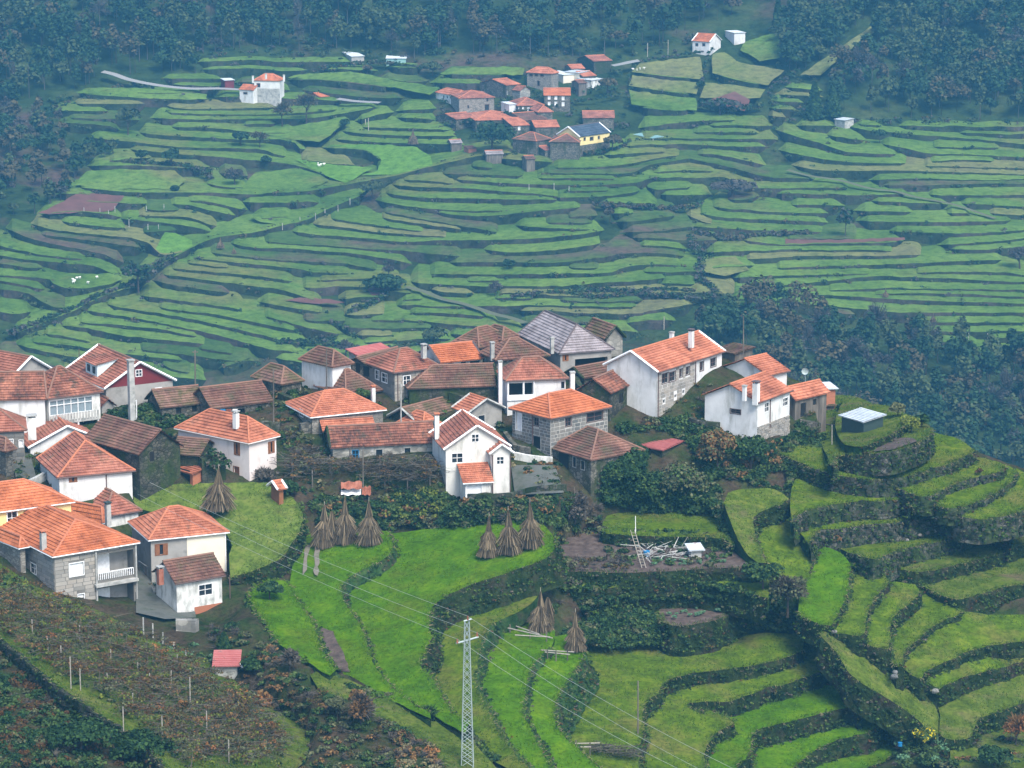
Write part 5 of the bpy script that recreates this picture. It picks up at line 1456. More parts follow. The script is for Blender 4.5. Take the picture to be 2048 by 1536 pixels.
h = H('orange_roof_house', 'house with vivid orange tiles between dark stone parapets in the back row', (880, 726), (838, 707), (968, 717), 756)
h.window('R', 897, 725, 905, 734, 'hole').window('R', 922, 723, 932, 733, 'hole').window('R', 940, 722, 962, 732, 'hole')
h.roof('gable', 1.5, 'tile_new', 'R', wall='white_old', verge='slate_ridge', ridge='ridge_orange')
h = H('back_house', 'brown hip-roofed house farthest back beside the grey-roofed house', (1004, 682), (962, 668), (1034, 673), 712)
h.roof('hip', 1.3, 'tile_brown', wall='old_stone', ridge='ridge_brown')
h = H('hip_roof_house', 'house with pale brown hipped roof behind the vivid orange roof', (958, 697), (899, 687), (1030, 681), 732)
h.roof('hip', 1.9, 'tile_brown', wall='old_stone', ridge='ridge_brown', sag=.04)
h = H('hip_roof_house', 'brown hip-roofed house with a concrete chimney behind the veranda house', (990, 721), (958, 705), (1101, 712), 765)
h.roof('hip', 2.0, 'tile_brown', 'R', inset=(3.0, 3.2), wall='old_stone', ridge='ridge_brown', sag=.04); h.chimney(980, 688, 989, 708, 'concrete', frac=.3)
h = H('grey_roof_house', 'large house with steep pale grey roof at the top of the village', (1118, 708), (1034, 669), (1230, 699), 750)
h.window('R', 1126, 711, 1136, 721, 'brown').window('R', 1150, 716, 1215, 738, 'hole', depth=.8)  # the wide dark recess stands for the shade under the eave
h.roof('hip', 2.75, 'tile_grey', 'L', inset=(3.2, .1), wall='grey_render', ridge='slate_ridge'); h.chimney(1100, 676, 1108, 694, 'concrete', frac=.25, cap='slab')
h = H('mossy_cottage', 'stone cottage with moss-covered tiles right of the grey-roofed house', (1211, 679), (1166, 662), (1252, 675), 716)
h.roof('gable', 1.5, 'tile_mossy', 'L', wall='rubble_light', verge='stonewall', ridge='ridge_brown', sag=.1)
h = H('long_barn', 'long dark barn with brown tiles and stone gable in the village centre', (814, 778), (800, 758), (995, 772), 812, cat='barn')
h.roof('gable', 2.1, 'tile_brown', 'R', inset=(3.4, 0), wall='dark_stone', verge='stonewall', ridge='ridge_brown', sag=.06)
h = H('small_barn', 'barn with faded purple-brown roof behind the bright many-sided roof', (692, 792), (634, 771), (764, 780), 806, cat='barn')
h.roof('hip', 2.3, 'tile_brown', 'R', inset=(2.2, 3), wall='dark_stone', ridge='ridge_brown', sag=.06)
h = H('veranda_house', 'white house with pillared corner veranda and two tall white chimneys', (1010, 762), (993, 743), (1138, 757), 838)
h.window('R', 1016, 766, 1068, 798, 'hole', depth=1.3).window('R', 1122, 763, 1134, 777, 'dark')
h.roof('hip', 2.15, 'tile_red', 'R', inset=(2.6, 3.0), wall='white', gutter='rust', ridge='ridge_brown'); 
a, b, n = h.side('R'); d = (b - a) / np.linalg.norm(b - a)
for x in (1016, 1047, 1068):
    u, _ = h.on_wall('R', x, 775); q = a + d * u + n * .05; mb = MB(); mb.bar((q[0], q[1], h.ze - 2.3), (q[0], q[1], h.ze - .1), .12, 6); mb.build('pillar', M['white_paint'], h.root)
u0, u1, w0, w1 = h.rect('R', 1014, 789, 1070, 800); q = a + d * .5 * (u0 + u1) + n * .1; mb = MB(); mb.box((q[0], q[1], .5 * (w0 + w1)), d * .5 * (u1 - u0), n * .05, (0, 0, .5 * (w1 - w0))); mb.build('parapet', M['white_paint'], h.root)
h.chimney(996, 722, 1005, 796, 'white', frac=-.9, cap='slab'); h.chimney(1139, 744, 1150, 790, 'ivory', frac=-.7, cap='slab')
h = H('round_house', 'house with fan-like orange hipped roof and low granite walls, mid left', (621, 835), (592, 804), (772, 819), 872)
h.window('R', 730, 834, 744, 848, 'brown').window('R', 671, 840, 686, 846, 'dark').window('L', 600, 820, 606, 832, 'dark')
h.roof('hip', 1.95, 'tile_orange', 'R', inset=(3.4, 3.6), wall='granite', gutter='white_paint', ridge='ridge_orange'); h.chimney(742, 775, 751, 791, 'white', frac=.3, capmat='ridge_orange')
h = H('ruin', 'roofless stone ruin with pale gable coping in the village centre', (830, 842), (812, 822), (922, 815), 864, cat='ruin')
h.roof('gable', 1.2, 'tile_mossy', 'R', wall='dark_stone', ridge='ridge_brown', sag=.25, verge='concrete')
h = H('small_house', 'small orange pyramid-roofed house behind the white gabled house chimney', (845, 862), (798, 846), (886, 851), 884)
h.roof('hip', 1.6, 'tile_orange', wall='old_stone', ridge='ridge_orange')
h = H('stone_outhouse', 'small grey stone outhouse with orange tiles and gable towards the lane', (936, 827), (914, 814), (1010, 816), 874)
h.window('R', 957, 831, 969, 845, 'bare')
h.roof('gable', 1.35, 'tile_orange', 'L', wall='grey_render', verge='concrete', ridge='ridge_orange')
h = H('rear_barn', 'narrow barn roof showing just behind the long stone barn', (645, 863), (634, 851), (752, 856), 882, cat='barn')
h.roof('gable', 1.0, 'tile_orange', 'R', wall='dark_stone', ridge='ridge_brown', sag=.05)
h = H('stone_barn', 'long stone barn with blotchy tiles and a small blue window', (661, 896), (642, 877), (876, 885), 922, cat='barn')
h.window('R', 705, 901, 717, 917, 'blue').window('R', 752, 899, 765, 914, 'bare').window('R', 809, 896, 821, 911, 'bare')
h.roof('gable', 1.9, 'tile_blotchy', 'R', wall='rubble_light', verge='stonewall', ridge='ridge_brown', sag=.09)
h = H('white_house', 'ivory gabled house with lean-to and bay over the field wall, centre', (887, 900), (859, 867), (1022, 893), 988)
h.window('R', 944, 869, 957, 883, 'dark').window('R', 904, 907, 925, 925, 'dark')
h.roof('gable', 2.5, 'tile_red', 'L', wall='ivory', verge='white_paint', ridge='ridge_orange'); h.chimney(868, 830, 879, 864, 'white_old', frac=.4, capmat='ridge_orange')
root = h.root; z0 = h.ze
h2 = H('', '', (979, 909), (962, 889), (1026, 904), 996, root=root, ref=(h, 'R', 1.6)); h2.window('R', 994, 914, 1007, 928, 'dark'); h2.roof('gable', 1.0, 'tile_red', 'L', wall='ivory', verge='white_paint', ridge='ridge_orange'); h2.pipe('R', .1); h2.pipe('R', 2.1)
h3 = H('', '', (926, 967), (901, 934), (983, 958), 1000, root=root, ref=(h, 'R', 3.4)); h3.window('R', 934, 970, 963, 998, 'wdoor', 'door'); h3.roof('shed', 1.5, 'tile_orange', 'R', wall='ivory', gutter='white_paint')
h = H('stone_house', 'two-storey stone house with pale mortar joints and clean orange hip roof', (1101, 838), (1018, 817), (1223, 814), 918)
h.window('L', 1067, 836, 1077, 851, 'black').window('L', 1065, 872, 1081, 897, 'ddoor', 'door').window('L', 1032, 824, 1043, 860, 'wdoor', 'panelled_bay').window('R', 1131, 836, 1142, 852, 'black').window('R', 1174, 825, 1205, 842, 'black')
h.roof('hip', 1.9, 'tile_new', 'R', inset=(2.9, 3.1), wall='mortar', gutter='rust', ridge='ridge_orange'); h.pipe('L', 3.6)
h.blocks('L', h.zg - .4, h.ze - .1, 'block_grey', (.4, 1.0), (.26, .46), joint=.07); h.blocks('R', h.zg - .4, h.ze - .1, 'block_grey', (.4, 1.0), (.26, .46), joint=.07)
h = H('ivy_house', 'old stone house with brown hipped roof half swallowed by ivy', (1181, 921), (1112, 893), (1284, 899), 996)
h.window('L', 1146, 914, 1152, 934, 'bare').window('L', 1162, 922, 1169, 939, 'bare').window('L', 1118, 904, 1137, 948, 'hole', depth=.8)
h.roof('hip', 2.3, 'tile_brown', 'L', inset=(3.6, 2.2), wall='old_stone', ridge='ridge_brown', sag=.06)
h = H('sheet_roof_hut', 'hut with flat faded pink-red sheet roof among the bushes', (1326, 901), (1279, 891), (1347, 883), 920, cat='hut')
h.roof('shed', .35, 'red_sheet', 'L', wall='dark_stone')
h = H('dark_barn', 'big dark mossy stone barn left of the long white and stone house', (1222, 787), (1150, 780), (1312, 749), 848, cat='barn')
for x0, y0, x1, y1 in ((1238, 787, 1247, 806), (1262, 778, 1268, 792), (1284, 768, 1293, 780)): h.window('R', x0, y0, x1, y1, 'hole')
h.roof('gable', 1.5, 'tile_blotchy', 'R', wall='dark_stone', ridge='ridge_brown', sag=.12)
h = H('low_barn', 'low brown-tiled barn tucked behind the big dark mossy barn', (1168, 757), (1157, 742), (1268, 738), 780, cat='barn')
h.roof('gable', 1.0, 'tile_brown', 'R', wall='old_stone', verge='stonewall', ridge='ridge_brown', sag=.1)
h = H('long_house', 'long orange-roofed house, half granite and half white, on the village edge', (1317, 745), (1209, 729), (1446, 702), 842)
for w_ in ((1324, 747, 1337, 766), (1339, 744, 1351, 762), (1359, 738, 1365, 754), (1372, 734, 1379, 749), (1400, 724, 1407, 741), (1421, 717, 1432, 733), (1396, 763, 1400, 771), (1413, 757, 1417, 764)): h.window('R', *w_, 'black')
h.window('R', 1420, 754, 1432, 780, 'ddoor', 'door')
for w_ in ((1326, 799, 1330, 806), (1349, 789, 1353, 795), (1365, 780, 1369, 787)): h.window('R', *w_, 'hole')
h.roof('gable', 2.05, 'tile_orange', 'R', wall='white', verge='white_paint', ridge='ridge_orange', gutter='rust')
u1, _ = h.on_wall('R', 1389, 780); h.blocks('R', h.zg - .6, h.ze - .15, 'block', (.6, 1.2), (.34, .42), u1=u1, joint=.02); h.pipe('R', u1 + .1); h.pipe('R', .08)
h.chimney(1377, 662, 1388, 682, 'white', frac=1.0, capmat='slate_ridge'); h.chimney(1339, 665, 1348, 676, 'white', frac=1.0, cap='slab')
h = H('grey_shed', 'grey timber shed with littered flat roof behind the long house', (1470, 708), (1435, 697), (1498, 697), 726, cat='shed')
h.roof('shed', .4, 'tile_mossy', 'L', wall='wood', sag=.1)
h = H('white_house', 'plain white house with orange gable roof, the rear of two on the right', (1537, 752), (1441, 734), (1578, 741), 806)
h.window('R', 1541, 764, 1549, 769, 'dark')
h.roof('gable', 1.55, 'tile_orange', 'R', wall='white', ridge='ridge_orange', gutter='rust'); h.pipe('R', .15)
h = H('white_house', 'white house on stone base with two white chimneys, the front of two on the right', (1517, 806), (1401, 791), (1593, 781), 893)
h.window('R', 1529, 806, 1538, 823, 'dark').window('R', 1566, 796, 1576, 811, 'dark').window('L', 1461, 819, 1481, 827, 'black')
h.roof('gable', 1.75, 'tile_orange', 'R', wall='white', ridge='ridge_orange', gutter='rust')
zt = h.on_wall('R', 1545, 842)[1]; h.blocks('R', h.zg - 1.2, zt, 'block', (.35, .9), (.24, .4), proud=.12, joint=.05); h.chimney(1505, 766, 1519, 796, 'white', frac=.3, capmat='slate_ridge'); h.chimney(1486, 772, 1492, 788, 'white', frac=.55, cap='slab'); h.pipe('R', 3.0)
h = H('old_shed', 'ramshackle shed with patched orange tiles beside the front white house', (1591, 801), (1581, 785), (1656, 784), 848, cat='shed')
h.window('R', 1601, 806, 1612, 834, 'hole').window('R', 1626, 798, 1633, 810, 'hole')
h.roof('gable', 1.3, 'tile_orange', 'R', wall='wood', ridge='ridge_orange', sag=.14)
h = H('brick_shed', 'orange brick shed with pale sheet roof at the far end of the village', (1651, 779), (1637, 769), (1677, 777), 796, cat='shed')
h.roof('shed', .3, 'sheet_metal', 'R', wall='brick')
h = H('small_hut', 'little weathered timber hut below the ramshackle shed', (1651, 812), (1648, 801), (1674, 811), 832, cat='hut')
h.roof('shed', .4, 'tile_mossy', 'R', wall='wood')
h = H('metal_shed', 'dark green shed with shiny striped sheet roof on the spur', (1727, 845), (1686, 829), (1740, 828), 868, cat='shed', gzv=.8)
h.roof('shed', .5, 'sheet_metal', 'L', wall='dark_green')
h = H('tool_shed', 'tiny pale block shed in the overgrown garden', (1378, 1102), (1360, 1092), (1411, 1101), 1120, cat='shed', gzv=-7.4)
h.roof('shed', .3, 'sheet_metal', 'R', wall='concrete')
# small timber maize crib on the lawn edge
h = H('maize_crib', 'little orange timber maize crib with tiled roof on the lawn edge', (556, 980), (543, 970), (572, 976), 1006, cat='crib', gzv=-2.5)
h.roof('gable', .7, 'tile_orange', 'R', wall='wood_warm', verge='white_paint')

# ---------------------------------------------------------------- the hamlet across the valley
def far_house(label, F, L, R_, yb, typ='hip', rise=1.7, mat='tile_orange', axis=None, wall='old_stone', wins=(), wt='dark', cat='house', name='far_house', inset=None, **k):
    h = H(name, label, F, L, R_, yb, cat, True)
    for w_ in wins: h.window(w_[0], *w_[1:5], w_[5] if len(w_) > 5 else wt)
    h.roof(typ, rise, mat, axis, inset=inset, wall=wall, **k); return h
def wz(s, *r): return [(s, 860 + a / 4, 60 + b / 4, 860 + c / 4, 60 + d / 4) for a, b, c, d in r]
fh = far_house
fh('big granite house with three dark upper windows at the top of the far hamlet', (1103, 148), (1052, 145), (1118, 145), 175, wall='granite', wins=wz('L', (795, 352, 820, 368), (838, 352, 862, 368), (882, 354, 908, 370), (858, 408, 876, 446)), wt='black', rise=1.7)
fh('cream flat-roofed wing behind the big granite house in the far hamlet', (1126, 150), (1110, 143), (1136, 146), 160, 'shed', .3, 'sheet_metal', 'R', 'cream')
fh('cream flat-roofed house with one window at the top of the far hamlet', (1158, 146), (1130, 143), (1176, 143), 160, 'shed', .3, 'sheet_metal', 'L', 'cream', wins=wz('L', (1140, 358, 1152, 374)))
fh('low orange-roofed house highest in the far hamlet', (1143, 138), (1140, 133), (1171, 137), 146, 'gable', 1.0, 'tile_orange', 'R')
fh('dark stone barn with brown-orange roof above the far hamlet', (1187, 123), (1184, 115), (1225, 121), 140, 'gable', 1.3, 'tile_red', 'R', 'dark_stone', cat='barn')
fh('small orange-roofed outbuilding right of the cream far house', (1166, 153), (1160, 147), (1193, 151), 163, 'gable', 1.2, 'tile_orange', 'R')
fh('white sheet-roofed lean-to beside the far outbuilding', (1182, 161), (1177, 155), (1202, 157), 169, 'shed', .4, 'sheet_metal', 'R', 'white_old', cat='shed')
fh('brown timber crib below the cream far house', (1157, 167), (1154, 163), (1175, 166), 182, 'gable', .8, 'tile_brown', 'R', 'wood', cat='crib')
fh('white house with four small windows at the left of the far hamlet', (917, 193), (880, 184), (936, 189), 207, wall='white', wins=wz('L', (104, 522, 116, 545), (131, 524, 143, 548), (160, 528, 172, 550), (187, 536, 199, 556)), rise=1.5)
fh('long granite barn joined to the white house with four windows', (917, 197), (911, 186), (990, 195), 222, wall='granite', wins=wz('R', (452, 546, 466, 570), (440, 596, 470, 640), (300, 603, 312, 626)), wt='black', axis='R', rise=1.5, cat='barn', mat='tile_red')
fh('dark stone house with orange roof beside the long granite barn', (1013, 171), (1005, 160), (1034, 167), 192, 'gable', 1.4, 'tile_orange', 'R', 'old_stone', wins=wz('R', (585, 492, 600, 520)))
fh('little orange-roofed house below the dark stone far house', (1040, 182), (1031, 174), (1056, 179), 194, 'gable', 1.3, 'tile_red', 'L', 'rubble_light')
fh('grey stone house with six white windows and bright orange roof', (1087, 191), (1085, 181), (1142, 191), 213, 'gable', 1.5, 'tile_new', 'R', 'old_stone', wins=wz('R', (945, 528, 962, 554), (998, 530, 1016, 556), (1056, 534, 1074, 560), (945, 576, 962, 600), (998, 576, 1016, 606), (1056, 580, 1074, 608)), wt='shut')
fh('hip-roofed house with three white windows in the middle of the far hamlet', (1035, 212), (1031, 204), (1089, 210), 224, wall='old_stone', rise=1.9, mat='tile_red', wins=wz('R', (700, 616, 712, 640), (738, 618, 750, 642), (780, 620, 794, 646)), wt='shut')
fh('white cube-like annex in the middle of the far hamlet', (1018, 209), (1015, 204), (1034, 208), 223, 'shed', .2, 'sheet_metal', 'R', 'white', cat='annex', name='far_annex')
fh('small brown hip-roofed barn right of the three-window far house', (1075, 225), (1071, 216), (1107, 224), 240, mat='tile_red', cat='barn')
fh('brown gable-roofed house below the three-window far house', (1050, 241), (1038, 229), (1094, 237), 252, 'gable', 1.5, 'tile_brown', 'R')
fh('low orange-roofed barn at the left end of the long far row', (912, 239), (905, 229), (953, 235), 252, 'gable', 1.2, 'tile_red', 'R', cat='barn')
fh('longest orange-roofed house behind the big round tree in the far hamlet', (950, 241), (944, 227), (1036, 239), 257, 'hip', 1.8, 'tile_orange', 'R')
fh('orange-roofed house right of the big round tree in the far hamlet', (1025, 252), (1017, 239), (1060, 250), 265, 'gable', 1.5, 'tile_orange', 'R', 'old_stone', wins=wz('R', (705, 775, 722, 800)), wt='shut')
fh('orange-roofed barn behind the yellow far house', (1070, 255), (1069, 245), (1120, 254), 270, 'gable', 1.3, 'tile_orange', 'R', cat='barn')
fh('brown-roofed stone house at the lower left of the yellow far house', (1073, 283), (1025, 278), (1096, 277), 313, mat='tile_brown', rise=2.0)
fh('brown-roofed stone barn directly below the yellow far house', (1098, 284), (1096, 273), (1159, 285), 316, 'hip', 1.7, 'tile_brown', 'R', cat='barn')
h = fh('yellow house with blue-black slate roof in the far hamlet', (1160, 274), (1120, 268), (1214, 264), 311, 'gable', 2.6, 'slate', 'R', 'yellow', wins=wz('R', (1230, 862, 1244, 884), (1280, 858, 1306, 882), (1344, 850, 1358, 872)), wt='black', verge='white_paint', ridge='slate_ridge')
zt = h.on_wall('R', 1187, 287)[1]; mb = MB(); a, b, n = h.side('R'); Lw = np.linalg.norm(b - a); d = (b - a) / Lw; q = a + d * Lw / 2 + n * .05; mb.box((q[0], q[1], zt - 3), d * Lw / 2, n * .1, (0, 0, 3)); mb.build('stone_base', M['old_stone'], h.root)
fh('long low farm building with pinkish roof right of the far hamlet', (1165, 236), (1163, 226), (1230, 236), 252, 'gable', 1.4, 'tile_red', 'R')
fh('tiny red-roofed lean-to between the two lower far stone houses', (1090, 301), (1084, 294), (1104, 299), 316, 'gable', .9, 'tile_red', 'R')
fh('shed with pale green sheet roof right of the yellow far house', (1305, 277), (1288, 267), (1323, 274), 285, 'shed', .3, 'green_sheet', 'L', 'concrete', cat='shed', name='far_shed')
h = fh('white and grey three-storey house with orange roof alone on the far slope', (560, 162), (506, 161), (574, 158), 208, 'hip', 1.9, 'tile_new', 'L', 'white', wins=[('L', 514, 167, 520, 174, 'black'), ('L', 513, 179, 520, 185), ('L', 531, 179, 539, 185), ('L', 545, 180, 553, 186, 'black'), ('L', 513, 194, 520, 198), ('L', 531, 194, 539, 198), ('L', 545, 194, 553, 199)], wt='shut')
h.chimney(504, 152, 508, 161, 'white', frac=.2, cap='slab'); h.chimney(566, 150, 570, 158, 'white', frac=.3, cap='slab'); h.chimney(530, 148, 534, 153, 'white', frac=.9, cap='slab')
zt = h.on_wall('L', 530, 177)[1]; mb = MB(); a, b, n = h.side('L'); Lw = np.linalg.norm(b - a); d = (b - a) / Lw; q = a + d * Lw / 2 + n * .01; mb.box((q[0], q[1], zt - 3.4), d * (Lw / 2 + .05), n * .03, (0, 0, 3.4)); mb.build('grey_storey', M['concrete'], h.root)
h2 = H('', '', (507, 181), (477, 179), (512, 179), 208, 'house', True, root=h.root); h2.window('L', 487, 185, 494, 188, 'black'); h2.roof('shed', 1.6, 'tile_new', 'L', wall='white')
fh('dark red shed left of the three-storey white house', (449, 161), (447, 158), (470, 160), 174, 'shed', .3, 'sheet_metal', 'R', 'red_paint', cat='shed', name='far_shed')
fh('orange-roofed shed right of the three-storey white house', (640, 194), (634, 188), (663, 192), 200, 'gable', .9, 'tile_new', 'R', 'brick', cat='shed', name='far_shed')
fh('grey shed with pale roof at the wood edge, the left of two', (702, 113), (706, 106), (730, 112), 120, 'shed', .5, 'sheet_metal', 'R', 'grey_render', cat='shed', name='far_shed')
fh('long low shed with pale roof at the wood edge, the right of two', (771, 117), (776, 110), (813, 117), 123, 'shed', .5, 'sheet_metal', 'R', 'green_sheet', cat='shed', name='far_shed')
h = fh('white house with orange gabled roof highest on the right of the far slope', (1419, 84), (1383, 82), (1444, 80), 104, 'gable', 2.2, 'tile_new', 'L', 'white', wins=[('L', 1391, 87, 1396, 92), ('L', 1405, 87, 1410, 92)], wt='black', verge='white_paint')
fh('white flat-roofed box house beside the highest far house', (1468, 66), (1456, 62), (1492, 65), 81, 'shed', .2, 'sheet_metal', 'R', 'white', name='far_house')
fh('lone stone shed with pale roof below the two dark cypresses', (1690, 241), (1670, 238), (1704, 238), 253, 'shed', .3, 'sheet_metal', 'L', 'concrete', cat='shed', name='far_shed')
fh('long granary on stone legs below the far hamlet', (972, 309), (968, 305), (1008, 308), 324, 'gable', .8, 'tile_grey', 'R', 'wood', cat='granary', name='far_granary')
fh('short granary on white legs at the corner of a far terrace', (1052, 319), (1048, 315), (1072, 318), 337, 'gable', .8, 'tile_brown', 'R', 'wood', cat='granary', name='far_granary')
fh('small granary left of the big round tree', (902, 287), (898, 283), (926, 286), 299, 'gable', .8, 'tile_grey', 'R', 'wood', cat='granary', name='far_granary')
fh('small stone hut beside the big round tree, lower left', (936, 297), (933, 293), (955, 296), 309, 'shed', .3, 'tile_brown', 'R', 'brick', cat='hut', name='far_hut')

# ================================================================ FOLIAGE
def leaves(pts, size, nrm=None, aspect=1.0, droop=0.0):
    """one small four-cornered leaf spray at each point"""
    n = len(pts); r = RNG
    d = r.normal(size=(n, 3)); d /= np.linalg.norm(d, axis=1)[:, None]
    if nrm is not None: d = d * .7 + nrm * .7 + np.array([0, 0, .35]); d /= np.linalg.norm(d, axis=1)[:, None]
    h = r.normal(size=(n, 3)); e = np.cross(d, h); e /= np.linalg.norm(e, axis=1)[:, None] + 1e-9; f = np.cross(d, e)
    s = (size * r.uniform(.6, 1.4, n))[:, None]
    V = np.stack([pts - e * s, pts - f * s * .7 * aspect, pts + e * s, pts + f * s * .9 * aspect - np.array([0, 0, droop])], 1).reshape(-1, 3)
    return V, np.arange(4 * n).reshape(n, 4)
def sticks(a, b, w):
    """thin flat strips from a to b"""
    n = len(a); d = b - a; h = RNG.normal(size=(n, 3)); e = np.cross(d, h); e /= np.linalg.norm(e, axis=1)[:, None] + 1e-9
    w = np.broadcast_to(np.asarray(w, float), (n,))[:, None]
    V = np.stack([a - e * w, a + e * w, b + e * w * .6, b - e * w * .6], 1).reshape(-1, 3)
    return V, np.arange(4 * n).reshape(n, 4)
class Mass:
    def __init__(s): s.V = []; s.F = []; s.m = []; s.n = 0; s.mats = []
    def add(s, VF, mat):
        if mat not in s.mats: s.mats.append(mat)
        V, F = VF
        s.V.append(V); s.F.append(F + s.n); s.m.append(np.full(len(F), s.mats.index(mat))); s.n += len(V)
    def build(s, name, parent=None):
        return np_mesh(name, np.concatenate(s.V), np.concatenate(s.F), [M[k] for k in s.mats], parent, np.concatenate(s.m))
def crown_pts(n, rx, rz, ncl=9, r=None, cone=False):
    r = RNG if r is None else r
    if cone:
        t = r.uniform(0, 1, n) ** 1.3; a = r.uniform(0, 2 * np.pi, n); rad = rx * (1 - t) ** .8 * r.uniform(.65, 1.05, n) + .05
        p = np.stack([rad * np.cos(a), rad * np.sin(a), (t * 2 - 1) * rz], -1)
        nn = np.stack([np.cos(a), np.sin(a), np.full(n, .3)], -1); return p, nn
    c = r.normal(size=(ncl, 3)); c /= np.linalg.norm(c, axis=1)[:, None]; c *= (r.uniform(.35, .78, ncl))[:, None]
    c[:, 2] = np.abs(c[:, 2]) * .9 - .25
    rad = r.uniform(.30, .52, ncl)
    k = r.integers(0, ncl, n); d = r.normal(size=(n, 3)); d /= np.linalg.norm(d, axis=1)[:, None]
    d[:, 2] = np.where(d[:, 2] < -.3, -d[:, 2], d[:, 2])
    p = c[k] + d * (rad[k] * r.uniform(.75, 1.08, n))[:, None]
    return p * np.array([rx, rx, rz]), d
def trunk_mesh(mb, base, h, r0, rx, rz, cz, n=5):
    base = np.array(base, float)
    top = base + np.array([random.uniform(-.1, .1) * h, random.uniform(-.1, .1) * h, h])
    mb.bar(base - np.array([0, 0, .5]), top, r0, 6, r0 * .55)
    for i in range(n):
        a = random.uniform(0, 6.28); e = top + np.array([math.cos(a) * rx * .6, math.sin(a) * rx * .6, rz * random.uniform(.3, 1.1)])
        mb.bar(top - np.array([0, 0, random.uniform(0, .3) * h]), e, r0 * .45, 4, r0 * .12)
def tree(p, rx, h, leaf, label, cat='tree', name='tree', n=700, size=.3, th=None, cone=False, mat2=None, group=None, bare=False, ncl=10):
    """root on the ground, trunk with limbs, and a crown of leaf sprays"""
    p = np.array(p, float); root = empty(name, p, label, cat, group)
    th = h * .25 if th is None else th; rz = (h - th) / 2; c = p + np.array([0, 0, th + rz])
    mb = MB(); trunk_mesh(mb, p, th + rz * .6, max(.05, rx * .07), rx, rz * .8, 0, 7 if bare else 5); mb.build('trunk', M['wood_bark'], root)
    ms = Mass()
    if bare:
        q, d = crown_pts(n, rx * .9, rz, ncl); a = c + q * .55; ms.add(sticks(a, c + q + RNG.normal(size=q.shape) * size * .8, size * .12), leaf)
        q, d = crown_pts(n // 2, rx, rz, ncl); ms.add(leaves(c + q, size * .5), mat2 or leaf)
    else:
        q, d = crown_pts(n, rx, rz, ncl, cone=cone); k = n if mat2 is None else int(n * .7)
        ms.add(leaves(c + q[:k], size, d[:k]), leaf)
        if mat2: ms.add(leaves(c + q[k:], size, d[k:]), mat2)
    ms.build('crown', root); return root

# ---------------------------------------------------------------- woods across the valley
def rnd_in(poly, n):
    xs = [p[0] for p in poly]; ys = [p[1] for p in poly]; out = []
    while len(out) < n:
        x, y = random.uniform(min(xs), max(xs)), random.uniform(min(ys), max(ys))
        if inside(x, y, poly): out.append((x, y))
    return out
def wood(poly, n, hr, mix_, label, leafn=300, size=.55, rr=(3.0, 5.0)):
    ms = Mass(); tr = MB()
    for x, y in rnd_in(poly, n):
        p = PF(x, y, -1.5); h = random.uniform(hr[0] * .6, hr[1] * 1.15); rx = random.uniform(rr[0] * .6, rr[1] * 1.1) * (.6 + .4 * h / hr[1]); rz = h * .5
        bias = mnoise.noise(Vector((p[0] / 28., p[1] / 28., 3.0)))
        m = random.choices([k for k, _ in mix_], [v * (3.2 if (k in ('far_brown', 'far_bare')) == (bias > .12) else 1) for k, v in mix_])[0]
        c = p + np.array([0, 0, h * .48])
        q, d = crown_pts(leafn, rx, rz, 8)
        if m == 'far_bare': ms.add(leaves(c + q[::2], size * .5, d[::2]), m); ms.add(sticks(c + q * .3, c + q * 1.05, .06), m)
        else: ms.add(leaves(c + q, size, d), m)
        ms.add(sticks(np.array([p - [0, 0, 1]]), np.array([c + [0, 0, rz * .5]]), .16), 'far_bare')
    return tag(ms.build('woodland'), label, 'woodland', kind='stuff')
wood([(-60, -60), (1540, -60), (1500, 10), (1450, 55), (1370, 75), (1300, 105), (1150, 112), (900, 108), (830, 118), (700, 92), (560, 100), (400, 108), (390, 150), (300, 160), (205, 135), (150, 195), (110, 215), (-60, 220)], 560, (9, 15), [('far_dark', 5), ('far_olive', 3.5), ('far_brown', 1.3), ('far_bare', 1.2)], 'blue-green hazy wood filling the top of the far slope', 290)
wood([(1545, -60), (2110, -60), (2110, 236), (1900, 238), (1760, 232), (1690, 222), (1660, 190), (1690, 130), (1760, 60), (1720, 50), (1640, 120), (1600, 145), (1570, 120), (1580, 60)], 360, (8, 13), [('far_dark', 4), ('far_olive', 4), ('far_brown', 1.6), ('far_bare', 1)], 'mixed brown and green wood on the right of the far slope', 290)
wood([(1390, 660), (1440, 615), (1530, 625), (1620, 640), (1700, 655), (1800, 668), (1850, 700), (1900, 720), (2110, 722), (2110, 985), (1400, 960), (1380, 800)], 330, (8, 13), [('far_dark', 4), ('far_olive', 4), ('far_brown', 1.6), ('far_bare', 1.4)], 'dense wood in the valley behind the spur, right side', 380, .46, (2.6, 4.4))
wood([(-40, 232), (110, 235), (150, 300), (240, 306), (180, 335), (150, 360), (130, 400), (70, 425), (-40, 440)], 95, (4, 8), [('far_dark', 4), ('far_olive', 2), ('far_brown', 2), ('far_bare', 2)], 'scrubby wood on the left of the far terraces', 170, .55, (2.0, 3.4))
wood([(1560, 130), (1600, 145), (1680, 90), (1700, 40), (1640, 20), (1560, 60)], 60, (7, 11), [('far_dark', 4), ('far_olive', 3), ('far_brown', 2)], 'dark strip of wood left of the sloping clearing', 190)
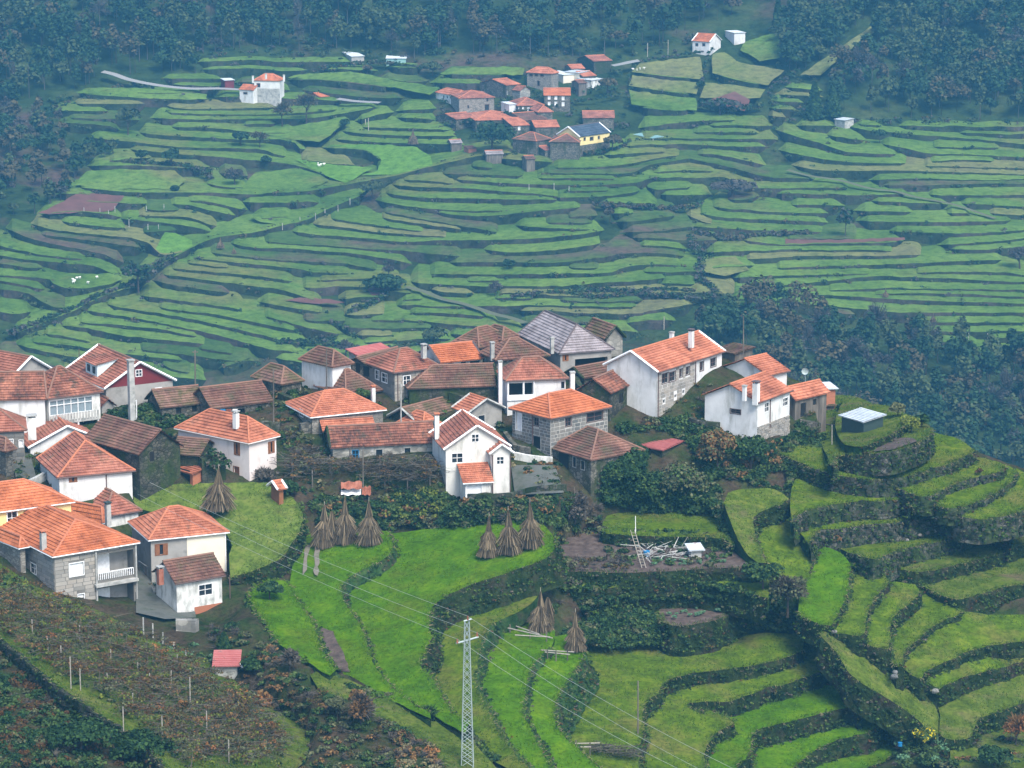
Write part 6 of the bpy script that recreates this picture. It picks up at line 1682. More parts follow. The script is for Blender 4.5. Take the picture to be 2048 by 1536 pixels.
# scrub along the far terrace banks
ms = Mass()
for top in FAR_TOPS:
    n = int(len(top) * .7)
    for i in RNG.integers(0, len(top), n):
        if random.random() < .35: continue
        b = top[i] + np.array([random.uniform(-3, 3), random.uniform(-.2, .8), random.uniform(-1.3, -.2)]); r = random.choice([.35, .5, .6, .9, 1.3])
        q, d = crown_pts(int(10 + 14 * r), r * 1.5, r, 4); ms.add(leaves(b + q, .30, d), random.choices(['far_dark', 'far_olive', 'far_bare', 'far_brown'], [5, 3, 2, 1.2])[0])
def hedge_far(pts, h, dens, mats):
    pix = smooth_line(pts, 4.0)
    for x, y in pix:
        for _ in range(dens):
            b = PF(x + random.uniform(-4, 4), y + random.uniform(-2, 2), -1.0); r = h * random.uniform(.4, 1.0)
            q, d = crown_pts(26, r, r * .8, 5); ms.add(leaves(b + q + [0, 0, r * .5], .34, d), random.choice(mats))
DK = ['far_dark', 'far_dark', 'far_olive', 'far_bare']
hedge_far([(20, 672), (87, 648), (150, 622), (200, 597), (262, 575), (300, 545), (345, 520)], 1.9, 2, DK)
hedge_far([(362, 509), (412, 484), (450, 473), (512, 466), (562, 454), (612, 441), (652, 421), (700, 401), (735, 386)], .9, 1, DK)
hedge_far([(537, 387), (612, 383), (687, 371), (787, 353), (875, 331), (970, 311), (1030, 304)], .8, 1, DK)
hedge_far([(250, 330), (350, 335), (400, 345), (420, 360)], 2.0, 2, DK + ['far_brown'])
hedge_far([(700, 630), (760, 600), (800, 570)], 1.6, 2, DK)
hedge_far([(1380, 480), (1400, 520), (1400, 560), (1430, 590), (1380, 600), (1250, 590), (1150, 585)], 2.0, 2, DK + ['far_bare'])
hedge_far([(1030, 600), (1120, 590), (1200, 600), (1300, 585), (1390, 590)], 1.8, 2, DK + ['far_brown'])
hedge_far([(1190, 412), (1280, 418), (1370, 420), (1400, 408)], 1.6, 2, ['far_bare', 'far_brown', 'far_dark'])
hedge_far([(1390, 470), (1460, 480), (1540, 472), (1620, 470)], 1.8, 2, ['far_bare', 'far_brown', 'far_olive'])
hedge_far([(1560, 225), (1545, 205), (1540, 180), (1560, 165), (1600, 140)], 1.3, 1, DK)
hedge_far([(1420, 100), (1412, 130), (1405, 155), (1402, 175)], 1.2, 1, DK)
hedge_far([(1255, 205), (1262, 175), (1262, 150), (1275, 130), (1320, 118), (1400, 106)], 1.2, 1, DK)
hedge_far([(640, 140), (700, 132), (760, 128), (830, 138), (880, 140)], 1.5, 2, DK + ['far_brown'])
hedge_far([(560, 690), (640, 688), (700, 700), (760, 705), (850, 690)], 1.6, 2, DK)
hedge_far([(1400, 215), (1460, 225), (1520, 215)], 2.2, 3, DK)
hedge_far([(880, 262), (900, 250), (1180, 200), (1240, 190)], 1.0, 1, DK)
hedge_far([(890, 250), (930, 245), (970, 245)], 1.5, 2, DK); hedge_far([(1170, 310), (1230, 300), (1260, 285)], 1.2, 2, ['far_brown', 'far_dark'])
for poly, n_ in (([(380, 70), (900, 70), (1250, 80), (1400, 70), (1380, 105), (1250, 120), (900, 128), (390, 122)], 170), ([(870, 180), (1000, 150), (1250, 120), (1262, 290), (1180, 320), (1020, 322), (890, 300)], 150), ([(1380, 590), (1450, 560), (1440, 480), (1390, 470)], 40), ([(1560, 110), (1620, 150), (1680, 235), (2060, 245), (2060, 262), (1600, 250), (1540, 235)], 90), ([(100, 200), (300, 160), (330, 200), (110, 235)], 60), ([(560, 690), (900, 660), (900, 720), (560, 740)], 70)):
    for x, y in rnd_in(poly, n_):
        b = PF(x, y, -2.2); r = random.uniform(.7, 1.8); q, d = crown_pts(34, r * 1.3, r, 5); ms.add(leaves(b + q + [0, 0, r * .4], .36, d), random.choices(['far_dark', 'far_olive', 'far_bare', 'far_brown'], [5, 4, 1.5, 1])[0])
tag(ms.build('scrub'), 'dark scrub and brambles along the far terrace banks', 'scrub', kind='stuff')
# trees that stand out on the far slope
def ftree(x, y, wpx, hpx, leaf, label, **k):
    p = PF(x, y, -1.0); sc = scale_at(p); tree(p, wpx / 2 / sc, hpx / sc, leaf, label, n=k.pop('n', 420), size=k.pop('size', .55), name=k.pop('name', 'tree'), **k)
ftree(985, 306, 92, 72, 'far_dark', 'big round dark tree in front of the far hamlet', n=1300, th=.8, ncl=16)
ftree(1555, 66, 26, 74, 'leaf_dark', 'tall lone cypress at the top right of the far slope', cone=True, th=.3, name='cypress', n=1100, size=.5)
ftree(1628, 236, 38, 72, 'leaf_dark', 'left of the two dark conical cypresses', cone=True, th=.2, name='cypress', n=1500, size=.5)
ftree(1664, 232, 36, 66, 'leaf_dark', 'right of the two dark conical cypresses', cone=True, th=.2, name='cypress', n=1500, size=.5)
ftree(613, 246, 52, 66, 'far_brown', 'bare brownish tree with pale trunk beside the lone white house', bare=True, n=700)
ftree(565, 252, 44, 50, 'far_brown', 'round russet tree left of the pale-trunked tree', bare=True, n=700)
ftree(256, 268, 48, 56, 'far_olive', 'round olive-green tree on the left far terraces', n=520)
ftree(482, 296, 40, 40, 'far_dark', 'round dark tree below the lone white house')
ftree(520, 300, 40, 42, 'far_brown', 'thin brown tree right of the round dark tree', bare=True)
ftree(282, 330, 26, 34, 'far_dark', 'small dark tree above the pale oval field')
ftree(342, 338, 46, 46, 'far_dark', 'bushy dark tree at the right end of the oval field hedge', n=520)
ftree(350, 388, 14, 18, 'far_dark', 'tiny dark bush on the oval field lip')
ftree(470, 374, 46, 42, 'far_bare', 'pinkish bare round tree below the small fields', bare=True, n=700)
ftree(532, 330, 20, 20, 'far_dark', 'small dark bush at a terrace corner')
ftree(277, 582, 62, 66, 'far_dark', 'dark tree where the diagonal hedge starts, left', n=600, mat2='far_bare')
ftree(745, 392, 44, 32, 'far_olive', 'low olive bush at the crossing of the field walls')
ftree(690, 256, 20, 20, 'far_dark', 'dark round bush beside the far telegraph poles')
ftree(1690, 478, 32, 66, 'far_dark', 'dark upright tree on the right far terraces', n=520, mat2='far_bare')
ftree(1760, 282, 26, 26, 'far_dark', 'dark bush beside the right-hand terrace steps')
ftree(1402, 182, 20, 22, 'far_dark', 'dark round bush at the end of the field hedge')
ftree(1440, 228, 70, 36, 'far_bare', 'grey bushy tree below the dry fields', n=500, mat2='far_dark')
ftree(1215, 186, 44, 34, 'far_brown', 'orange-brown tree right of the far hamlet top')
ftree(1225, 305, 50, 40, 'far_brown', 'russet tree right of the yellow far house')
ftree(1481, 690, 40, 72, 'leaf_autumn', 'yellowing tree behind the pole at the village edge', n=700, size=.35, mat2='far_olive')
ftree(1420, 705, 80, 90, 'far_dark', 'large dark tree beyond the long house', n=900, mat2='far_olive')
ftree(765, 590, 80, 46, 'far_dark', 'dark thicket in the middle of the far slope', n=800, th=.3, ncl=14)
ftree(777, 556, 26, 26, 'far_bare', 'little bare tree above the dark thicket', bare=True)
ftree(1018, 540, 22, 24, 'far_dark', 'small dark tree on the middle terraces')
ftree(990, 590, 30, 28, 'far_bare', 'small bare pinkish tree on the middle terraces', bare=True)
ftree(1220, 440, 26, 26, 'far_brown', 'reddish bush at the end of the curved terraces')
ftree(1465, 392, 90, 34, 'far_bare', 'mauve bare thicket between terraces', n=700, th=.3)
ftree(2040, 540, 60, 50, 'far_bare', 'mauve bare tree at the right edge of the far slope', bare=True, n=700)
ftree(870, 700, 60, 50, 'far_olive', 'grey-green tree behind the vivid orange roof', n=600)
ftree(690, 720, 44, 44, 'far_bare', 'thin grey tree behind the small square white house', bare=True)
ftree(865, 148, 40, 28, 'far_olive', 'pale bush at the wood edge above the far hamlet')
ftree(735, 148, 20, 20, 'far_brown', 'little orange tree near the wood edge')
# far stooks, poles and sheep
def far_pole(x, y, hpx, label, name='telegraph_pole', mat='wood_pale', r=.13, cat='pole', group=None):
    p = PF(x, y, -.6); sc = scale_at(p); mb = MB(); mb.bar(p - [0, 0, .6], p + [0, 0, hpx / sc], r, 5); return tag(mb.build(name, M[mat]), label, cat, group)
far_pole(737, 262, 26, 'pale pole on the terrace below the far track, right of two'); far_pole(731, 248, 10, 'short pale pole on the terrace below the far track')
for x, y in ((1058, 380), (1108, 378), (1138, 384)): far_pole(x, y, 12, 'pale stone vine post on the far terrace wall below the hamlet', 'vine_post', 'concrete', .1, 'post', 'vine posts on the far wall')
for x, y in ((296, 460), (317, 461), (258, 450), (217, 432), (200, 428), (168, 427), (230, 424), (328, 420), (293, 424)): far_pole(x, y, 12, 'pale vine post along the walls beside the red field', 'vine_post', 'concrete', .1, 'post', 'vine posts by the red field')
for x, y in ((565, 456), (600, 444), (631, 436), (650, 428), (676, 420), (700, 406)): far_pole(x, y, 10, 'pale vine post along the diagonal field wall', 'vine_post', 'concrete', .1, 'post', 'vine posts on the diagonal wall')
for x, y in ((1920, 680), (1937, 680), (1975, 680), (2005, 714), (2028, 714)): far_pole(x, y, 14, 'pale vine post on the lowest right far terrace', 'vine_post', 'concrete', .1, 'post', 'vine posts on the low right terrace')
far_pole(1328, 655, 22, 'slim pale pole below the far terraces, behind the long house'); far_pole(1295, 110, 24, 'slim pole near the highest far house, left of two'); far_pole(1336, 106, 26, 'slim pole near the highest far house, right of two')
def sheep(p, rz, label, grp, r=.42):
    root = empty('sheep', p, label, 'sheep', grp); d = np.array([math.cos(rz), math.sin(rz), 0]); e = np.array([-d[1], d[0], 0]); z = np.array([0, 0, 1.])
    V = []; F = []; n = 8
    sc_ = .62
    prof = [tuple(sc_ * q_ for q_ in t_) for t_ in [(-.62, .12, .62), (-.5, .30, .64), (-.1, .36, .66), (.3, .31, .67), (.52, .20, .74), (.68, .13, .86), (.86, .10, .86), (.98, .04, .82)]]
    for (u, rad, zc) in prof:
        for i in range(n):
            t = 2 * math.pi * i / n; V.append(np.array(p) + d * u + e * rad * math.cos(t) * .8 + z * (zc + rad * math.sin(t)))
    for k in range(len(prof) - 1):
        for i in range(n): F.append((k * n + i, k * n + (i + 1) % n, (k + 1) * n + (i + 1) % n, (k + 1) * n + i))
    F += [tuple(range(n)), tuple(range((len(prof) - 1) * n, len(prof) * n))]
    mb = MB(); mb.v = [tuple(v) for v in V]; mb.f = F; mb.m = [0] * len(F)
    for u in (-.25, .22):
        for s_ in (-.1, .1): q = np.array(p) + d * u + e * s_; mb.bar(q + z * .32, q - z * .1, .05, 5, .035)
    mb.build('body', M['white_flower'], root, True); return root
for k, (x, y) in enumerate(((146, 561), (154, 558), (160, 557), (149, 563), (194, 556), (176, 567), (147, 566))): sheep(PF(x, y, .1), random.uniform(0, 6), 'white sheep grazing on the rounded pasture far left', 'sheep on the rounded pasture')
for x, y in ((636, 329), (642, 331), (648, 330), (638, 333)): sheep(PF(x, y, .2), random.uniform(0, 6), 'white sheep beside the bright field below the far track', 'sheep beside the bright field')
for x, y in ((1266, 140), (1274, 141), (1280, 139), (1288, 138)): sheep(PF(x, y, .1), random.uniform(0, 6), 'white sheep at the corner of the dry field by the hamlet', 'sheep in the dry field')

# ================================================================ NEAR VEGETATION
def pick(mix_): return random.choices([k for k, _ in mix_], [v for _, v in mix_])[0]
def clumps(ms, poly, n, rr, mix_, leafn=60, size=.15, zf=None, lift=0.0, flat=.8):
    for x, y in rnd_in(poly, n):
        p = PG(x, y) if zf is None else P(x, y, zf(x, y)); r = random.uniform(*rr)
        q, d = crown_pts(int(leafn * (.5 + r)), r * 1.15, r * flat, 6); m = pick(mix_)
        c = p + np.array([0, 0, r * .35 + lift])
        if m in ('twig',): 
            a = c + q * .2; ms.add(sticks(a, c + q * 1.15 + RNG.normal(size=q.shape) * .12, .022), m)
        elif m in ('bracken', 'leaf_vine'): ms.add(leaves(c + q, size * .8, None, 1.0, .04), m)
        else: ms.add(leaves(c + q, size, d), m)
def line_clumps(ms, pts, step, rr, mix_, leafn=60, size=.15, zf=None, jit=8, flat=.9, lift=0):
    for x, y in smooth_line(pts, step):
        x += random.uniform(-jit, jit); y += random.uniform(-jit, jit) * .4
        p = PG(x, y) if zf is None else P(x, y, zf(x, y)); r = random.uniform(*rr)
        q, d = crown_pts(int(leafn * (.5 + r)), r * 1.15, r * flat, 6); m = pick(mix_); c = p + np.array([0, 0, r * .4 + lift])
        ms.add(leaves(c + q, size, d), m) if m != 'twig' else ms.add(sticks(c + q * .2, c + q * 1.2, .022), m)
DARK = [('leaf_dark', 5), ('leaf_mid', 3), ('leaf_olive', 1)]
MIXD = [('leaf_dark', 4), ('leaf_mid', 3), ('leaf_olive', 1.5), ('twig', 1.5), ('leaf_autumn', .6)]
BRUSH = [('twig', 4), ('leaf_vine', 2), ('leaf_olive', 1.5), ('leaf_dark', 1), ('leaf_mid', 1)]
ms = Mass()
clumps(ms, [(612, 1012), (640, 1000), (760, 995), (880, 985), (900, 1000), (1020, 1006), (1140, 1000), (1165, 1000), (1120, 1058), (1050, 1048), (950, 1052), (850, 1062), (790, 1062), (640, 1058)], 300, (.5, 1.15), DARK + [('leaf_autumn', .6), ('twig', .8)], 90)
clumps(ms, [(765, 1000), (800, 985), (850, 982), (885, 1000), (880, 1045), (800, 1055), (770, 1040)], 60, (.6, 1.1), [('leaf_bright', 3), ('leaf_mid', 2), ('leaf_autumn', 1)], 90)
tag(ms.build('hedge'), 'tangled dark hedge on the bank below the village gardens', 'hedge', kind='stuff')
ms = Mass()
for (poly, n, rr, lift) in (([(1195, 985), (1290, 960), (1400, 1000), (1430, 1035), (1300, 1035), (1205, 1015)], 130, (.8, 1.4), .4), ([(1195, 965), (1270, 930), (1285, 945), (1280, 985), (1210, 1000)], 90, (.8, 1.3), 1.6), ([(1205, 980), (1270, 950), (1285, 975), (1270, 1000), (1220, 1005)], 60, (.8, 1.2), 2.6)):
    clumps(ms, poly, n, rr, [('leaf_dark', 5), ('leaf_mid', 1.2)], 130, .16, lift=lift)
tag(ms.build('ivy'), 'huge dark green ivy thicket smothering the old stone house', 'ivy', kind='stuff')
ms = Mass()
clumps(ms, [(1230, 850), (1310, 848), (1400, 850), (1500, 890), (1560, 908), (1600, 930), (1500, 965), (1420, 960), (1385, 905), (1350, 868), (1290, 866), (1260, 878)], 210, (.5, 1.1), DARK + [('leaf_autumn', .8), ('twig', .6)], 80)
clumps(ms, [(1560, 905), (1600, 852), (1680, 852), (1690, 890), (1660, 905), (1600, 915)], 70, (.5, 1.0), DARK, 80)
clumps(ms, [(1660, 800), (1700, 800), (1690, 830), (1680, 850), (1660, 850)], 24, (.5, .9), DARK, 80)
tag(ms.build('undergrowth'), 'dark shrubs and brambles below the long white house', 'undergrowth', kind='stuff')
ms = Mass()
GZ_ = zplane([(1300, 1160, -10.2), (1500, 1250, -13.5), (1200, 1280, -14.5)])
clumps(ms, [(1520, 1110), (1600, 1170), (1590, 1240), (1640, 1275), (1560, 1290), (1480, 1262), (1500, 1200), (1490, 1150)], 150, (.6, 1.3), DARK, 110, lift=1.2)
clumps(ms, [(1160, 1275), (1180, 1235), (1260, 1215), (1330, 1250), (1330, 1285), (1250, 1300), (1170, 1300)], 150, (.7, 1.3), DARK, 110, zf=zplane([(1180, 1290, -13.8), (1320, 1280, -14.0), (1250, 1220, -11.6)]))
clumps(ms, [(1330, 1255), (1450, 1240), (1520, 1225), (1540, 1270), (1450, 1285), (1340, 1285)], 90, (.5, 1.0), DARK, 90, lift=1.0)
line_clumps(ms, [(1120, 1180), (1190, 1180), (1280, 1168), (1400, 1172), (1500, 1190)], 6, (.4, .8), DARK, 80, zf=zplane([(1300, 1160, -9.3)]))
line_clumps(ms, [(1170, 1218), (1230, 1200), (1300, 1198), (1400, 1194), (1500, 1208)], 6, (.4, .9), DARK, 80, zf=zplane([(1300, 1190, -10.6)]))
line_clumps(ms, [(1205, 1066), (1299, 1072), (1399, 1075), (1455, 1085)], 7, (.4, .8), DARK, 80, zf=zplane([(1300, 1060, -6.5)]))
clumps(ms, [(1150, 1195), (1300, 1172), (1480, 1190), (1500, 1200), (1300, 1192), (1170, 1212)], 70, (.3, .7), DARK, 70, zf=zplane([(1300, 1190, -10.2)]))
tag(ms.build('undergrowth'), 'dark thicket filling the gully below the overgrown gardens', 'undergrowth', kind='stuff')
ms = Mass()
clumps(ms, [(1110, 1010), (1160, 1000), (1230, 1040), (1220, 1120), (1160, 1140), (1105, 1110), (1115, 1060)], 90, (.5, 1.0), BRUSH, 70)
clumps(ms, [(1105, 1120), (1250, 1115), (1260, 1140), (1120, 1138)], 60, (.3, .6), [('twig', 3), ('leaf_vine', 3), ('leaf_olive', 2)], 60, zf=zplane([(1300, 1130, -7.3)]))
clumps(ms, [(1215, 1090), (1330, 1070), (1450, 1090), (1450, 1130), (1330, 1135), (1220, 1130)], 90, (.3, .6), [('leaf_mid', 3), ('twig', 2), ('leaf_olive', 2), ('leaf_dark', 2)], 60, zf=zplane([(1300, 1130, -7.4), (1130, 1120, -7.4), (1300, 1080, -7.2)]))
clumps(ms, [(1045, 1170), (1110, 1150), (1140, 1180), (1130, 1230), (1060, 1230)], 46, (.4, .8), MIXD, 70, zf=zplane([(1090, 1190, -10.2)]))
clumps(ms, [(1100, 1240), (1180, 1235), (1190, 1285), (1120, 1290)], 40, (.4, .8), MIXD, 70, zf=zplane([(1140, 1270, -12.2)]))
tag(ms.build('undergrowth'), 'brown brushwood and weeds around the garden ladder', 'undergrowth', kind='stuff')
# bare vines on a low pergola in front of the long barn
ms = Mass()
for x, y in rnd_in([(575, 925), (640, 945), (880, 942), (890, 965), (860, 988), (760, 988), (700, 968), (640, 972), (600, 988), (570, 960)], 170):
    p = PG(x, y) + np.array([0, 0, random.uniform(1.4, 2.1)]); n = 9
    a = p + RNG.normal(size=(n, 3)) * [.8, .8, .15]; ms.add(sticks(a, a + RNG.normal(size=(n, 3)) * [1.0, .9, .22], .03), 'twig')
    if random.random() < .45: q, d = crown_pts(22, .7, .35, 4); ms.add(leaves(p + q, .12, d), random.choice(['leaf_vine', 'leaf_olive', 'leaf_autumn']))
for x, y in rnd_in([(572, 905), (640, 925), (880, 922), (890, 960), (860, 985), (600, 985), (570, 955)], 60):
    p = PG(x, y); q, d = crown_pts(40, .7, .4, 5); ms.add(leaves(p + q, .15, d), random.choice(['leaf_dark', 'leaf_mid', 'leaf_vine', 'leaf_olive']))
tag(ms.build('vines'), 'leafless grey vines trained over the pergola below the long stone barn', 'vines', kind='stuff')
ms = Mass()
clumps(ms, [(222, 820), (310, 815), (330, 838), (420, 850), (400, 858), (330, 858), (230, 855)], 90, (.5, 1.1), DARK, 90)
clumps(ms, [(500, 765), (600, 785), (660, 800), (600, 840), (555, 850), (560, 800)], 60, (.3, .8), MIXD, 70)
clumps(ms, [(560, 850), (600, 860), (655, 905), (650, 930), (580, 960), (566, 900)], 80, (.3, .7), BRUSH, 60)
clumps(ms, [(800, 815), (900, 805), (1000, 840), (1010, 880), (930, 870), (830, 870)], 50, (.3, .7), MIXD, 70)
clumps(ms, [(1010, 890), (1050, 900), (1120, 925), (1110, 990), (1070, 985), (1050, 930)], 50, (.25, .6), MIXD + [('leaf_autumn', 2)], 60)
clumps(ms, [(270, 1090), (300, 1100), (310, 1150), (285, 1140)], 26, (.5, 1.0), [('leaf_olive', 2), ('twig', 3), ('leaf_mid', 1)], 70, lift=.8)
clumps(ms, [(10, 900), (60, 900), (60, 960), (20, 985)], 20, (.3, .7), MIXD, 70)
clumps(ms, [(280, 1150), (390, 1215), (400, 1230), (375, 1228), (282, 1165)], 24, (.25, .45), BRUSH, 60)
VIL = [(-10, 990), (-10, 760), (300, 750), (600, 760), (900, 730), (1240, 720), (1480, 730), (1660, 800), (1600, 850), (1300, 850), (1100, 930), (880, 990), (600, 990), (560, 850), (330, 1000)]
clumps(ms, VIL, 520, (.2, .55), [('leaf_dark', 1.6), ('leaf_mid', 2.2), ('twig', 4), ('leaf_olive', 2), ('leaf_vine', 2), ('grass_dry', 1.5)], 55, .13)
clumps(ms, [(1440, 1050), (1500, 1110), (1535, 1130), (1545, 1165), (1500, 1168), (1460, 1120)], 80, (.6, 1.1), DARK, 90, zf=zplane([(1440, 1050, -7.2), (1540, 1160, -9.6)]))
line_clumps(ms, [(1428, 1000), (1446, 1042), (1466, 1082), (1498, 1122), (1530, 1136)], 2.5, (.4, .8), DARK, 80, zf=zplane([(1428, 1000, -4.4), (1530, 1136, -8.6)]), jit=6)
line_clumps(ms, [(1575, 1000), (1530, 1022), (1510, 1040), (1514, 1068)], 3, (.3, .6), DARK, 70, zf=zplane([(1575, 1000, -4.6), (1514, 1068, -6.2)]), jit=4)
for line in ([(1425, 985), (1440, 1040), (1465, 1088), (1500, 1125)], [(1500, 1010), (1520, 1062), (1536, 1102), (1562, 1145)], [(1590, 1175), (1600, 1215), (1625, 1245)], [(1585, 960), (1582, 1010), (1590, 1050), (1620, 1095)]):
    line_clumps(ms, line, 3.0, (.4, .85), DARK, 80, lift=.9)
for line in ([(1420, 958), (1450, 952), (1490, 956), (1530, 980), (1580, 985)], [(1330, 848), (1380, 838), (1410, 850), (1470, 888), (1520, 905)], [(1530, 905), (1570, 885), (1600, 868)]):
    line_clumps(ms, line, 3.5, (.35, .75), DARK + [('leaf_autumn', .8)], 80)
tag(ms.build('undergrowth'), 'shrubs and weeds growing between the village houses', 'undergrowth', kind='stuff')
# vineyard on the lower-left slope
VA = zplane([(0, 1250, -3.8), (260, 1300, -7.8), (480, 1420, -10.6)])
VPOLY = [(-10, 1180), (60, 1195), (130, 1215), (240, 1260), (330, 1310), (390, 1330), (470, 1390), (540, 1440), (580, 1500), (560, 1540), (370, 1540), (300, 1470), (220, 1415), (110, 1345), (40, 1295), (-10, 1255)]
ms = Mass()
for x, y in rnd_in(VPOLY, 950):
    p = P(x, y, VA(x, y)) ; hgt = random.uniform(.5, 1.7); n = 7
    a = p + [0, 0, hgt] + RNG.normal(size=(n, 3)) * [.7, .5, .12]; ms.add(sticks(a, a + RNG.normal(size=(n, 3)) * [.8, .5, .2], .022), 'twig')
    q, d = crown_pts(34, .85, .35, 4); ms.add(leaves(p + q + [0, 0, hgt], .10, None), pick([('leaf_vine', 5), ('bracken', 2), ('leaf_orange', .5), ('leaf_autumn', 2), ('leaf_olive', 2.4), ('leaf_bright', 1.4)]))
for x, y in rnd_in(VPOLY, 110):
    p = P(x, y, VA(x, y)); mbv = p + [random.uniform(-.2, .2), 0, 1.5]; ms.add(sticks(np.array([p]), np.array([mbv]), .05), 'twig')
clumps(ms, VPOLY, 420, (.2, .45), [('leaf_mid', 4), ('leaf_bright', 1.5), ('grass_blade_dull', 3), ('leaf_olive', 2), ('bracken', 1)], 46, .12, zf=VA)
tag(ms.build('vines'), 'red-brown autumn vines covering the lower-left slope', 'vines', kind='stuff')
PZ = zplane([(0, 1250, -3.8), (260, 1300, -7.8), (480, 1420, -10.6)])
k = 0
VP = [(65, 1275, 1238), (96, 1306, 1272), (123, 1338, 1290), (142, 1376, 1312), (161, 1380, 1336), (247, 1458, 1412), (325, 1486, 1430), (414, 1476, 1420), (458, 1528, 1478), (381, 1424, 1352), (276, 1348, 1318), (300, 1380, 1345), (343, 1374, 1340), (222, 1330, 1298), (160, 1282, 1250), (355, 1336, 1308), (215, 1380, 1345), (266, 1420, 1385)]
for (x, yb, yt) in VP:
    p = P(x, yb, PZ(x, yb)); hh = (yb - yt) / scale_at(p); mb = MB(); mb.bar(p - [0, 0, .5], p + [0, 0, hh * 1.0], .055, 5)
    tag(mb.build('vine_post', M['wood_pale']), 'slender grey stone vine post standing in the red-brown vines', 'post', 'vine posts on the lower-left slope')
for (x, yb, yt) in [(287, 1268, 1234), (306, 1275, 1246), (326, 1288, 1264), (348, 1310, 1283), (372, 1328, 1300)]:
    p = PG(x, yb); hh = (yb - yt) / scale_at(p); mb = MB(); mb.bar(p - [0, 0, .4], p + [0, 0, hh], .08, 5)
    tag(mb.build('vine_post', M['concrete']), 'whitish post in the row below the paved yard', 'post', 'whitish posts below the yard')
for i, (a, b) in enumerate((((65, 1240), (430, 1345)), ((96, 1274), (414, 1422)), ((142, 1314), (458, 1480)))):
    A = P(*a, PZ(*a) + 1.9); B = P(*b, PZ(*b) + 1.9); mb = MB(); mb.bar(A, B, .02, 4)
    tag(mb.build('vine_wire', M['rust']), ['highest', 'middle', 'lowest'][i] + ' of the long wires strung across the vineyard', 'wire')
LW = WALLS[-1]; wobj = [o_ for o_ in bpy.data.objects if o_.name.startswith('retaining_wall') and o_.parent and abs(sum((v.co.x for v in o_.data.vertices)) / len(o_.data.vertices) - LW[0][:, 0].mean()) < 1.5 and o_.data.vertices[0].co.y < 300]
for i in range(6, len(LW[0]) - 3):
    for kx in range(3):
        if wobj and random.random() < .75:
            c = LW[0][i] + np.array([LW[1][i, 0], LW[1][i, 1], 0]) * .2 + [0, 0, -.2 - kx * .42 + random.uniform(-.1, .1)]; tx = LW[0][i + 1] - LW[0][i - 1]
            add_block(wobj[-1], c, tx, random.uniform(.35, .75), random.uniform(.25, .45), random.uniform(.3, .5), 'wall_stone', 'wall_stone')
# rough bank in the lower-left corner
ms = Mass()
CB = zplane([(0, 1330, -6.6), (200, 1480, -10.5), (0, 1536, -6.5)])
CP_ = [(-20, 1300), (60, 1345), (130, 1400), (240, 1475), (330, 1540), (-20, 1540)]
clumps(ms, CP_, 330, (.35, .9), [('bracken', 3), ('leaf_dark', 4), ('leaf_mid', 2.5), ('leaf_olive', 1), ('twig', 1)], 80, .13)
clumps(ms, [(-10, 1140), (60, 1170), (70, 1195), (-10, 1185)], 40, (.4, .8), [('leaf_mid', 3), ('leaf_vine', 2), ('leaf_bright', 1)], 70, zf=VA)
tag(ms.build('undergrowth'), 'bracken and dark shrubs in the lower-left corner', 'undergrowth', kind='stuff')
ms = Mass()
clumps(ms, [(400, 1255), (470, 1250), (540, 1300), (640, 1385), (760, 1435), (900, 1490), (930, 1545), (560, 1545), (500, 1420), (440, 1340)], 330, (.3, .75), [('twig', 4), ('leaf_olive', 2), ('leaf_mid', 3), ('leaf_autumn', 1.5), ('leaf_dark', 2), ('leaf_vine', 1.5)], 70, .12, lift=.1)
clumps(ms, [(800, 1490), (880, 1480), (930, 1530), (900, 1545), (800, 1545)], 40, (.4, .8), [('leaf_autumn', 3), ('leaf_orange', 1), ('grass_dry', 2)], 80, .12)
clumps(ms, [(300, 1290), (390, 1290), (440, 1320), (400, 1335), (330, 1310)], 40, (.25, .5), [('cabbage', 3), ('leaf_mid', 3)], 50, .14)
line_clumps(ms, [(690, 1376), (770, 1400), (815, 1416), (868, 1444), (930, 1474), (985, 1524)], 2.2, (.3, .7), [('leaf_mid', 4), ('grass_blade_dull', 3), ('leaf_olive', 2), ('leaf_dark', 2)], 80, .13, zf=zplane([(700, 1378, -10.2), (985, 1524, -13.4)]), jit=6)
for line in ([(505, 1200), (530, 1245), (565, 1292), (612, 1325), (660, 1355), (700, 1377)], [(700, 1377), (760, 1400), (810, 1418), (865, 1445), (930, 1478), (985, 1525)]):
    line_clumps(ms, line, 3.0, (.25, .6), [('leaf_mid', 4), ('grass_blade_dull', 3), ('leaf_olive', 2), ('twig', 1), ('leaf_autumn', .7)], 70, .13, lift=.1)
tag(ms.build('undergrowth'), 'bare shrubs and garden weeds along the bottom, left of the pylon', 'undergrowth', kind='stuff')
ms = Mass()
clumps(ms, [(1740, 1400), (1790, 1410), (1850, 1470), (1890, 1490), (1900, 1540), (1790, 1540), (1770, 1470)], 120, (.35, .8), [('leaf_dark', 3), ('leaf_mid', 4), ('cabbage', 1.5), ('twig', .6)], 80, .13, lift=.4)
clumps(ms, [(1900, 1490), (1960, 1485), (2060, 1500), (2060, 1545), (1880, 1545)], 70, (.4, .9), MIXD, 80, .14, lift=.5)
line_clumps(ms, [(1690, 1335), (1715, 1362), (1760, 1395), (1810, 1425), (1840, 1450)], 4, (.5, .9), DARK, 90, lift=.8)
tag(ms.build('undergrowth'), 'garden weeds and dark bushes at the lower right', 'undergrowth', kind='stuff')
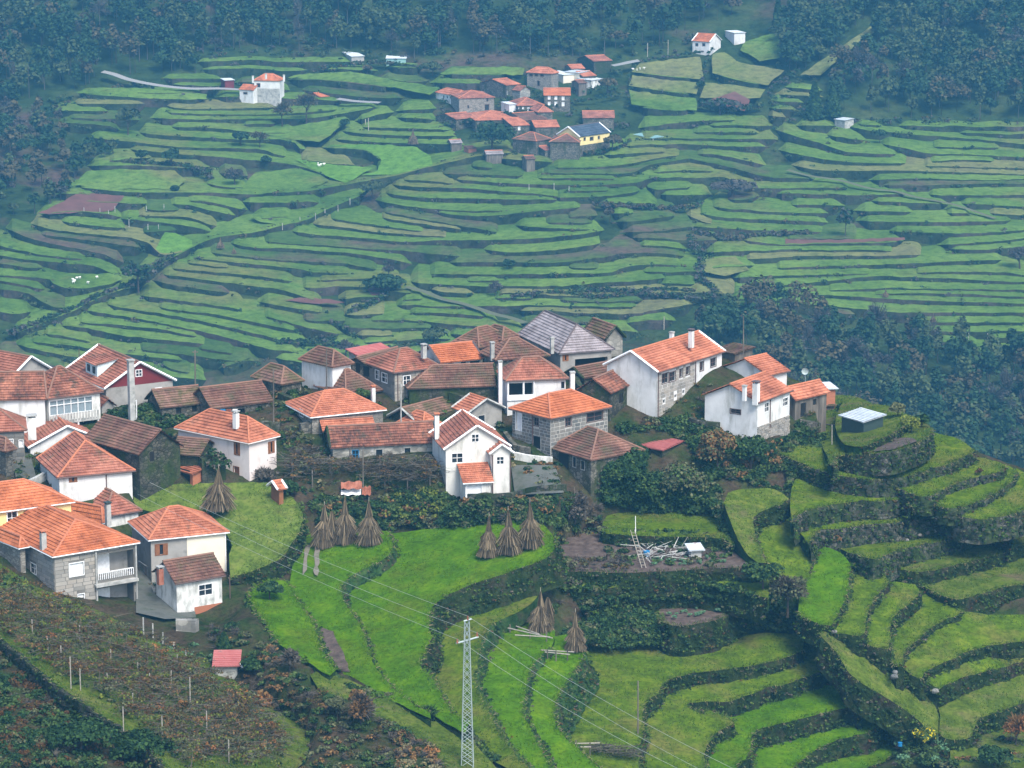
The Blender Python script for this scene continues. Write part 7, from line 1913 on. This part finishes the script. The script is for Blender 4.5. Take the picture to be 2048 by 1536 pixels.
# ivy, brambles and grass on every retaining wall and lip
ivy = Mass(); fr = Mass()
for (L3, nr, drop, mt, fg, bt) in WALLS:
    n = len(L3); dull = mt in ('grass_olive', 'grass_mid', 'lawn', 'soil', 'ground')
    k = int(n * 6.0 * min(1.4, drop / 2.4))
    for i in RNG.integers(0, n, k):
        f = random.random() ** .8 * .85; c = L3[i] + np.array([nr[i, 0], nr[i, 1], 0]) * (bt * drop * f + .05) + [random.uniform(-.3, .3), random.uniform(-.3, .3), -drop * f]
        r = random.uniform(.10, .32); m = pick([('leaf_dark', 5), ('leaf_mid', 3), ('leaf_olive', 1.4), ('bracken', .5), ('twig', .5), ('grass_blade_dull', 2.2)])
        q, d = crown_pts(14, r * 1.2, r, 4); ivy.add(leaves(c + q, .095, d), m)
    k = int(n * 9); ii = RNG.integers(0, n, k)
    c = L3[ii] + np.column_stack([RNG.uniform(-.3, .3, (k, 2)) - nr[ii] * RNG.uniform(-.12, .5, k)[:, None], np.full(k, .05)])
    up = np.column_stack([nr[ii] * RNG.uniform(-.1, .35, k)[:, None] + RNG.normal(size=(k, 2)) * .08, RNG.uniform(-.05, .34, k)])
    fr.add(sticks(c, c + up, .03), 'grass_blade_dull' if dull else 'grass_blade')
    k = int(n * 2.5); ii = RNG.integers(0, n, k); c = L3[ii] + np.column_stack([RNG.uniform(-.3, .3, (k, 2)), np.full(k, .05)])
    up = np.column_stack([nr[ii] * RNG.uniform(.05, .4, k)[:, None], RNG.uniform(-.3, .2, k)]); fr.add(sticks(c, c + up, .03), 'grass_dry')
tag(ivy.build('creeper'), 'ivy and brambles hanging over the terrace walls', 'creeper', kind='stuff')
for (V_, T_, mt) in TREADS:
    if mt in ('soil', 'ground'): continue
    T = np.array(T_); A, B, C = V_[T[:, 0]], V_[T[:, 1]], V_[T[:, 2]]
    ar = .5 * np.linalg.norm(np.cross(B - A, C - A), axis=1); n = int(ar.sum() * 9); ii = RNG.choice(len(T), n, p=ar / ar.sum())
    u = RNG.uniform(0, 1, (n, 2)); fl = u.sum(1) > 1; u[fl] = 1 - u[fl]
    c = A[ii] + (B - A)[ii] * u[:, :1] + (C - A)[ii] * u[:, 1:]
    keep = np.array([mnoise.noise(Vector((p[0] * .25, p[1] * .25, 2.0))) for p in c]) > -.15
    c = c[keep]; n = len(c); up = np.column_stack([RNG.normal(size=(n, 2)) * .1, RNG.uniform(.06, .22, n)])
    m = 'grass_blade' if mt == 'grass_bright' else 'grass_blade_dull'
    fr.add(sticks(c, c + up, .035), m)
tag(fr.build('grass'), 'short grass on the terraces and along their edges', 'grass', kind='stuff')
# ---------------------------------------------------------------- single bushes and trees near the village
def ntree(x, y, wpx, hpx, leaf, label, zf=None, **k):
    p = PG(x, y, k.pop('off', 0)) if zf is None else P(x, y, zf); sc = scale_at(p)
    return tree(p - np.array([0, 0, .2]), wpx / 2 / sc, hpx / sc, leaf, label, n=k.pop('n', 900), size=k.pop('size', .17), name=k.pop('name', 'bush'), cat=k.pop('cat', 'bush'), th=k.pop('th', .3), **k)
ntree(1821, 868, 46, 46, 'leaf_bright', 'round yellow-green bush on the nose of the spur', .5, n=1300)
ntree(1842, 860, 34, 42, 'leaf_dark', 'dark bush behind the round yellow-green bush', .3)
ntree(1796, 835, 36, 38, 'leaf_olive', 'grey-green bush at the top edge of the spur', 1.0)
ntree(1690, 806, 40, 36, 'leaf_dark', 'dark bush behind the striped metal shed')
ntree(1437, 950, 90, 118, 'leaf_autumn', 'brownish autumn tree in front of the white house on stone base', mat2='leaf_olive', n=2200, name='tree', cat='tree')
ntree(1500, 940, 90, 84, 'leaf_dark', 'dense dark bush beside the brownish autumn tree', n=1900, mat2='leaf_mid')
ntree(1365, 1030, 120, 130, 'leaf_olive', 'large pale olive-green bush below the pink-red sheet roof', n=2800, mat2='leaf_mid', ncl=16)
ntree(1300, 1020, 110, 96, 'leaf_dark', 'dark leafy fig-like bush left of the pale olive bush', n=2200, mat2='leaf_mid', ncl=14)
ntree(1575, 1222, 90, 92, 'twig', 'grey leafless round shrub in the gully', bare=True, n=2600, mat2='leaf_olive', size=.3, zf=-11.2)
ntree(1527, 1178, 84, 72, 'leaf_dark', 'dark bush at the foot of the worn strip above the grey shrub', zf=-8.9, n=1500, mat2='leaf_mid')
ntree(2032, 1490, 56, 76, 'leaf_autumn', 'small orange-leaved tree at the lower right edge', bare=True, n=1200, mat2='leaf_orange', size=.3, zf=-22.0, name='tree', cat='tree')
ntree(1668, 1092, 34, 34, 'leaf_autumn', 'rusty little bush on the wall of the right terraces', zf=-8.2)
ntree(1770, 1130, 50, 40, 'leaf_olive', 'olive bush below the right terrace steps', zf=-9.9, mat2='leaf_autumn')
ntree(578, 998, 46, 44, 'leaf_dark', 'dark evergreen bush beside the maize crib')
ntree(530, 968, 60, 40, 'twig', 'bare pale shrub against the pink house wall', bare=True, n=500, size=.3, zf=-2.0)
ntree(448, 1300, 30, 40, 'leaf_dark', 'little dark conifer in the garden below the annex', cone=True)
ntree(500, 1345, 46, 40, 'leaf_dark', 'dark bush beside the small red-roofed shed')
ntree(478, 1432, 74, 46, 'leaf_vine', 'bush with bright yellow leaves in the lower garden', mat2='yellow_flower', n=900)
ntree(524, 1425, 56, 56, 'leaf_autumn', 'round orange-brown shrub in the lower garden', mat2='leaf_orange', n=1200)
ntree(500, 1336, 44, 20, 'leaf_olive', 'low bush covered in white blossom beside the shed', mat2='white_flower', n=500)
ntree(720, 1460, 70, 96, 'twig', 'tall bare shrub above the bottom edge, left of the pylon', bare=True, n=1600, size=.35, mat2='leaf_autumn')
ntree(675, 1440, 40, 60, 'leaf_olive', 'grey-green young tree in the lower garden', name='tree', cat='tree', n=700, th=1.0)
ntree(860, 1450, 40, 50, 'leaf_dark', 'small dark fruit tree beside the bright terraces', bare=True, n=700, size=.3, mat2='leaf_mid', name='tree', cat='tree')
ntree(580, 1345, 44, 60, 'twig', 'leafless vine-like tree at the edge of the bright terrace', bare=True, n=500, size=.35, name='tree', cat='tree')
ntree(160, 1505, 130, 90, 'leaf_dark', 'broad dark evergreen shrub in the lower-left corner', n=2000, ncl=14)
ntree(290, 1530, 150, 80, 'leaf_dark', 'sprawling dark evergreen shrub at the bottom, left of centre', n=2000, ncl=14)
ntree(1795, 1450, 60, 50, 'cabbage', 'pale blue-green leafy bush in the lower-right garden', n=900, off=.6)
ntree(1850, 1490, 50, 50, 'leaf_mid', 'bush dotted with yellow flowers in the lower-right garden', mat2='yellow_flower', n=800, off=.6)
ntree(1990, 1545, 90, 70, 'leaf_dark', 'dark bush in the bottom right corner', n=1400, zf=-22.5)
ntree(1130, 1192, 60, 60, 'leaf_mid', 'ragged bush behind the pair of leaning stooks', zf=-10.2, mat2='twig', n=1000)
ntree(1150, 1060, 70, 90, 'twig', 'tall bare vine tangle left of the garden ladder', bare=True, n=1500, size=.35)
ntree(540, 1195, 60, 40, 'leaf_dark', 'ivy-covered hump at the top of the left bright terrace', zf=-7.8, mat2='leaf_mid')
ntree(432, 960, 60, 74, 'leaf_dark', 'dark ivy-clad wall stump beside the pink house', mat2='twig', n=1000)
ntree(730, 800, 40, 30, 'leaf_mid', 'small shrub behind the many-sided orange roof')

# ================================================================ STOOKS, POLES, WIRES AND SMALL THINGS
def stook(p, H_, R_, label, lean=(0, 0)):
    p = np.array(p, float); root = empty('maize_stook', p, label, 'stook', 'maize stooks')
    n = 12; prof = [(0, 1.0), (.22, .84), (.42, .60), (.58, .32), (.74, .16), (.9, .09), (1.0, .03)]
    V = []; F = []
    for (t, r) in prof:
        for i in range(n):
            a = 2 * math.pi * i / n; rr = R_ * .86 * r * random.uniform(.85, 1.1); V.append(p + [rr * math.cos(a) + lean[0] * t, rr * math.sin(a) + lean[1] * t, H_ * t])
    for k in range(len(prof) - 1):
        for i in range(n): F.append((k * n + i, k * n + (i + 1) % n, (k + 1) * n + (i + 1) % n, (k + 1) * n + i))
    mesh_obj('core', V, F, M['straw_core'], root)
    ms = Mass()
    for (t0, t1, r0, r1, m) in ((.30, -.01, .66, 1.12, 240), (.50, .22, .44, 1.06, 240), (.64, .40, .22, .80, 200), (1.0, .58, .02, .30, 130)):
        a = RNG.uniform(0, 2 * np.pi, m); j = RNG.uniform(-.09, .09, m)
        A = np.column_stack([R_ * r0 * np.cos(a), R_ * r0 * np.sin(a), np.full(m, H_ * t0)]); B = np.column_stack([R_ * r1 * np.cos(a + j) * RNG.uniform(.75, 1.25, m), R_ * r1 * np.sin(a + j) * RNG.uniform(.75, 1.25, m), H_ * (t1 + RNG.uniform(-.03, .08, m))])
        for Q in (A, B): Q[:, 0] += lean[0] * np.clip(Q[:, 2] / H_, 0, 1); Q[:, 1] += lean[1] * np.clip(Q[:, 2] / H_, 0, 1)
        B[:, 2] = np.maximum(B[:, 2], .02); ms.add(sticks(p + A, p + B, RNG.uniform(.02, .055, m)), 'straw')
    ms.build('stalks', root)
    mb = MB(); mb.bar(p + [lean[0] * .95, lean[1] * .95, H_ * .9], p + [lean[0], lean[1], H_ * 1.1], .03, 5); mb.build('pole', M['wood_pale'], root)
    return root
T1 = zplane([(690, 1085, -5.9), (600, 1150, -7.6), (800, 1400, -10.6)]); T2 = zplane([(950, 1055, -4.4), (770, 1165, -7.6), (890, 1420, -11.0)])
for (x, yb, yt, w_, zf, lab) in ((648, 1092, 1008, 44, T1, 'leftmost maize stook, with a split top, on the track terrace'), (690, 1085, 992, 46, T1, 'middle maize stook of the three on the track terrace'), (738, 1087, 1000, 46, T1, 'rightmost maize stook of the three on the track terrace'),
        (976, 1112, 1030, 36, T2, 'left and slimmest of the three stooks on the large bright terrace'), (1019, 1106, 1018, 44, T2, 'middle stook of the three on the large bright terrace'), (1060, 1093, 1002, 46, T2, 'right and tallest of the three stooks on the large bright terrace'),
        (1082, 1262, 1180, 44, zplane([(1082, 1262, -10.8)]), 'stook with two peaks beside the pole fence'), (1151, 1300, 1222, 36, zplane([(1151, 1300, -11.7)]), 'slim lone stook beside the dark gully thicket'), (437, 1018, 935, 56, zplane([(437, 1010, -2.9)]), 'ragged sprawling stook on the lawn by the pink house')):
    p = P(x, yb, zf(x, yb) + .05); sc = scale_at(p); H_ = (yb - yt) / sc * 1.0; R_ = w_ / 2 / sc
    s_ = stook(p, H_, R_, lab, (random.uniform(-.15, .15), 0))
    if 'split' in lab or 'two peaks' in lab:
        ms = Mass(); a = RNG.uniform(0, 2 * np.pi, 160); c = p + [.75 * R_ * (1 if 'split' in lab else .8), 0, 0]
        ms.add(sticks(c + np.column_stack([.06 * np.cos(a), .06 * np.sin(a), np.full(160, H_ * .85)]), c + np.column_stack([.6 * R_ * np.cos(a), .6 * R_ * np.sin(a), RNG.uniform(.1, .5, 160) * H_]), .04), 'straw'); ms.build('second_peak', s_)
for (x, y, hp, lab) in ((826, 288, 28, 'lone stook on the terrace above the bright far field'), (441, 496, 20, 'larger of two far stooks near the diagonal wall'), (468, 507, 12, 'smaller of two far stooks near the diagonal wall'), (1771, 594, 16, 'far stook on the right-hand terraces, the upper of two'), (1866, 644, 16, 'far stook on the right-hand terraces, the lower of two')):
    p = PF(x, y, .0); sc = scale_at(p); stook(p, hp / sc, hp / sc * .32, lab)
# lattice pylon and its lines
pb = P(935, 1592, -15.5); ptop = PY(935.5, 1243, pb[1]); Hh = ptop[2] - pb[2]
root = empty('lattice_pylon', pb, 'slim pale lattice pylon carrying three wires, bottom centre', 'pylon')
w0, w1 = .62, .2; z = np.array([0, 0, 1.0])
cs = [(-1, -1), (1, -1), (1, 1), (-1, 1)]
def pt(i, t): w_ = w0 + (w1 - w0) * t; return pb + np.array([cs[i][0] * w_, cs[i][1] * w_, Hh * t])
for i in range(4):
    mb = MB(); mb.bar(pt(i, -.02), pt(i, 1), .05, 4); mb.build('leg', M['metal'], root)
nb = 22
for k in range(4):
    mb = MB()
    for j in range(nb):
        t0, t1 = j / nb, (j + 1) / nb
        mb.bar(pt(k, t0), pt((k + 1) % 4, t1), .028, 4, cap=False); mb.bar(pt((k + 1) % 4, t0), pt(k, t1), .028, 4, cap=False)
    mb.build('bracing', M['metal'], root)['kind'] = 'stuff'
armL = PY(912, 1287, pb[1] - .6); armR = PY(957, 1274, pb[1] + .6); tpL = ptop + [-.35, -.1, .05]; tpR = ptop + [.35, .1, .2]
for nm, a, b in (('cross_arm', armL, armR), ('top_arm', tpL, tpR)):
    mb = MB(); mb.bar(a, b, .09, 4); mb.build(nm, M['metal'], root)
INS = [armL + [.12, 0, .3], armR + [-.12, 0, .3], ptop + [0, 0, .4]]
for q in INS:
    mb = MB(); mb.bar(q - [0, 0, .25], q + [0, 0, .12], .10, 6, .06); mb.build('insulator', M['rust_sheet'], root)
M['wire'] = mat_plain('aluminium_wire', (.30, .34, .33), .7, .2)
ends_l = [P(275, 988, -.5), P(420, 1040, 3.0), P(300, 965, 3.0)]; ends_r = [P(1362, 1540, -8), P(1402, 1540, -7), P(1472, 1540, -6)]
for i, lab in enumerate(('lowest', 'middle', 'highest')):
    for side, E in (('climbing to the village', ends_l), ('falling to the lower right', ends_r)):
        A, B = INS[i] + [0, 0, .1], E[i]; mb = MB(); N_ = 10; prev = A
        for k in range(1, N_ + 1):
            t = k / N_; q = A + (B - A) * t - z * (1.1 * 4 * t * (1 - t) * .5); mb.bar(prev, q, .013, 4, cap=False); prev = q
        tag(mb.build('power_line', M['wire']), f'{lab} power line from the pylon {side}', 'power line')
def pole(x, yb, yt, label, r=.11, mat='wood', name='utility_pole', cat='pole', arm=None, lamp=None, z_=None, base=None):
    p = (PG(x, yb) if z_ is None else P(x, yb, z_)) if base is None else base
    top = PY(x, yt, p[1]); root = empty(name, p, label, cat)
    mb = MB(); mb.bar(p - [0, 0, .6], top, r, 6, r * .7); mb.build('shaft', M[mat], root)
    if arm: mb = MB(); mb.box(top - [0, 0, .25], (arm, 0, 0), (0, .05, 0), (0, 0, .05)); mb.build('cross_arm', M[mat], root)
    if lamp: mb = MB(); mb.bar(top - [0, 0, .15], top + [lamp, 0, .1], .035, 5); mb.box(top + [lamp * 1.25, 0, .1], (.28, 0, 0), (0, .1, 0), (0, 0, .07)); mb.build('lamp', M['white_paint'], root)
    return root
pole(390, 765, 700, 'dark pole with short crossbar behind the low cottages', arm=.35)
pole(547, 862, 738, 'tall thin pole at the right end of the low cottages', .09)
pole(653, 792, 697, 'wooden pole standing in front of the small square white house', .1)
pole(726, 992, 893, 'wooden pole in the pergola below the long barn', .09)
pole(273, 850, 800, 'pale street lamp post below the red-gabled house', .08, 'white_paint', 'street_lamp', 'street lamp', lamp=-.5)
pole(1487, 740, 632, 'tall thin pole behind the rear white house', .09)
pole(802, 868, 768, 'concrete pole in the lane between the central houses', .1, 'concrete')
pole(1276, 1468, 1362, 'lone wooden pole on the dull terrace right of the wires', .1, z_=-17.0)
pole(158, 720, 698, 'short dark pole behind the red-gabled house roof', .08)
pole(1172, 748, 690, 'slim lamp pole beside the grey-roofed house', .07, lamp=-.4, z_=3.5)
pole(1271, 1068, 1032, 'white post above the garden ladder', .06, 'white_paint', z_=-6.0)
pole(1664, 910, 850, 'leaning pale pole propped on the bank below the small hut', .08, 'wood_pale')
# ladder
z8 = zplane([(1300, 1130, -7.4), (1130, 1120, -7.4), (1300, 1080, -7.2)])
b0 = P(1288, 1136, z8(1288, 1136)); t0 = PY(1265, 1060, b0[1] + 1.2); root = empty('ladder', b0, 'pale wooden ladder leaning in the overgrown garden', 'ladder')
for s_ in (-.22, .22): mb = MB(); mb.bar(b0 + [s_, 0, 0], t0 + [s_, 0, 0], .045, 5); mb.build('rail', M['wood_pale'], root)
for k in range(1, 13): q = b0 + (t0 - b0) * k / 13; mb = MB(); mb.bar(q + [-.22, 0, 0], q + [.22, 0, 0], .03, 5); mb.build('rung', M['wood_pale'], root)
# pole fences
def fence(pts, zv, label, rails):
    root = empty('pole_fence', P(*pts[0], zv), label, 'fence')
    for (a, b) in rails: mb = MB(); mb.bar(P(*a, zv + .7), P(*b, zv + .7), .07, 5); mb.build('rail', M['wood_pale'], root)
    for q in pts: p = P(*q, zv); mb = MB(); mb.bar(p - [0, 0, .2], p + [0, 0, 1.0], .07, 5); mb.build('post', M['wood'], root)
fence([(1020, 1268), (1060, 1278), (1093, 1283)], -10.9, 'rough fence of pale poles in front of the two-peaked stook', [((1014, 1246), (1078, 1268)), ((1016, 1256), (1105, 1276)), ((1030, 1270), (1100, 1274))])
fence([(1095, 1318), (1112, 1320), (1135, 1318)], -11.8, 'short pole fence below the slim lone stook', [((1082, 1300), (1148, 1304)), ((1090, 1304), (1140, 1309))])
fence([(1152, 1500), (1180, 1505)], -16.8, 'low dark trestle at the bottom edge right of the bright terraces', [((1148, 1487), (1200, 1486)), ((1150, 1494), (1182, 1494))])
# brushwood pile beside the trestle
ms = Mass(); A = np.array([P(x, y, -17.2) for x, y in rnd_in([(1185, 1495), (1275, 1508), (1275, 1520), (1190, 1508)], 260)]); A[:, 2] += RNG.uniform(.1, .8, len(A)); ms.add(sticks(A, A + RNG.normal(size=A.shape) * [.9, .3, .1], .03), 'twig'); ms.add(leaves(A, .12), 'leaf_olive')
tag(ms.build('brushwood_pile'), 'dark pile of brushwood on the lowest dull terrace', 'brushwood')
# fallen poles in the garden
ms = Mass(); A = np.array([P(x, y, z8(x, y) + .4) for x, y in rnd_in([(1270, 1085), (1400, 1085), (1405, 1112), (1290, 1118)], 120)]); ms.add(sticks(A, A + RNG.normal(size=A.shape) * [.9, .5, .45], .05), 'concrete')
tag(ms.build('firewood_heap'), 'heap of crooked grey branches beside the tiny pale shed', 'firewood')
for (x, y, r, m, lab, cat) in ((1293, 1112, .38, 'blue_paint', 'blue plastic drum in the overgrown garden', 'drum'), (1800, 1492, .25, 'blue_paint', 'small blue bucket in the lower-right garden', 'bucket')):
    p = P(x, y, z8(x, y)) if x < 1500 else PG(x, y, 1.0); mb = MB(); mb.bar(p, p + [0, 0, r * 1.5], r, 10, r * .9); mb.bar(p + [0, 0, r * 1.4], p + [0, 0, r * 1.55], r * .96, 10); tag(mb.build(cat, M[m]), lab, cat)
for (x, y, lab) in ((310, 1184, 'flower pot with dry plant nearest the granite house in the yard'), (336, 1198, 'flower pot in the middle of the yard edge'), (362, 1212, 'flower pot nearest the annex along the yard edge')):
    p = PG(x, y, .3); root = empty('flower_pot', p, lab, 'flower pot'); mb = MB(); mb.bar(p, p + [0, 0, .45], .2, 8, .3); mb.build('pot', M['concrete'], root); ms = Mass(); q, d = crown_pts(60, .35, .3, 4); ms.add(leaves(p + q + [0, 0, .7], .1), 'leaf_mid'); ms.build('plant', root)
# railing beside the yard
A, B = PG(278, 1140, .4), PG(394, 1218, .4); root = empty('yard_railing', A, 'long sloping handrail along the edge of the paved yard', 'railing')
mb = MB(); mb.bar(A + [0, 0, 1.0], B + [0, 0, 1.0], .05, 5); mb.build('handrail', M['concrete'], root)
for k in range(9): q = A + (B - A) * k / 8; mb = MB(); mb.bar(q - [0, 0, .4], q + [0, 0, 1.0], .035, 5); mb.build('post', M['rust'], root)
# garden wall under the annex
def low_wall(pts, h, label, mat='concrete', t=.18, off=0.0, name='garden_wall'):
    Q = [PG(x, y, off) for x, y in smooth_line(pts, 10)]; mb = MB()
    for a, b in zip(Q, Q[1:]):
        d = b - a; L = np.linalg.norm(d[:2]); e = np.array([-d[1], d[0], 0]) / (L + 1e-9) * t
        mb.add([a - e - [0, 0, 1.2], a + e - [0, 0, 1.2], b + e - [0, 0, 1.2], b - e - [0, 0, 1.2], a - e + [0, 0, h], a + e + [0, 0, h], b + e + [0, 0, h], b - e + [0, 0, h]], [(0, 3, 7, 4), (1, 5, 6, 2), (4, 7, 6, 5), (0, 4, 5, 1), (3, 2, 6, 7)])
    return tag(mb.build(name, M[mat]), label, 'wall')
low_wall([(352, 1262), (395, 1262)], 1.2, 'pale boulder-faced wall at the foot of the paved yard', 'rubble_light', .4)
low_wall([(935, 1004), (985, 1004), (1030, 1000), (1060, 990), (1130, 984)], .9, 'curved dark parapet wall below the ivory gabled house', 'stonewall', .2)
low_wall([(1030, 918), (1060, 924), (1105, 928)], .8, 'white-capped low wall in front of the stone house with pale joints', 'white_old', .2)
low_wall([(402, 962), (425, 958), (450, 955)], 2.6, 'tall mossy ruined wall beside the pink house', 'dark_stone', .5)
low_wall([(150, 800), (180, 830)], .8, 'concrete wall below the veranda house', 'concrete', .15)
low_wall([(600, 868), (650, 862), (660, 892)], 1.2, 'broken dry-stone wall beside the round orange-roofed house', 'old_stone', .3)
low_wall([(560, 800), (600, 815), (640, 812)], .9, 'mossy dry-stone wall behind the round orange-roofed house', 'dark_stone', .3)
low_wall([(1010, 880), (1030, 905), (1060, 912)], 1.0, 'grey stone wall along the lane by the stone house', 'old_stone', .25)
low_wall([(1380, 850), (1400, 858), (1440, 862)], 1.0, 'mossy terrace wall between the long house and the white houses', 'dark_stone', .3)
low_wall([(215, 870), (235, 872), (280, 862)], 1.1, 'mossy garden wall behind the large white house', 'dark_stone', .3)
low_wall([(470, 850), (520, 858), (560, 862)], 1.0, 'dry-stone wall below the low cottages', 'old_stone', .3)
low_wall([(900, 800), (940, 812), (960, 806)], 1.0, 'dark stone wall behind the small grey outhouse', 'dark_stone', .3)
low_wall([(1150, 760), (1160, 790), (1185, 800)], 1.2, 'stone wall left of the big dark barn', 'dark_stone', .3)
low_wall([(20, 985), (60, 975), (90, 960)], .9, 'concrete wall in front of the shuttered stone house', 'concrete', .2)
low_wall([(1600, 855), (1640, 862), (1690, 868)], 1.0, 'retaining wall below the ramshackle shed', 'old_stone', .3)
# tarpaulin shelter among the vines
c = PG(690, 1000); root = empty('tarpaulin_shelter', c, 'shelter of rusty sheets and a white tarpaulin under the vines', 'shelter')
for (x0, y0, x1, y1, mk, nm) in ((650, 978, 684, 994, 'rust_sheet', 'sheet'), (682, 962, 724, 978, 'rust_sheet', 'sheet'), (682, 975, 722, 990, 'white_paint', 'tarpaulin'), (724, 972, 742, 990, 'rust_sheet', 'sheet')):
    a = PY(x0, y1, c[1]); b = PY(x1, y1, c[1] + .3); u = PY(x1, y0, c[1] + 1.3); v = PY(x0, y0 + 2, c[1] + 1.1)
    n = 8; V = []; 
    for j in range(4):
        for i in range(n + 1):
            f, g_ = i / n, j / 3; q = (a * (1 - f) + b * f) * (1 - g_) + (v * (1 - f) + u * f) * g_; V.append(q + [0, 0, .09 * math.sin(i * 1.7 + j)])
    F = [(j * (n + 1) + i, j * (n + 1) + i + 1, (j + 1) * (n + 1) + i + 1, (j + 1) * (n + 1) + i) for j in range(3) for i in range(n)]
    mesh_obj(nm, V, F, M[mk], root)
mb = MB(); a, b = PY(650, 1004, c[1] + .5), PY(738, 1004, c[1] + .8); mb.box(.5 * (a + b) + [0, .5, .2], (.5 * (b[0] - a[0]), 0, 0), (0, .3, 0), (0, 0, .7)); mb.build('dark_backing', M['dark'], root)  # near-black box standing for the dark inside of the shelter
# pergola posts
for x, y in ((585, 960), (625, 975), (720, 985), (770, 978), (815, 980), (860, 975), (660, 945), (760, 945), (840, 945), (700, 930)):
    p = PG(x, y); mb = MB(); mb.bar(p - [0, 0, .3], p + [0, 0, 2.0], .08, 5); tag(mb.build('pergola_post', M['wood']), 'grey stone post holding up the bare vines below the long barn', 'post', 'pergola posts below the barn')
# washing under the cottage eaves
for i, (x, mk) in enumerate(((446, 'blue_paint'), (458, 'rust_sheet'), (470, 'white_paint'))):
    p = PG(x, 846); q = PY(x, 818, p[1] - 2.3); V = [q + [u * .28, .04 * math.sin(u * 3 + v), -v] for v in (0, .35, .7) for u in (-1, 0, 1)]
    tag(mesh_obj('washing', V, [(0, 1, 4, 3), (1, 2, 5, 4), (3, 4, 7, 6), (4, 5, 8, 7)], M[mk]), ['blue', 'rust-red', 'white'][i] + ' garment hung to dry under the low cottage eaves', 'washing')
# satellite dish
p = PG(1612, 800); top = PY(1610, 742, p[1]); root = empty('satellite_dish', p, 'grey satellite dish on a thin mast behind the right-hand houses', 'dish'); mb = MB(); mb.bar(p, top, .04, 5); mb.build('mast', M['metal'], root)
V = []; F = []
for j, (r, d) in enumerate(((.02, .12), (.25, .08), (.42, 0), (.44, -.03))):
    for i in range(12): a = 2 * math.pi * i / 12; V.append(top + [r * math.cos(a), -.1 + d, r * math.sin(a)])
for j in range(3):
    for i in range(12): F.append((j * 12 + i, j * 12 + (i + 1) % 12, (j + 1) * 12 + (i + 1) % 12, (j + 1) * 12 + i))
mesh_obj('bowl', V, F, M['metal'], root)
# pale boulders on walls and a reddish heap on the spur
ROCK = bpy.data.meshes.new('boulder')
rv = []; 
for i in range(6):
    for j in range(8):
        t, a = math.pi * i / 5, 2 * math.pi * j / 8; r = 1 + .18 * random.uniform(-1, 1); rv.append((r * math.sin(t) * math.cos(a), r * math.sin(t) * math.sin(a) * .8, r * math.cos(t) * .6))
rf = [(i * 8 + j, i * 8 + (j + 1) % 8, (i + 1) * 8 + (j + 1) % 8, (i + 1) * 8 + j) for i in range(5) for j in range(8)]
ROCK.from_pydata(rv, [], rf); ROCK.materials.append(M['block_grey'])
for (x, y, zz, s_, lab, grp) in ((1870, 1062, -7.9, .3, 0, 1), (1856, 1066, -7.9, .35, 0, 1), (1840, 1070, -8.0, .3, 0, 1), (1815, 1080, -8.3, .28, 0, 1), (1870, 1382, -17.6, .45, 'pale stone where the lowest right terrace wall meets the grass path', 0), (1790, 1345, -15.4, .4, 'upper of two pale stones beside the sloping grass path', 0), (1788, 1353, -15.6, .45, 'lower of two pale stones beside the sloping grass path', 0), (1668, 1263, -11.9, .35, 'pale stone at the upper end of the sloping grass path', 0), (588, 872, 1.0, .4, 0, 2), (600, 868, 1.0, .35, 0, 2), (612, 876, .8, .45, 0, 2), (594, 878, .8, .4, 0, 2), (620, 866, 1.0, .3, 0, 2), (1740, 972, -3.6, .3, 'small stone in the wall under the spur meadow', 0)):
    o = bpy.data.objects.new('boulder', ROCK); COL.objects.link(o); o.location = P(x, y, zz); o.scale = (s_, s_, s_); o.rotation_euler = (0, 0, random.uniform(0, 6))
    if grp: tag(o, ['', 'pale stone fallen at the foot of the right-hand terrace wall', 'rubble stone in the heap beside the round orange-roofed house'][grp], 'stone', ['', 'stones under the right terrace wall', 'rubble by the round house'][grp])
    else: tag(o, lab, 'stone')
ms = Mass(); p = P(1961, 946, -2.95); q, d = crown_pts(160, .6, .45, 5); ms.add(leaves(p + q + [0, 0, .2], .12, d), 'bracken'); tag(ms.build('bracken_heap'), 'small red-brown heap on the grass of the spur', 'heap')
# cabbages in the garden plots
cb = Mass(); q, d = crown_pts(26, .26, .2, 4); cb.add(leaves(q + [0, 0, .2], .13, d), 'cabbage'); cab = cb.build('cabbage'); first = True
def put_cab(p, label, grp):
    global first
    o = cab if first else cab.copy()
    if not first: COL.objects.link(o)
    first = False; o.location = p; o.rotation_euler = (0, 0, random.uniform(0, 6)); o.scale = (random.uniform(.7, 1.3),) * 3; tag(o, label, 'cabbage', grp)
for x, y in rnd_in([(1325, 1222), (1400, 1218), (1450, 1212), (1440, 1225), (1350, 1240)], 22): put_cab(P(x, y, -11.65), 'small cabbage growing in the brown plot above the gully', 'cabbages in the brown plot')
for x, y in rnd_in([(1290, 1118), (1420, 1112), (1480, 1120), (1420, 1130), (1300, 1134)], 26): put_cab(P(x, y, z8(x, y)), 'leafy cabbage in the row below the tiny pale shed', 'cabbages below the tiny shed')

# ================================================================ haze over the valley
mz, nt, b = nmat('valley_haze'); nt.nodes.remove(b)
pv = nt.nodes.new('ShaderNodeVolumePrincipled')
pv.inputs['Color'].default_value = (.15, .57, .97, 1); pv.inputs['Density'].default_value = HAZE; pv.inputs['Anisotropy'].default_value = .0
nt.links.new(pv.outputs[0], [n for n in nt.nodes if n.type == 'OUTPUT_MATERIAL'][0].inputs['Volume'])
hb = MB(); hb.box((0, 745, 50), (345, 0, 0), (0, 765, 0), (0, 0, 150))
hz = hb.build('haze', mz); tag(hz, 'thin blue haze filling the valley', 'haze', kind='stuff')
